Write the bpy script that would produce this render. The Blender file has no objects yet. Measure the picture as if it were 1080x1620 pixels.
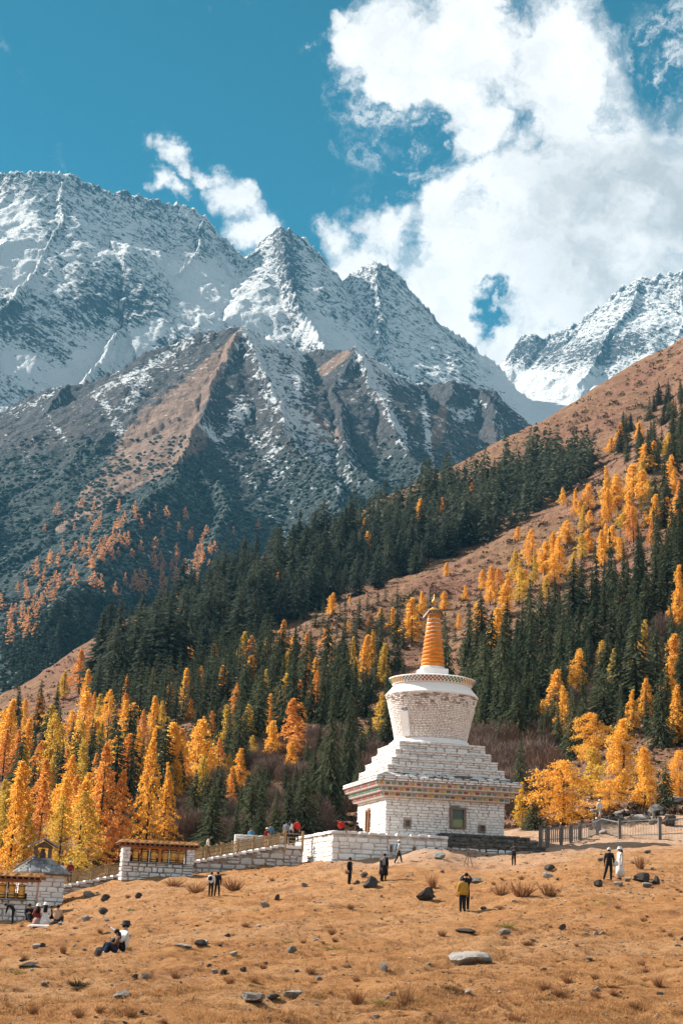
import bpy, bmesh, math, random
import numpy as np
from mathutils import Vector, Matrix

# ------------------------------------------------------------------ camera
scene = bpy.context.scene
COL = scene.collection
FPX, PW, PH = 2400.0, 1080.0, 1620.0
PITCH = math.atan2(1440.0 - 810.0, FPX)
ROLL = math.radians(2.4)
_f = Vector((0, math.cos(PITCH), math.sin(PITCH)))
_r0 = Vector((1, 0, 0))
_u0 = Vector((0, -math.sin(PITCH), math.cos(PITCH)))
_r = _r0 * math.cos(ROLL) + _u0 * math.sin(ROLL)
_u = _u0 * math.cos(ROLL) - _r0 * math.sin(ROLL)
cam_data = bpy.data.cameras.new("camera")
cam = bpy.data.objects.new("camera", cam_data)
COL.objects.link(cam)
cam.matrix_world = Matrix(((_r.x, _u.x, -_f.x, 0), (_r.y, _u.y, -_f.y, 0), (_r.z, _u.z, -_f.z, 0), (0, 0, 0, 1)))
cam_data.sensor_fit = 'VERTICAL'
cam_data.sensor_height = 36.0
cam_data.lens = 36.0 * FPX / PH
cam_data.clip_start = 0.1
cam_data.clip_end = 30000
scene.camera = cam

# ------------------------------------------------------------------ light and exposure
SUN_AZ, SUN_EL = math.radians(-63), math.radians(38)      # azimuth from +Y, clockwise positive
SUN_DIR = Vector((math.sin(SUN_AZ) * math.cos(SUN_EL), math.cos(SUN_AZ) * math.cos(SUN_EL), math.sin(SUN_EL)))
sun_data = bpy.data.lights.new("sun", 'SUN')
sun_data.energy = 5.0
sun_data.angle = math.radians(0.53)
sun_data.color = (1.0, 0.93, 0.83)
sun = bpy.data.objects.new("sun", sun_data)
COL.objects.link(sun)
sun.rotation_euler = SUN_DIR.to_track_quat('Z', 'Y').to_euler()
sun.location = (-300, 200, 400)
scene.view_settings.view_transform = 'Standard'
scene.view_settings.look = 'None'
scene.view_settings.gamma = 1.0
scene.view_settings.use_curve_mapping = False
scene.view_settings.exposure = 1.5
scene.cycles.use_denoising = True
scene.cycles.max_bounces = 6
scene.cycles.diffuse_bounces = 3
scene.cycles.transmission_bounces = 3
scene.cycles.volume_bounces = 0
scene.cycles.sample_clamp_indirect = 6.0
SKY_STRENGTH = 0.15
HAZE_DENSITY = 3.2e-5
HAZE_COLOR = (0.16, 0.56, 0.88, 1)

# ------------------------------------------------------------------ node helper
class NT:
    def __init__(self, tree):
        self.t = tree
        tree.nodes.clear()
    def n(self, typ, ins=None, **props):
        nd = self.t.nodes.new('ShaderNode' + typ)
        for k, v in props.items():
            setattr(nd, k, v)
        for k, v in (ins or {}).items():
            s = nd.inputs[k]
            if isinstance(v, bpy.types.NodeSocket):
                self.t.links.new(v, s)
            elif isinstance(v, bpy.types.Node):
                self.t.links.new(v.outputs[0], s)
            else:
                s.default_value = v
        return nd
    def math(self, op, a, b=0.0, c=None, clamp=False):
        ins = {0: a, 1: b}
        if c is not None:
            ins[2] = c
        return self.n('Math', ins, operation=op, use_clamp=clamp).outputs[0]
    def vmath(self, op, a, b=(0, 0, 0)):
        nd = self.n('VectorMath', {0: a, 1: b}, operation=op)
        return nd.outputs['Value'] if op in ('DISTANCE', 'DOT_PRODUCT', 'LENGTH') else nd.outputs[0]
    def scale(self, v, s):
        nd = self.n('VectorMath', {0: v}, operation='SCALE')
        nd.inputs['Scale'].default_value = s
        return nd.outputs[0]
    def noise(self, vec, scale, detail=4, rough=0.55, dist=0.0, out=0):
        nd = self.n('TexNoise', {'Vector': vec, 'Scale': scale, 'Detail': detail, 'Roughness': rough, 'Distortion': dist})
        return nd.outputs[out]
    def ramp(self, v, a, b, lo=0.0, hi=1.0, smooth=True):
        nd = self.n('MapRange', {'Value': v, 'From Min': a, 'From Max': b, 'To Min': lo, 'To Max': hi},
                    interpolation_type='SMOOTHSTEP' if smooth else 'LINEAR')
        return nd.outputs[0]
    def mix(self, fac, a, b, blend='MIX'):
        nd = self.n('Mix', data_type='RGBA', blend_type=blend)
        for i, v in ((0, fac), (6, a), (7, b)):
            s = nd.inputs[i]
            if isinstance(v, bpy.types.NodeSocket):
                self.t.links.new(v, s)
            else:
                s.default_value = v if not (i and len(v) == 3) else (*v, 1)
        return nd.outputs[2]
    def bump(self, h, strength, dist):
        return self.n('Bump', {'Height': h, 'Strength': strength, 'Distance': dist}).outputs[0]
    def surf(self, color, rough=0.9, normal=None, spec=0.2, **extra):
        ins = {'Base Color': color if isinstance(color, bpy.types.NodeSocket) else (*color[:3], 1), 'Roughness': rough,
               'Specular IOR Level': spec}
        if normal is not None:
            ins['Normal'] = normal
        ins.update(extra)
        b = self.n('BsdfPrincipled', ins)
        return self.out(b.outputs[0])
    def out(self, shader):
        o = self.n('OutputMaterial')
        self.t.links.new(shader, o.inputs[0])
        return o

def new_mat(name):
    m = bpy.data.materials.new(name)
    m.use_nodes = True
    return m, NT(m.node_tree)

def pix_dir(px, py):
    """Azimuth (clockwise from +Y) and tangent of elevation of the line of sight through a point of the photograph."""
    a, b = (px - PW / 2) / FPX, (PH / 2 - py) / FPX
    d = _r * a + _u * b + _f
    h = math.hypot(d.x, d.y)
    return math.atan2(d.x, d.y), d.z / h

def at(px, py, D):
    """World point at horizontal distance D on that line of sight."""
    az, te = pix_dir(px, py)
    return Vector((D * math.sin(az), D * math.cos(az), D * te))

# ------------------------------------------------------------------ sky with clouds
world = bpy.data.worlds.new("World")
scene.world = world
world.use_nodes = True
def build_world():
    w = NT(world.node_tree)
    sky = w.n('TexSky', sky_type='NISHITA', sun_disc=False)
    sky.sun_elevation = SUN_EL
    sky.sun_rotation = SUN_AZ
    sky.altitude = 3200
    sky.air_density = 1.0
    sky.dust_density = 0.4
    sky.ozone_density = 1.5
    teal = w.mix(1.0, sky.outputs[0], (0.043, 0.250, 0.222), 'MULTIPLY')
    d = w.n('TexCoord').outputs['Generated']
    warp = w.n('TexNoise', {'Vector': d, 'Scale': 9.0, 'Detail': 7.0, 'Roughness': 0.62}).outputs['Color']
    warp = w.vmath('SUBTRACT', warp, (0.5, 0.5, 0.5))
    dw = w.vmath('ADD', d, w.scale(warp, 0.10))
    warp2 = w.n('TexNoise', {'Vector': d, 'Scale': 34.0, 'Detail': 6.0, 'Roughness': 0.6}).outputs['Color']
    dw = w.vmath('ADD', dw, w.scale(w.vmath('SUBTRACT', warp2, (0.5, 0.5, 0.5)), 0.035))
    fine = w.noise(dw, 24.0, 9, 0.66)
    big = w.noise(dw, 9.0, 5, 0.6)
    # cumulus masses: direction and angular radius (in units of photo pixels) of each lobe
    lobes = [(640, 85, 88), (570, 75, 48), (740, 70, 120), (860, 100, 150), (930, 250, 200), (1010, 350, 200), (820, 290, 130), (745, 290, 75), (700, 150, 75), (735, 215, 72), (690, 320, 62), (800, 400, 130),
             (690, 380, 92), (620, 350, 70), (560, 410, 62), (530, 385, 30), (690, 470, 110), (800, 560, 90), (900, 450, 170), (1080, 170, 110),
             (1180, 330, 180), (740, 200, 50), (690, 190, 26), (665, 240, 22), (1250, 120, 120),
             (292, 246, 42), (315, 285, 30), (352, 318, 52), (385, 300, 30), (384, 376, 54), (276, 318, 34), (345, 262, 18), (402, 402, 42), (465, 70, 9), (500, 90, 18)]
    m = None
    for px, py, r in lobes:
        az, te = pix_dir(px, py)
        c = Vector((math.sin(az), math.cos(az), te)).normalized()
        dist = w.vmath('DISTANCE', dw, tuple(c))
        v = w.math('MULTIPLY_ADD', dist, -FPX / r * 0.95, 1.0)
        if r < 60:
            v = w.math('MULTIPLY', v, 0.55 + r / 160)
        m = v if m is None else w.n('Math', {0: m, 1: v, 2: 0.25}, operation='SMOOTH_MAX').outputs[0]
    # clear gaps in the mass
    for px, py, r, s in ((764, 490, 29, 0.8), (784, 464, 24, 0.8), (796, 348, 14, 0.9), (590, 250, 85, 0.6), (1075, 60, 95, 0.75), (630, 215, 50, 0.4), (1090, 175, 70, 0.7), (585, 165, 40, 0.5)):
        az, te = pix_dir(px, py)
        c = Vector((math.sin(az), math.cos(az), te)).normalized()
        dist = w.vmath('DISTANCE', dw, tuple(c))
        v = w.math('MULTIPLY_ADD', dist, -FPX / r, 1.15)
        v = w.math('ADD', v, w.math('MULTIPLY', w.math('SUBTRACT', fine, 0.5), 1.3))
        m = w.math('SUBTRACT', m, w.math('MULTIPLY', w.math('MAXIMUM', v, 0.0), s))
    # unseen rest of the sky: same scattered cumulus, cover raised for more fill light
    front = w.ramp(w.vmath('DOT_PRODUCT', d, tuple(_f)), 0.80, 0.90, 1.0, 0.0)
    rest = w.noise(d, 2.1, 6, 0.55)
    rest = w.math('SUBTRACT', w.math('MULTIPLY', w.ramp(rest, 0.41, 0.58), front), 0.15)
    m = w.math('MAXIMUM', m, rest)
    m2 = w.math('ADD', m, w.math('ADD', w.math('MULTIPLY', w.math('SUBTRACT', fine, 0.5), 1.35), w.math('MULTIPLY', w.math('SUBTRACT', big, 0.5), 0.9)))
    alpha = w.ramp(m2, 0.0, 0.55)
    # torn wisps along the edges
    wn = w.ramp(w.noise(dw, 42.0, 8, 0.66), 0.47, 0.70)
    wm = None
    for px, py, r in ((655, 235, 105), (600, 150, 75), (1055, 70, 85), (505, 88, 42), (470, 68, 24), (1065, 190, 70), (764, 452, 40), (478, 325, 16), (700, 300, 60), (350, 265, 26)):
        az, te = pix_dir(px, py)
        c = Vector((math.sin(az), math.cos(az), te)).normalized()
        v = w.math('MULTIPLY_ADD', w.vmath('DISTANCE', dw, tuple(c)), -FPX / r, 1.0)
        wm = v if wm is None else w.math('MAXIMUM', wm, v)
    wisp = w.math('MULTIPLY', w.ramp(wm, 0.0, 0.55), wn)
    alpha = w.math('MAXIMUM', alpha, w.math('MULTIPLY', wisp, 0.85))
    # thick parts of the cloud are greyer than the edges
    az, te = pix_dir(1000, 345)
    c = Vector((math.sin(az), math.cos(az), te)).normalized()
    thick = w.ramp(w.vmath('DISTANCE', dw, tuple(c)), 0.02, 0.115, 1.0, 0.0)
    soft = w.noise(dw, 13.0, 6, 0.55)
    grey = w.math('MULTIPLY', thick, w.ramp(soft, 0.25, 0.62))
    soft2 = w.ramp(w.noise(dw, 30.0, 6, 0.6), 0.42, 0.72)
    grey = w.math('ADD', w.math('MULTIPLY', grey, 0.95), w.math('MULTIPLY', soft2, 0.34), clamp=True)
    ccol = w.mix(grey, (2.75, 2.68, 2.64), (1.35, 1.40, 1.44))
    colr = w.mix(alpha, teal, ccol)
    bg = w.n('Background', {'Color': colr, 'Strength': SKY_STRENGTH})
    o = w.n('OutputWorld')
    w.t.links.new(bg.outputs[0], o.inputs[0])
build_world()

# ------------------------------------------------------------------ numeric helpers
def _hash(ix, iy, seed):
    h = (ix.astype(np.int64) * 374761393 + iy.astype(np.int64) * 668265263 + seed * 974711) & 0xffffffff
    h = ((h ^ (h >> 13)) * 1274126177) & 0xffffffff
    return (h ^ (h >> 16)) & 0xffff
def perlin(x, y, seed=0):
    x0, y0 = np.floor(x), np.floor(y)
    fx, fy = x - x0, y - y0
    u, v = fx * fx * fx * (fx * (fx * 6 - 15) + 10), fy * fy * fy * (fy * (fy * 6 - 15) + 10)
    def g(dx, dy):
        a = _hash(x0 + dx, y0 + dy, seed) * (2 * math.pi / 65536)
        return np.cos(a) * (fx - dx) + np.sin(a) * (fy - dy)
    return 1.5 * ((g(0, 0) * (1 - u) + g(1, 0) * u) * (1 - v) + (g(0, 1) * (1 - u) + g(1, 1) * u) * v)
def fbm(x, y, octs, seed=0, gain=0.5, lac=2.03):
    t, a = 0, 1.0
    for i in range(octs):
        t = t + a * perlin(x, y, seed + i * 7)
        x, y, a = x * lac + 13.7, y * lac - 5.1, a * gain
    return t
def ridged(x, y, octs, seed=0, gain=0.5, lac=2.07):
    t, a, prev = 0, 1.0, 1.0
    for i in range(octs):
        n = 1 - np.abs(perlin(x, y, seed + i * 11))
        n = n * n
        t = t + a * n * prev
        prev = n
        x, y, a = x * lac + 3.3, y * lac + 9.1, a * gain
    return t

def mesh_from_arrays(name, verts, faces, smooth=True):
    """verts (n,3), faces (m,3) or (m,4) arrays."""
    me = bpy.data.meshes.new(name)
    verts = np.asarray(verts, dtype=np.float32)
    faces = np.asarray(faces, dtype=np.int32)
    k = faces.shape[1]
    me.vertices.add(len(verts))
    me.vertices.foreach_set('co', verts.ravel())
    me.loops.add(faces.size)
    me.loops.foreach_set('vertex_index', faces.ravel())
    me.polygons.add(len(faces))
    me.polygons.foreach_set('loop_start', np.arange(0, faces.size, k, dtype=np.int32))
    me.polygons.foreach_set('use_smooth', np.full(len(faces), smooth, dtype=bool))
    me.update(calc_edges=True)
    me.validate()
    return me
def grid_faces(nr, nc):
    i = np.arange(nr * nc).reshape(nr, nc)
    return np.stack([i[:-1, :-1], i[:-1, 1:], i[1:, 1:], i[1:, :-1]], -1).reshape(-1, 4)
def link(name, me, mat=None, parent=None, loc=None):
    o = bpy.data.objects.new(name, me)
    COL.objects.link(o)
    if mat is not None and me is not None:
        for m in (mat if isinstance(mat, (list, tuple)) else [mat]):
            me.materials.append(m)
    if parent is not None:
        o.parent = parent
    if loc is not None:
        o.location = loc
    return o
def tag(o, label=None, cat=None, group=None, kind=None):
    if label: o['label'] = label
    if cat: o['category'] = cat
    if group: o['group'] = group
    if kind: o['kind'] = kind
    return o
# ------------------------------------------------------------------ the near ground: meadow and hillside
KNOTS = [  # photo x, photo y, distance in metres
 (-150,1640,24),(-150,1560,40),(-150,1510,55),(-150,1478,80),(-150,1455,105),(-150,1440,125),
 (0,1620,26),(0,1560,38),(0,1512,53),(0,1480,78),(0,1460,100),(0,1440,116),
 (190,1620,26),(190,1560,37),(190,1508,51),(190,1462,75),(190,1425,98),(190,1397,117),
 (400,1620,26),(400,1560,36),(400,1500,50),(400,1450,72),(400,1414,96),(400,1385,114),(400,1372,124),
 (600,1620,26),(600,1560,35),(600,1500,48),(600,1445,70),(600,1399,91),(600,1370,110),(600,1352,119),
 (740,1620,26),(740,1560,34),(740,1500,47),(740,1443,69),(740,1404,88),(740,1368,110),(740,1343,122),
 (900,1620,26),(900,1560,34),(900,1500,46),(900,1440,66),(900,1394,84),(900,1358,106),(900,1332,128),
 (1080,1620,26),(1080,1555,35),(1080,1500,46),(1080,1434,68),(1080,1384,90),(1080,1348,112),(1080,1318,132),
 (1230,1620,26),(1230,1545,36),(1230,1490,46),(1230,1424,68),(1230,1374,90),(1230,1338,112),(1230,1308,132),
 (520,1367,113),(460,1372,122),(697,1347,114),(830,1338,126),
 # behind the buildings
 (-150,1430,150),(-150,1400,185),(-150,1340,240),(-150,1270,330),(-150,1220,460),
 (0,1415,145),(0,1388,172),(0,1335,215),(0,1265,275),(0,1205,345),(0,1155,430),(0,1125,530),
 (200,1376,140),(200,1345,165),(200,1285,212),(200,1205,282),(200,1135,370),(200,1085,455),(200,1045,550),
 (400,1350,142),(400,1315,165),(400,1245,220),(400,1160,290),(400,1090,365),(400,1040,430),
 (600,1342,138),(600,1305,160),(600,1232,210),(600,1140,285),(600,1050,370),(600,985,440),
 (740,1325,140),(740,1290,160),(740,1215,205),(740,1130,262),(740,1060,322),
 (900,1300,142),(900,1262,165),(900,1190,215),(900,1105,275),(900,1010,340),(900,940,388),
 (1080,1285,144),(1080,1235,170),(1080,1160,220),(1080,1060,280),(1080,960,340),(1080,870,390),
 (1230,1270,146),(1230,1210,175),(1230,1120,225),(1230,1000,290),(1230,880,350),(1230,780,400),
 # third spur and the hollow behind it
 (640,1062,365),(730,1000,388),(790,955,402),(870,907,415),(920,876,424),(1000,832,436),(1080,795,450),(1230,720,470),
 (730,1010,415),(790,965,430),(870,915,445),(920,882,455),(1000,838,468),(1080,800,482),
 # second spur (bare crest in front of the fir wood) and the hollow behind it
 (440,1010,470),(492,980,482),(560,950,498),(615,937,508),(660,915,516),(735,882,532),(810,842,550),(900,792,575),(980,745,598),(1060,690,620),(1230,590,660),
 (440,1012,505),(492,988,520),(560,962,536),(660,930,556),(735,898,572),(810,860,590),(900,808,612),(980,755,635),
 # first spur: the skyline of the hill
 (300,985,640),(450,930,690),(600,860,740),(750,790,790),(900,720,830),(1050,630,880),
 (-150,1185,640),(0,1105,660),(100,1045,690),(200,990,730),(330,925,775),(420,882,810),(500,848,840),(600,795,880),(680,755,915),(780,705,950),
 (850,668,975),(950,608,1005),(1000,578,1020),(1080,536,1050),(1230,455,1100),
 (-150,1220,740),(0,1150,760),(200,1050,850),(420,950,930),(600,870,1010),(780,785,1090),(950,700,1150),(1080,640,1200),(1230,580,1260),
]
ka, kt, kl = [], [], []
for px, py, D in KNOTS:
    a, t = pix_dir(px, py)
    ka.append(a); kt.append(t); kl.append(math.log(D))
ka, kt, kl = np.array(ka), np.array(kt), np.array(kl)
_AZS = 4.0
def _tps(r2):
    return 0.5 * r2 * np.log(np.maximum(r2, 1e-12))
def _fit():
    X = np.stack([ka * _AZS, kl], 1)
    n = len(X)
    K = _tps(((X[:, None] - X[None]) ** 2).sum(-1)) + np.eye(n) * 2e-4
    P = np.concatenate([np.ones((n, 1)), X], 1)
    A = np.block([[K, P], [P.T, np.zeros((3, 3))]])
    s = np.linalg.solve(A, np.concatenate([kt, np.zeros(3)]))
    return X, s[:n], s[n:]
_X, _wts, _lin = _fit()
def ground_tan(az, ld):
    q = np.stack([np.clip(az, -0.36, 0.36).ravel() * _AZS, np.minimum(ld, math.log(1350)).ravel()], 1)
    out = np.empty(len(q))
    for i in range(0, len(q), 20000):
        b = q[i:i + 20000]
        out[i:i + 20000] = _tps(((b[:, None] - _X[None]) ** 2).sum(-1)) @ _wts + _lin[0] + b @ _lin[1:]
    return out.reshape(az.shape)
def relief(x, y, D):
    """small-scale relief in metres"""
    near = np.clip((165 - D) / 30, 0, 1)
    far = 1 - near
    z = near * (0.17 * fbm(x / 7.0, y / 7.0, 3, 3) + 0.10 * fbm(x / 1.3, y / 1.3, 3, 9) + 0.20 * np.abs(fbm(x / 3.1, y / 2.1, 3, 21)))
    z = z + far * (2.4 * fbm(x / 38.0, y / 38.0, 4, 5) + 0.5 * fbm(x / 5.0, y / 5.0, 3, 6))
    return z
NA, ND = 620, 760
def _axis():
    core = np.linspace(-0.262, 0.262, 521)
    wing = 0.262 + np.cumsum(np.linspace(0.0012, 0.014, 50))
    return np.concatenate([-wing[::-1], core, wing])
G_AZ = _axis()
G_LD = np.concatenate([np.linspace(math.log(4), math.log(24), 60)[:-1], np.linspace(math.log(24), math.log(140), 420)[:-1], np.linspace(math.log(140), math.log(1300), 330)])
def _build_ground():
    A, L = np.meshgrid(G_AZ, G_LD)          # rows: distance
    ca = np.linspace(G_AZ[0], G_AZ[-1], 320); cl = np.linspace(G_LD[0], G_LD[-1], 360)
    CA, CL = np.meshgrid(ca, cl)
    CT = ground_tan(CA, CL)
    # bilinear sampling of the fitted sheet on the working grid
    fa = np.clip((A - ca[0]) / (ca[1] - ca[0]), 0, len(ca) - 1.001); fl = np.clip((L - cl[0]) / (cl[1] - cl[0]), 0, len(cl) - 1.001)
    ia, il = fa.astype(int), fl.astype(int); fa, fl = fa - ia, fl - il
    T = (CT[il, ia] * (1 - fa) + CT[il, ia + 1] * fa) * (1 - fl) + (CT[il + 1, ia] * (1 - fa) + CT[il + 1, ia + 1] * fa) * fl
    D = np.exp(L)
    X, Y = D * np.sin(A), D * np.cos(A)
    Z = T * D + relief(X, Y, D)
    return X, Y, Z, D
GX, GY, GZ, GD = _build_ground()
GT = GZ / GD
def ground_z(x, y):
    az, ld = math.atan2(x, y), math.log(max(4.01, math.hypot(x, y)))
    j = int(np.clip(np.searchsorted(G_AZ, az) - 1, 0, len(G_AZ) - 2)); i = int(np.clip(np.searchsorted(G_LD, ld) - 1, 0, len(G_LD) - 2))
    fa = (az - G_AZ[j]) / (G_AZ[j + 1] - G_AZ[j]); fl = (ld - G_LD[i]) / (G_LD[i + 1] - G_LD[i])
    fa, fl = min(max(fa, 0), 1), min(max(fl, 0), 1)
    return float((GZ[i, j] * (1 - fa) + GZ[i, j + 1] * fa) * (1 - fl) + (GZ[i + 1, j] * (1 - fa) + GZ[i + 1, j + 1] * fa) * fl)
def hit(px, py, dmin=12.0):
    """Where the line of sight through a photo point meets the near ground; None if it passes above it."""
    az, te = pix_dir(px, py)
    j = int(np.clip(np.searchsorted(G_AZ, az) - 1, 0, len(G_AZ) - 2))
    fa = (az - G_AZ[j]) / (G_AZ[j + 1] - G_AZ[j])
    col = GT[:, j] * (1 - fa) + GT[:, j + 1] * fa
    i0 = int(np.searchsorted(G_LD, math.log(dmin)))
    k = np.nonzero(col[i0:] >= te)[0]
    if not len(k):
        return None
    i = i0 + int(k[0])
    if i == i0:
        D = math.exp(G_LD[i])
    else:
        f = (te - col[i - 1]) / (col[i] - col[i - 1])
        D = math.exp(G_LD[i - 1] + (G_LD[i] - G_LD[i - 1]) * f)
    x, y = D * math.sin(az), D * math.cos(az)
    return Vector((x, y, ground_z(x, y)))
SPLIT = int(np.searchsorted(G_LD, math.log(141)))

def mat_meadow():
    m, t = new_mat("dry_grass_ground")
    g = t.n('NewGeometry'); p = g.outputs['Position']
    big = t.noise(p, 0.12, 4, 0.6)
    mid = t.noise(p, 0.9, 5, 0.65)
    fine = t.noise(p, 9.0, 6, 0.7)
    col = t.mix(t.ramp(mid, 0.3, 0.7), (0.295, 0.136, 0.054), (0.41, 0.205, 0.083))
    col = t.mix(t.ramp(big, 0.42, 0.62), col, (0.385, 0.21, 0.10))
    col = t.mix(t.ramp(fine, 0.52, 0.72, 0, 0.75), col, (0.21, 0.085, 0.032))
    col = t.mix(t.ramp(t.noise(p, 22, 4, 0.7), 0.55, 0.72, 0, 0.55), col, (0.52, 0.32, 0.15))
    col = t.mix(t.ramp(t.noise(p, 2.6, 5, 0.7), 0.52, 0.68, 0, 0.75), col, (0.165, 0.07, 0.032))
    col = t.mix(t.ramp(t.noise(p, 5.5, 4, 0.8), 0.56, 0.66, 0, 0.7), col, (0.125, 0.055, 0.026))  # dark speckles: cast shade of small hollows painted into the ground colour
    # trodden, paler earth towards the shrine
    sep = t.n('SeparateXYZ', {0: p})
    far = t.ramp(t.math('ADD', sep.outputs[1], t.math('MULTIPLY', t.noise(p, 0.07, 4, 0.6), 40.0)), 118, 138)
    right = t.ramp(sep.outputs[0], -4, 6)
    worn = t.math('MULTIPLY', t.math('MULTIPLY', far, right), t.ramp(mid, 0.25, 0.6, 0.45, 1.0))
    col = t.mix(worn, col, (0.40, 0.27, 0.19))
    # brown-red bare scars and some greener tufts
    scar = t.ramp(t.noise(p, 0.33, 5, 0.72), 0.54, 0.68)
    col = t.mix(t.math('MULTIPLY', scar, 0.7), col, (0.17, 0.075, 0.04))
    green = t.math('MULTIPLY', t.ramp(t.noise(p, 0.21, 3, 0.6), 0.64, 0.74), t.ramp(fine, 0.4, 0.6))
    col = t.mix(t.math('MULTIPLY', green, 0.5), col, (0.22, 0.19, 0.05))
    h = t.math('ADD', t.math('MULTIPLY', fine, 0.7), t.math('MULTIPLY', t.noise(p, 34, 3, 0.7), 0.4))
    t.surf(col, 0.95, t.bump(h, 1.0, 0.2), spec=0.05)
    return m
def mat_hillside():
    m, t = new_mat("hillside_autumn_turf")
    g = t.n('NewGeometry'); p = g.outputs['Position']
    a = t.noise(p, 0.018, 5, 0.6); b = t.noise(p, 0.11, 6, 0.68); c = t.noise(p, 0.6, 5, 0.7)
    col = t.mix(t.ramp(b, 0.32, 0.68), (0.145, 0.078, 0.046), (0.255, 0.148, 0.088))
    col = t.mix(t.ramp(a, 0.45, 0.68, 0, 0.7), col, (0.21, 0.10, 0.072))
    col = t.mix(t.ramp(c, 0.50, 0.64, 0, 0.9), col, (0.085, 0.052, 0.036))
    col = t.mix(t.ramp(t.noise(p, 1.9, 4, 0.7), 0.55, 0.7, 0, 0.6), col, (0.36, 0.215, 0.14))
    sep = t.n('SeparateXYZ', {0: p})
    stretched = t.n('CombineXYZ', {0: t.math('MULTIPLY', sep.outputs[0], 0.02), 1: t.math('MULTIPLY', sep.outputs[1], 0.02), 2: t.math('MULTIPLY', sep.outputs[2], 0.11)})
    band = t.noise(stretched, 2.0, 5, 0.6)
    col = t.mix(t.ramp(band, 0.55, 0.68, 0, 0.5), col, (0.12, 0.062, 0.05))
    dots = t.ramp(t.noise(p, 0.33, 3, 0.6), 0.64, 0.70)
    col = t.mix(t.math('MULTIPLY', dots, 0.8), col, (0.05, 0.042, 0.03))
    h = t.math('ADD', c, t.math('MULTIPLY', b, 1.6))
    t.surf(col, 0.95, t.bump(h, 1.0, 1.9), spec=0.05)
    return m
def _sheet(name, i0, i1, mat):
    v = np.stack([GX[i0:i1], GY[i0:i1], GZ[i0:i1]], -1).reshape(-1, 3)
    o = link(name, mesh_from_arrays(name, v, grid_faces(i1 - i0, GX.shape[1])), mat)
    tag(o, kind='structure')
    return o
meadow = _sheet('meadow', 0, SPLIT + 1, mat_meadow())
hillside = _sheet('hillside', SPLIT, len(G_LD), mat_hillside())

# ------------------------------------------------------------------ mountains: tents over traced ridge lines, with gullies running down from each ridge
def mountain(polys, floor, dmin, dmax, nd, amp, wl, seed, reach, jag, wander, az_core=0.262, na=540):
    core = np.linspace(-az_core, az_core, na)
    wing = az_core + np.cumsum(np.linspace(0.002, 0.03, 26))
    az = np.concatenate([-wing[::-1], core, wing])
    D1 = np.linspace(dmin, dmax, nd)
    A, D = np.meshgrid(az, D1)
    X, Y = D * np.sin(A), D * np.cos(A)
    # slight wandering so that ridges are not ruled lines
    wx = X + wl * wander * fbm(X / wl, Y / wl, 4, seed + 50); wy = Y + wl * wander * fbm(X / wl, Y / wl, 4, seed + 80)
    Z = np.full(X.shape, -1e9); S = np.zeros(X.shape); DI = np.zeros(X.shape)
    off = 0.0
    for pts, slope in polys:
        k0 = reach if slope < 0 else 1.0
        slope = abs(slope)
        P = [at(x, y, pts[0][2] + (d - pts[0][2]) * k0) for x, y, d in pts]
        s0 = off
        for a, b in zip(P[:-1], P[1:]):
            ax, ay, bx, by = a.x, a.y, b.x, b.y
            L2 = (bx - ax) ** 2 + (by - ay) ** 2 + 1e-6
            t = np.clip(((wx - ax) * (bx - ax) + (wy - ay) * (by - ay)) / L2, 0, 1)
            dx, dy = wx - (ax + t * (bx - ax)), wy - (ay + t * (by - ay))
            d = np.sqrt(dx * dx + dy * dy)
            z = a.z + t * (b.z - a.z) - slope * d * (0.80 + 0.55 * np.exp(-d / (wl * 0.35)))
            k = z > Z
            Z = np.where(k, z, Z); DI = np.where(k, d, DI)
            S = np.where(k, s0 + t * math.sqrt(L2), S)
            s0 += math.sqrt(L2)
        off += 977.0
    S = S + wl * 0.16 * fbm(X / (wl * 0.5), Y / (wl * 0.5), 3, seed + 31)
    g = np.clip(DI / (wl * 0.9), 0, 1)
    flute = ridged(S / (wl * 0.62), DI / (wl * 4.0), 3, seed + 5) - 0.8
    flute2 = ridged(S / (wl * 0.20), DI / (wl * 1.4), 2, seed + 6) - 0.7
    Z = Z + amp * (0.55 * g * flute + jag * np.clip(g * 3, 0.10, 1) * flute2)
    Z = Z + amp * jag * np.exp(-DI / (wl * 0.12)) * (ridged(X / (wl * 0.10), Y / (wl * 0.10), 4, seed + 9, 0.6) - 0.8)
    Z = Z + amp * 0.42 * (ridged(X / wl, Y / wl, 6, seed + 1, 0.47) - 0.9) * (0.15 + 0.85 * g) + amp * 0.17 * fbm(X / (wl * 0.09), Y / (wl * 0.09), 4, seed + 2, 0.6)
    F = floor(X, Y, D) + amp * 0.25 * fbm(X / wl, Y / wl, 4, seed + 3)
    k = amp * 0.5
    h = np.clip(0.5 + 0.5 * (Z - F) / k, 0, 1)
    Z = F * (1 - h) + Z * h + k * h * (1 - h)
    Z = Z - np.clip((dmin + 300 - D) / 300, 0, 1) ** 2 * 330
    return X, Y, Z, az, D1
def floor_line(pts):
    pts = [(D, pix_dir(540, y)[1] * D) for D, y in pts]
    return lambda X, Y, D: np.interp(D, [p[0] for p in pts], [p[1] for p in pts])
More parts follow.
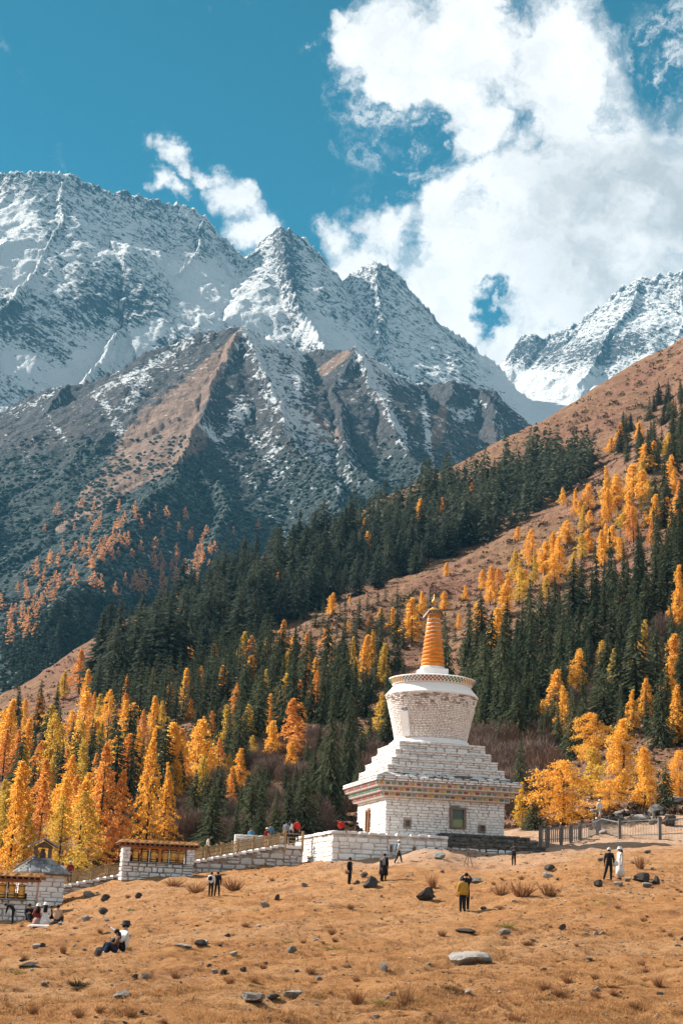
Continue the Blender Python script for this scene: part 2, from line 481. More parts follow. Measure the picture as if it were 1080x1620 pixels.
RANGE_MID = [
 ([(-330,760,3350),(-150,700,3300),(0,645,3260),(40,622,3250),(95,607,3220),(150,600,3200),(200,580,3180),(240,555,3150),(310,525,3130),(350,522,3110),(382,515,3100),(430,536,3180),(485,560,3260)], 1.02),
 ([(485,560,3260),(520,556,3200),(560,547,3120),(590,565,3180),(620,585,3230),(650,600,3270),(680,607,3280),(710,602,3220),(765,615,3220),(790,620,3200),(830,665,3240),(880,730,3320),(960,820,3400)], 1.02),
 ([(382,515,3100),(352,585,2930),(328,645,2770),(302,705,2610),(270,758,2460),(230,802,2330),(188,845,2210),(150,900,2050),(90,970,1800),(20,1050,1500)], -0.95),
 ([(328,645,2770),(332,740,2480),(350,830,2250),(330,900,2050),(290,970,1880),(240,1050,1640)], -0.95),
 ([(382,515,3100),(430,600,2900),(470,690,2660),(520,770,2450),(570,840,2260)], -0.95),
 ([(560,547,3120),(525,620,2950),(545,700,2740),(600,790,2500)], -0.95),
 ([(560,547,3120),(595,620,2960),(640,695,2760),(690,765,2580)], -0.95),
 ([(710,602,3220),(695,670,3020),(720,740,2840)], -0.95),
 ([(765,615,3220),(785,680,3030),(800,740,2850)], -0.95),
 ([(95,607,3220),(50,690,2980),(10,770,2740),(-40,860,2480)], -0.95),
 ([(230,802,2330),(215,880,2110),(170,950,1900),(110,1030,1640)], -0.95),
 ([(200,580,3180),(150,670,2900),(110,740,2700)], -0.95),
]
MX, MY, MZ, M_AZ, M_D = mountain(RANGE_MID, floor_line([(1300, 1150), (1700, 1120), (2400, 1060), (4200, 900)]), 1060, 4000, 470, 24.0, 300.0, 11, 1.36, 0.22, 0.07)
RANGE_FAR = [
 ([(-350,720,6000),(-160,480,5900),(-40,300,5780),(0,275,5750),(50,271,5720),(115,275,5700),(145,288,5700),(175,302,5700),(190,299,5690),(255,318,5700),(290,322,5690),(320,338,5680),(350,370,5720),(390,410,5800),(415,380,5700),(448,352,5600),(480,370,5640),(510,402,5680),(545,442,5720)], 1.3),
 ([(545,442,5720),(575,428,5640),(600,415,5560),(630,435,5600),(690,500,5700),(740,545,5780),(775,572,5850),(800,597,5900),(850,655,6000),(890,705,6100)], 1.3),
 ([(115,275,5700),(100,330,5560),(75,390,5400),(45,445,5240),(0,490,5100)], -1.25),
 ([(320,338,5680),(305,390,5530),(285,430,5420),(250,470,5300),(200,525,5130),(150,590,4920)], -1.25),
 ([(350,370,5720),(385,430,5520),(410,500,5320),(425,560,5130)], -1.25),
 ([(448,352,5600),(456,430,5400),(480,500,5200),(510,560,5040)], -1.25),
 ([(600,415,5560),(595,470,5420),(610,540,5240),(640,605,5060)], -1.25),
 ([(690,500,5700),(700,575,5480),(735,635,5300)], -1.25),
 ([(750,620,6900),(800,582,6850),(830,531,6750),(870,529,6720),(905,511,6680),(950,480,6640),(985,450,6600),(1010,436,6580),(1080,428,6560),(1200,405,6550),(1400,360,6600)], 1.3),
 ([(1010,436,6580),(980,500,6430),(945,560,6260),(920,605,6130)], -1.25),
 ([(1080,428,6560),(1075,500,6380),(1050,565,6200)], -1.25),
 ([(905,511,6680),(885,565,6540),(858,600,6440)], -1.25),
]
RX, RY, RZ, R_AZ, R_D = mountain(RANGE_FAR, floor_line([(3500, 1000), (4300, 800), (5000, 655), (5500, 640), (6300, 615), (7000, 588), (8200, 600)]), 3650, 7500, 490, 40.0, 520.0, 23, 1.7, 0.42, 0.07)

def photo_xy(X, Y, Z):
    """Where world points show in the photograph."""
    cx = X * _r.x + Y * _r.y + Z * _r.z; cy = X * _u.x + Y * _u.y + Z * _u.z; cz = X * _f.x + Y * _f.y + Z * _f.z
    return PW / 2 + FPX * cx / cz, PH / 2 - FPX * cy / cz
def patch(px, py, lines, wob=None):
    """0..1 map of how far points lie within patches given as polylines of (x, y, half width)."""
    out = np.zeros(px.shape)
    for ln in lines:
        for (ax, ay, ar), (bx, by, br) in zip(ln[:-1], ln[1:]):
            L2 = (bx - ax) ** 2 + (by - ay) ** 2 + 1e-6
            t = np.clip(((px - ax) * (bx - ax) + (py - ay) * (by - ay)) / L2, 0, 1)
            d = np.hypot(px - ax - t * (bx - ax), py - ay - t * (by - ay)) / (ar + t * (br - ar))
            out = np.maximum(out, np.clip(1.3 - 0.75 * d, 0, 1))
    return out
def add_attr(me, name, arr):
    at_ = me.attributes.new(name, 'FLOAT', 'POINT')
    at_.data.foreach_set('value', np.asarray(arr, dtype=np.float32).ravel())

def mat_far():
    m, t = new_mat("snowy_rock")
    g = t.n('NewGeometry'); p = g.outputs['Position']
    nz = t.n('SeparateXYZ', {0: g.outputs['Normal']}).outputs[2]
    pk = t.n('Attribute', attribute_name='deep_snow').outputs['Fac']
    bare = t.n('Attribute', attribute_name='bare_rock').outputs['Fac']
    n1 = t.noise(p, 0.0045, 5, 0.62); n2 = t.noise(p, 0.035, 6, 0.72, 0.5); n3 = t.noise(p, 0.10, 4, 0.75)
    sep = t.n('SeparateXYZ', {0: p})
    st = t.n('CombineXYZ', {0: t.math('MULTIPLY', sep.outputs[0], 0.06), 1: t.math('MULTIPLY', sep.outputs[1], 0.06), 2: t.math('MULTIPLY', sep.outputs[2], 0.014)})
    streak = t.noise(st, 1.0, 7, 0.7, 0.8)
    ly = t.math('ADD', t.math('MULTIPLY', sep.outputs[2], 0.80), t.math('MULTIPLY', sep.outputs[0], 0.60))
    la = t.math('SUBTRACT', t.math('MULTIPLY', sep.outputs[0], 0.80), t.math('MULTIPLY', sep.outputs[2], 0.60))
    sv = t.n('CombineXYZ', {0: t.math('MULTIPLY', la, 0.016), 1: t.math('MULTIPLY', sep.outputs[1], 0.03), 2: t.math('MULTIPLY', ly, 0.085)})
    strata = t.noise(sv, 1.0, 6, 0.68, 0.7)
    v = t.math('ADD', t.math('MULTIPLY', nz, 0.7), t.math('MULTIPLY', t.math('SUBTRACT', n2, 0.5), 1.1))
    for q, k in ((streak, 1.8), (n1, 0.5), (n3, 1.1), (strata, 1.9)):
        v = t.math('ADD', v, t.math('MULTIPLY', t.math('SUBTRACT', q, 0.5), k))
    v = t.math('ADD', v, t.math('MULTIPLY', pk, 0.5))
    v = t.math('SUBTRACT', v, t.math('MULTIPLY', bare, 0.28))
    snow = t.ramp(v, 0.16, 0.54)
    rock = t.mix(t.ramp(streak, 0.35, 0.65), (0.045, 0.055, 0.070), (0.125, 0.13, 0.145))
    rock = t.mix(t.ramp(n1, 0.5, 0.7, 0, 0.5), rock, (0.14, 0.11, 0.10))
    col = t.mix(snow, rock, (0.86, 0.88, 0.90))
    h = t.math('ADD', t.math('MULTIPLY', n2, 1.0), t.math('ADD', t.math('ADD', streak, strata), t.math('MULTIPLY', n3, 0.8)))
    t.surf(col, 0.85, t.bump(h, 1.0, 26.0), spec=0.1)
    return m
def mat_mid():
    m, t = new_mat("mountain_scrub_and_turf")
    g = t.n('NewGeometry'); p = g.outputs['Position']
    sp = t.n('SeparateXYZ', {0: p}); sn = t.n('SeparateXYZ', {0: g.outputs['Normal']})
    z, nx = sp.outputs[2], sn.outputs[0]
    sm = t.n('Attribute', attribute_name='snow').outputs['Fac']
    tm = t.n('Attribute', attribute_name='turf').outputs['Fac']
    n1 = t.noise(p, 0.006, 5, 0.62); n2 = t.noise(p, 0.035, 7, 0.72); n3 = t.noise(p, 0.12, 5, 0.7)
    st = t.n('CombineXYZ', {0: t.math('MULTIPLY', sp.outputs[0], 0.075), 1: t.math('MULTIPLY', sp.outputs[1], 0.06), 2: t.math('MULTIPLY', z, 0.010)})
    streak = t.noise(st, 1.0, 6, 0.66, 0.8)
    turf = t.mix(t.ramp(n2, 0.35, 0.65), (0.19, 0.128, 0.10), (0.33, 0.225, 0.175))
    stone = t.mix(t.ramp(n3, 0.35, 0.65), (0.040, 0.044, 0.052), (0.115, 0.112, 0.118))
    stone = t.mix(t.ramp(n1, 0.48, 0.66, 0, 0.35), stone, (0.115, 0.09, 0.082))
    scrub = t.mix(t.ramp(n3, 0.38, 0.62), (0.018, 0.027, 0.030), (0.080, 0.102, 0.100))
    hi = t.ramp(t.math('ADD', z, t.math('MULTIPLY', n1, 600)), 900, 1200)
    base = t.mix(hi, scrub, stone)
    tv = t.math('ADD', tm, t.math('ADD', t.math('MULTIPLY', t.math('SUBTRACT', n2, 0.5), 1.5), t.math('MULTIPLY', t.math('SUBTRACT', n1, 0.5), 0.9)))
    base = t.mix(t.ramp(tv, 0.34, 0.62), base, turf)
    # snow lingers on the shaded flanks and in gullies
    v = t.math('ADD', sm, t.math('MULTIPLY', t.math('SUBTRACT', streak, 0.5), 1.9))
    for q, k in ((n2, 2.0), (n1, 0.8), (n3, 2.1)):
        v = t.math('ADD', v, t.math('MULTIPLY', t.math('SUBTRACT', q, 0.5), k))
    v = t.math('ADD', v, t.math('MULTIPLY', nx, 0.3))
    snow = t.ramp(v, 0.46, 0.80)
    col = t.mix(t.math('MULTIPLY', snow, 0.9), base, (0.78, 0.81, 0.83))
    h = t.math('ADD', t.math('MULTIPLY', n2, 1.6), t.math('ADD', streak, n3))
    t.surf(col, 0.9, t.bump(h, 1.0, 12.0), spec=0.05)
    return m
def _mt(name, X, Y, Z, mat):
    o = link(name, mesh_from_arrays(name, np.stack([X, Y, Z], -1).reshape(-1, 3), grid_faces(*X.shape)), mat)
    return tag(o, kind='structure')
mid_mountain = _mt('mountain', MX, MY, MZ, mat_mid())
far_mountain = _mt('snow_mountain', RX, RY, RZ, mat_far())
_px, _py = photo_xy(MX, MY, MZ)
TURF = [[(380,524,5),(345,572,14),(308,620,24),(272,660,34),(232,702,36),(202,742,30),(172,772,22),(145,802,12)], [(300,690,26),(240,740,20)],
        [(548,558,5),(512,586,7)], [(700,650,7),(688,700,9)], [(150,770,12),(118,815,8),(95,835,6)], [(470,650,10),(520,690,14)]]
SNOW = [[(388,524,9),(418,575,22),(448,632,34),(470,672,24)], [(420,538,9),(470,556,12)], [(474,560,9),(468,632,10),(502,690,11),(541,782,6)], [(385,648,18),(358,692,14)],
        [(396,692,9),(432,700,12),(482,752,9),(532,802,5)], [(322,672,5),(356,716,6),(396,756,6),(412,792,4),(442,832,3),(472,864,3)], [(566,556,8),(600,620,13),(630,682,11),(642,722,6)],
        [(600,576,13),(662,600,12)], [(668,618,5),(676,700,5),(686,746,4)], [(612,722,6),(652,752,5)], [(60,634,2.5),(100,690,3.5),(122,738,3.5),(142,766,2)], [(165,640,9),(192,682,8)],
        [(300,540,8),(220,590,8),(150,625,8)], [(95,612,5),(50,640,8),(-10,655,10)], [(420,700,26),(470,800,20)], [(500,700,30),(560,760,22)], [(725,660,8),(760,640,10)], [(40,720,8),(60,760,6)], [(200,640,14),(230,600,10)]]
add_attr(mid_mountain.data, 'turf', patch(_px, _py, TURF))
up = np.clip((820 - _py) / 260, 0, 1)
add_attr(mid_mountain.data, 'snow', 0.50 * patch(_px, _py, SNOW) + 0.34 * up - 0.10)
_px, _py = photo_xy(RX, RY, RZ)
add_attr(far_mountain.data, 'deep_snow', patch(_px, _py, [[(-40,560,20),(40,580,22),(130,605,16)], [(130,575,16),(185,560,20),(250,520,14)], [(820,600,20),(870,625,30),(930,600,20)], [(760,560,10),(830,640,16),(850,660,16)],
    [(280,430,20),(340,470,40),(400,500,30)], [(20,350,30),(30,440,26)], [(500,520,20),(560,560,20)]]))
add_attr(far_mountain.data, 'bare_rock', patch(_px, _py, [[(10,500,40),(80,560,30)], [(120,281,5),(190,302,7),(256,320,6)], [(160,470,40),(230,480,30)], [(230,500,20),(280,560,20)], [(830,560,26),(900,570,26),(1000,545,20)], [(450,370,16),(470,450,16)]]))
def mountain_hit(px, py):
    az, te = pix_dir(px, py)
    j = int(np.clip(np.searchsorted(M_AZ, az), 0, len(M_AZ) - 1))
    k = np.nonzero(MZ[:, j] / M_D >= te)[0]
    if not len(k):
        return None
    return Vector((MX[k[0], j], MY[k[0], j], MZ[k[0], j]))
# valley floor under everything
def _floor():
    s = 11000.0
    n = 24
    gx, gy = np.meshgrid(np.linspace(-s, s, n), np.linspace(-s, s, n))
    v = np.stack([gx, gy, np.full_like(gx, -24.0)], -1).reshape(-1, 3)
    m, t = new_mat("valley_turf")
    p = t.n('NewGeometry').outputs['Position']
    t.surf(t.mix(t.noise(p, 0.01, 6, 0.6), (0.22, 0.11, 0.05), (0.32, 0.18, 0.08)), 0.95, spec=0.05)
    return tag(link('valley_floor', mesh_from_arrays('valley_floor', v, grid_faces(n, n)), m), kind='structure')
_floor()
# ------------------------------------------------------------------ vegetation
def mat_foliage(name, c1, c2, c3, trans=0.35, rough=0.8):
    m, t = new_mat(name)
    oi = t.n('ObjectInfo'); g = t.n('NewGeometry')
    isl = g.outputs['Random Per Island']
    col = t.mix(oi.outputs['Random'], c1, c2)
    col = t.mix(t.math('MULTIPLY', isl, 0.6), col, c3)
    d = t.n('BsdfDiffuse', {'Color': col, 'Roughness': 0.5})
    tr = t.n('BsdfTranslucent', {'Color': col})
    ms = t.n('MixShader', {0: trans})
    t.t.links.new(d.outputs[0], ms.inputs[1]); t.t.links.new(tr.outputs[0], ms.inputs[2])
    t.out(ms.outputs[0])
    return m
def mat_bark(name, a, b):
    m, t = new_mat(name)
    p = t.n('TexCoord').outputs['Object']
    n = t.noise(p, 30, 4, 0.6)
    t.surf(t.mix(n, a, b), 0.95, t.bump(n, 0.5, 0.05), spec=0.05)
    return m
M_FIR = mat_foliage("fir_needles", (0.026, 0.044, 0.042), (0.095, 0.110, 0.080), (0.12, 0.135, 0.095), 0.2)
M_SPRUCE = mat_foliage("spruce_needles", (0.034, 0.052, 0.038), (0.095, 0.11, 0.062), (0.14, 0.145, 0.08), 0.22)
M_YOUNG = mat_foliage("young_spruce_needles", (0.050, 0.078, 0.058), (0.085, 0.105, 0.066), (0.12, 0.13, 0.08), 0.2)
M_LARCH = mat_foliage("golden_larch_needles", (0.78, 0.42, 0.07), (0.74, 0.35, 0.062), (0.86, 0.54, 0.12), 0.5)
M_LARCH_O = mat_foliage("orange_larch_needles", (0.68, 0.30, 0.065), (0.64, 0.27, 0.08), (0.78, 0.40, 0.11), 0.48)
M_LARCH_Y = mat_foliage("yellow_green_larch_needles", (0.62, 0.39, 0.075), (0.44, 0.31, 0.07), (0.74, 0.49, 0.10), 0.48)
M_LARCH_F = mat_foliage("far_larch_needles", (0.64, 0.315, 0.135), (0.58, 0.27, 0.13), (0.72, 0.40, 0.19), 0.4)
M_TWIG = mat_foliage("bare_twigs", (0.15, 0.098, 0.082), (0.21, 0.145, 0.115), (0.33, 0.24, 0.19), 0.0)
M_TWIG_R = mat_foliage("reddish_bare_twigs", (0.16, 0.085, 0.06), (0.20, 0.12, 0.085), (0.26, 0.16, 0.11), 0.0)
M_DARKSHRUB = mat_foliage("shrub_leaves", (0.040, 0.044, 0.030), (0.075, 0.062, 0.040), (0.10, 0.085, 0.05), 0.1)
M_BARK = mat_bark("dark_bark", (0.035, 0.026, 0.02), (0.075, 0.055, 0.042))

def rng(seed):
    return np.random.default_rng(seed)
def cards(C, Dv, L, Wd, roll, rg):
    """kite-shaped sprays: centres C, unit directions Dv, lengths L, widths Wd -> verts, faces"""
    n = len(C)
    up = np.tile(np.array([0, 0, 1.0]), (n, 1))
    side = np.cross(Dv, up); ln = np.linalg.norm(side, axis=1, keepdims=True)
    side = np.where(ln > 1e-3, side / np.maximum(ln, 1e-3), np.array([1.0, 0, 0]))
    nrm = np.cross(side, Dv)
    a = roll[:, None]
    side = side * np.cos(a) + nrm * np.sin(a)
    p0 = C - Dv * L[:, None] * 0.5
    p2 = C + Dv * L[:, None] * 0.5
    mid = C - Dv * L[:, None] * (0.08)
    p1, p3 = mid + side * Wd[:, None] * 0.5, mid - side * Wd[:, None] * 0.5
    v = np.stack([p0, p1, p2, p3], 1).reshape(-1, 3)
    f = np.arange(4 * n).reshape(n, 4)
    return v, f
def conifer_mesh(name, seed, whorls, per, nspray, spread, power, droop, sprayw, mat, bottom=0.04, miss=0.1, ragged=0.25):
    rg = rng(seed)
    C, D, L, W, R = [], [], [], [], []
    lop = rg.uniform(0, 6.28)
    for i in range(whorls):
        z = bottom + (0.985 - bottom) * (i + rg.uniform(-0.3, 0.3)) / (whorls - 1)
        z = min(max(z, bottom), 0.985)
        k = (1 - z) / (1 - bottom)
        rad = spread * (k ** power) * (0.25 + 0.75 * min(1, (z - bottom + 0.05) / 0.13)) * rg.uniform(1 - ragged, 1 + ragged * 0.6) + 0.010
        nb = max(3, int(per * (0.45 + 0.55 * k)))
        a0 = rg.uniform(0, 6.28)
        for b in range(nb):
            if rg.random() < miss:
                continue
            a = a0 + b * 6.283 / nb + rg.uniform(-0.25, 0.25)
            r = rad * rg.uniform(0.7, 1.12) * (1 + 0.12 * math.cos(a - lop))
            ns = max(2, int(nspray * (0.35 + 0.65 * r / (spread + 0.01))))
            for s in range(ns):
                q = (s + 0.6) / ns
                q = 0.15 + 0.85 * q
                dz = -droop * r * q ** 1.5 + 0.10 * r * q ** 3
                off = rg.uniform(-0.16, 0.16) * q
                C.append((r * q * math.cos(a + off), r * q * math.sin(a + off), z + dz + rg.uniform(-0.006, 0.006)))
                t = a + off + rg.uniform(-0.5, 0.5)
                d = np.array([math.cos(t), math.sin(t), -droop * 0.9 + rg.uniform(-0.35, 0.25)])
                D.append(d / np.linalg.norm(d))
                L.append(sprayw * rg.uniform(1.0, 1.9) * (0.45 + 0.75 * k ** 0.5))
                W.append(sprayw * rg.uniform(0.5, 0.9) * (0.45 + 0.75 * k ** 0.5))
                R.append(rg.uniform(-0.9, 0.9))
    for j in range(4):
        C.append((0, 0, 0.975 + 0.01 * j)); D.append(np.array([0.05, 0, 1.0])); L.append(0.05); W.append(0.012); R.append(j * 0.8)
    v, f = cards(np.array(C), np.array(D), np.array(L), np.array(W), np.array(R), rg)
    me = mesh_from_arrays(name, v, f, False)
    me.materials.append(mat)
    return me
def larch_mesh(name, seed, branches, leaves, spread, leaf, mat, profile, bottom=0.12, rise=0.15, fuzz=0.045):
    """Airy crown: needle tufts strung along branches; profile(k) gives the crown radius over height."""
    rg = rng(seed)
    C, D = [], []
    ph = rg.uniform(0, 6.28, 6)
    bend = rg.normal(0, .03, 2)
    for i in range(branches):
        if rg.random() < .10: continue
        z = bottom + (1 - bottom) * ((i + rg.uniform(0, 1)) / branches) ** 0.92
        k = (z - bottom) / (1 - bottom)
        r = spread * profile(k) * rg.uniform(0.62, 1.12) + 0.006
        a = i * 2.39996 + rg.uniform(-0.5, 0.5)
        r *= 0.92 + 0.26 * math.sin(a * 2 + ph[0] + 5 * k) + 0.20 * math.sin(a + ph[1] - 9 * k) + 0.12 * math.sin(3 * a + ph[2] + 17 * k)
        n = max(5, int(leaves * (0.3 + r / spread)))
        q = 0.12 + 0.88 * rg.random(n) ** 0.75
        aa = a + rg.normal(0, 0.10, n) * (0.4 + q)
        zz = z + rise * r * q * rg.uniform(0.2, 1.2) - 0.35 * r * q * q + rg.normal(0, 0.5, n) * fuzz * (0.4 + 0.6 * q) - np.abs(rg.normal(0, 0.5, n)) * fuzz * 0.8 * q
        C.append(np.stack([r * q * np.cos(aa) + rg.normal(0, fuzz * 0.4, n) + bend[0] * math.sin(3 * k), r * q * np.sin(aa) + rg.normal(0, fuzz * 0.4, n) + bend[1] * math.sin(3 * k), zz], -1))
        t = rg.uniform(0, 6.28, n)
        d = np.stack([np.cos(t), np.sin(t), rg.uniform(-1.5, 0.6, n)], -1)
        D.append(d / np.linalg.norm(d, axis=1, keepdims=True))
    C, D = np.concatenate(C), np.concatenate(D)
    n = len(C)
    C[:, 2] = np.clip(C[:, 2], bottom * 0.5, 1.0)
    v, f = cards(C, D, leaf * rg.uniform(0.9, 1.9, n), leaf * rg.uniform(0.45, 0.9, n), rg.uniform(-1.5, 1.5, n), rg)
    me = mesh_from_arrays(name, v, f, False)
    me.materials.append(mat)
    return me
def tube_arrays(path, radii, sides=7):
    v, f = [], []
    P = [Vector(p) for p in path]
    for i, p in enumerate(P):
        d = (P[min(i + 1, len(P) - 1)] - P[max(i - 1, 0)]).normalized()
        a = d.cross(Vector((0.3, 1, 0.1))).normalized(); b = d.cross(a)
        for s in range(sides):
            t = 6.28318 * s / sides
            v.append(tuple(p + (a * math.cos(t) + b * math.sin(t)) * radii[i]))
    for i in range(len(P) - 1):
        for s in range(sides):
            f.append((i * sides + s, i * sides + (s + 1) % sides, (i + 1) * sides + (s + 1) % sides, (i + 1) * sides + s))
    return v, f
def trunk_mesh(name, seed, rad, limbs, top=0.93):
    rg = rng(seed)
    V, F = [], []
    def add(v, f):
        o = len(V); V.extend(v); F.extend(tuple(i + o for i in q) for q in f)
    add(*tube_arrays([(0, 0, -0.06), (rg.uniform(-.004, .004), 0, 0.3), (rg.uniform(-.006, .006), rg.uniform(-.006, .006), 0.65), (0, 0, top)], [rad * 1.25, rad * 0.8, rad * 0.5, rad * 0.1]))
    for i in range(limbs):
        z = 0.12 + 0.75 * i / limbs; a = i * 2.4; r = 0.15 * (1.05 - z)
        add(*tube_arrays([(0, 0, z), (r * .5 * math.cos(a), r * .5 * math.sin(a), z + 0.01), (r * math.cos(a), r * math.sin(a), z - 0.005)], [rad * 0.28, rad * 0.18, rad * 0.05], 4))
    me = bpy.data.meshes.new(name)
    me.from_pydata(V, [], F)
    me.materials.append(M_BARK)
    return me
def twig_mesh(name, seed, n, mat, flat=0.8):
    """Leafless rounded bush: stems from the foot, fine twigs thickening towards the outside of a lumpy dome."""
    rg = rng(seed)
    lobes = [(0, 0, 0.0)] + [(rg.uniform(-.3, .3), rg.uniform(-.3, .3), rg.uniform(0, .05)) for _ in range(4)]
    A, B, W = [], [], []
    for i in range(n):
        lx, ly, lz = lobes[rg.integers(len(lobes))]
        t, u = rg.uniform(0, 6.28), rg.uniform(0.02, 1.0) ** 0.8
        el = math.asin(min(1, u))
        d = np.array([math.cos(t) * math.cos(el), math.sin(t) * math.cos(el), math.sin(el)])
        r = rg.uniform(0.25, 1.0) ** 0.55 * rg.uniform(0.75, 1.0)
        p = np.array([lx, ly, lz]) + d * r * np.array([0.36, 0.36, flat])
        dd = d + rg.normal(0, 0.35, 3) + np.array([0, 0, 0.5])
        dd /= np.linalg.norm(dd)
        L = rg.uniform(0.08, 0.2)
        A.append(p - dd * L * 0.6); B.append(p + dd * L * 0.4); W.append(rg.uniform(0.0035, 0.009))
    for i in range(26):
        t, u = rg.uniform(0, 6.28), rg.uniform(0.5, 1.0)
        d = np.array([math.cos(t) * math.sqrt(1 - u * u), math.sin(t) * math.sqrt(1 - u * u), u]) * 0.75
        A.append(np.array([0, 0, -0.05])); B.append(d); W.append(0.02)
    A, B, W = np.array(A), np.array(B), np.array(W)[:, None]
    sd = np.cross(B - A, rg.normal(0, 1, A.shape)); sd /= np.linalg.norm(sd, axis=1, keepdims=True)
    v = np.stack([A - sd * W, A + sd * W, B + sd * W * 0.3, B - sd * W * 0.3], 1).reshape(-1, 3)
    me = mesh_from_arrays(name, v, np.arange(len(v)).reshape(-1, 4), False)
    me.materials.append(mat)
    return me
def blob_mesh(name, seed, n, mat):
    """Small dense evergreen shrub of leaf sprays."""
    rg = rng(seed)
    d = rg.normal(0, 1, (n, 3)); d[:, 2] = np.abs(d[:, 2]); d /= np.linalg.norm(d, axis=1, keepdims=True)
    C = d * (rg.uniform(0.5, 1.0, (n, 1)) ** 0.5) * np.array([0.55, 0.55, 0.85]) * (1 + 0.25 * np.sin(d[:, :1] * 5 + seed))
    D = d + rg.normal(0, 0.4, (n, 3)); D /= np.linalg.norm(D, axis=1, keepdims=True)
    v, f = cards(C, D, rg.uniform(.12, .26, n), rg.uniform(.08, .16, n), rg.uniform(-1.5, 1.5, n), rg)
    me = mesh_from_arrays(name, v, f, False); me.materials.append(mat)
    return me

cone = lambda k: (1 - k) ** 0.85 * min(1.0, 0.35 + k * 5)
egg = lambda k: max(0.0, (1 - k)) ** 0.55 * min(1.0, 0.5 + k * 2.6) * 0.92
ball = lambda k: math.sqrt(max(0.0, 1 - (2 * k * 0.97 - 0.86) ** 2 * 0.86)) * (1 - 0.5 * max(0, k - 0.75))
plume = lambda k: (1 - k) ** 0.65 * min(1.0, 0.45 + k * 3)
FIR = [conifer_mesh("fir_crown", 100 + i, 32, 9, 6, [.26, .23, .29, .25, .22][i], [.50, .72, .42, .62, .9][i], [.42, .5, .35, .55, .45][i], 0.060, M_FIR, [.06, .14, .05, .2, .06][i], [.08, .2, .06, .26, .12][i], [.3, .42, .25, .45, .35][i]) for i in range(5)]
SPR = [conifer_mesh("spruce_crown", 200 + i, 36, 9, 7, [.23, .26, .20, .24, .29, .21][i], [.85, .8, .95, .72, .88, .8][i], [.5, .6, .42, .55, .7, .48][i], 0.048, M_SPRUCE, 0.04, 0.14, 0.34) for i in range(6)]
SPR_N = [conifer_mesh("spruce_crown", 240 + i, 46, 10, 9, [.24, .27, .22, .31][i], [.8, .75, .9, .62][i], [.55, .65, .5, .6][i], 0.037, M_SPRUCE, 0.03, 0.12, 0.34) for i in range(4)]
YNG = [conifer_mesh("young_spruce_crown", 300 + i, 20, 7, 4, [.22, .19, .25, .21][i], [.9, .8, .85, 1][i], 0.25, 0.06, M_YOUNG, 0.02, 0.08, 0.25) for i in range(4)]
LAR = [larch_mesh("larch_crown", 400 + i, 74, 60, [.29, .25, .33, .27, .36][i], 0.026, M_LARCH, [cone, plume, egg, plume, egg][i]) for i in range(5)]
LAR_O = [larch_mesh("orange_larch_crown", 430 + i, 76, 60, [.30, .26, .33, .27][i], 0.023, M_LARCH_O, [cone, plume, plume, cone][i], fuzz=0.03) for i in range(4)]
LAR_Y = [larch_mesh("pale_larch_crown", 450 + i, 70, 60, [.28, .26, .34, .30][i], 0.026, M_LARCH_Y, [plume, cone, egg, plume][i]) for i in range(4)]
LAR_B = [larch_mesh("broad_larch_crown", 470 + i, 100, 95, [.42, .36, .40][i], 0.021, M_LARCH, [ball, egg, ball][i], 0.06, 0.35, 0.05) for i in range(3)]
LAR_T = [larch_mesh("tall_larch_crown", 490 + i, 96, 84, [.30, .26, .32][i], 0.0165, [M_LARCH_O, M_LARCH, M_LARCH_Y][i], [cone, cone, plume][i], 0.14, 0.1, 0.020) for i in range(3)]
LAR_F = [larch_mesh("far_larch_crown", 500 + i, 22, 12, .36, 0.085, M_LARCH_F, [cone, plume][i], 0.05) for i in range(2)]
TWG = [twig_mesh("twigs", 600 + i, 2600, M_TWIG, [.8, .7, .9][i]) for i in range(3)] + [twig_mesh("twigs", 610, 1400, M_TWIG_R, .75)]
BLB = [blob_mesh("shrub_leaves", 700 + i, 150, M_DARKSHRUB) for i in range(3)]
TRUNK = [trunk_mesh("trunk", 800, 0.016, 0), trunk_mesh("trunk", 801, 0.014, 14), trunk_mesh("trunk", 802, 0.022, 9, 0.7)]
SETS = {'fir': (FIR, 0, 'fir_tree'), 'spr': (SPR, 0, 'spruce_tree'), 'sprn': (SPR_N, 0, 'spruce_tree'), 'yng': (YNG, 0, 'young_spruce'), 'lar': (LAR, 1, 'larch_tree'), 'laro': (LAR_O, 1, 'larch_tree'),
        'lary': (LAR_Y, 1, 'larch_tree'), 'larb': (LAR_B, 2, 'larch_tree'), 'lart': (LAR_T, 1, 'larch_tree'), 'larf': (LAR_F, None, 'larch_tree'), 'twg': (TWG, None, 'bare_shrub'), 'blb': (BLB, None, 'small_shrub')}
CATS = {'fir_tree': 'fir tree', 'spruce_tree': 'spruce', 'young_spruce': 'young spruce', 'larch_tree': 'larch tree', 'bare_shrub': 'bush', 'small_shrub': 'shrub'}
RG = rng(5)
def plant(kind, pos, h, label, group, variant=None, wide=1.0):
    meshes, tk, name = SETS[kind]
    v = int(RG.integers(len(meshes))) if variant is None else variant % len(meshes)
    rz = RG.uniform(0, 6.28)
    lean = (RG.normal(0, 0.02), RG.normal(0, 0.02), rz)
    sc = (h * wide, h * wide, h)
    if tk is None:
        o = link(name, meshes[v])
        o.location, o.rotation_euler, o.scale = pos, lean, sc
    else:
        o = link(name, None)
        o.location, o.rotation_euler, o.scale = pos, lean, sc
        link('trunk', TRUNK[tk], parent=o)
        link('crown', meshes[v], parent=o)
    return tag(o, label, CATS[name], group)
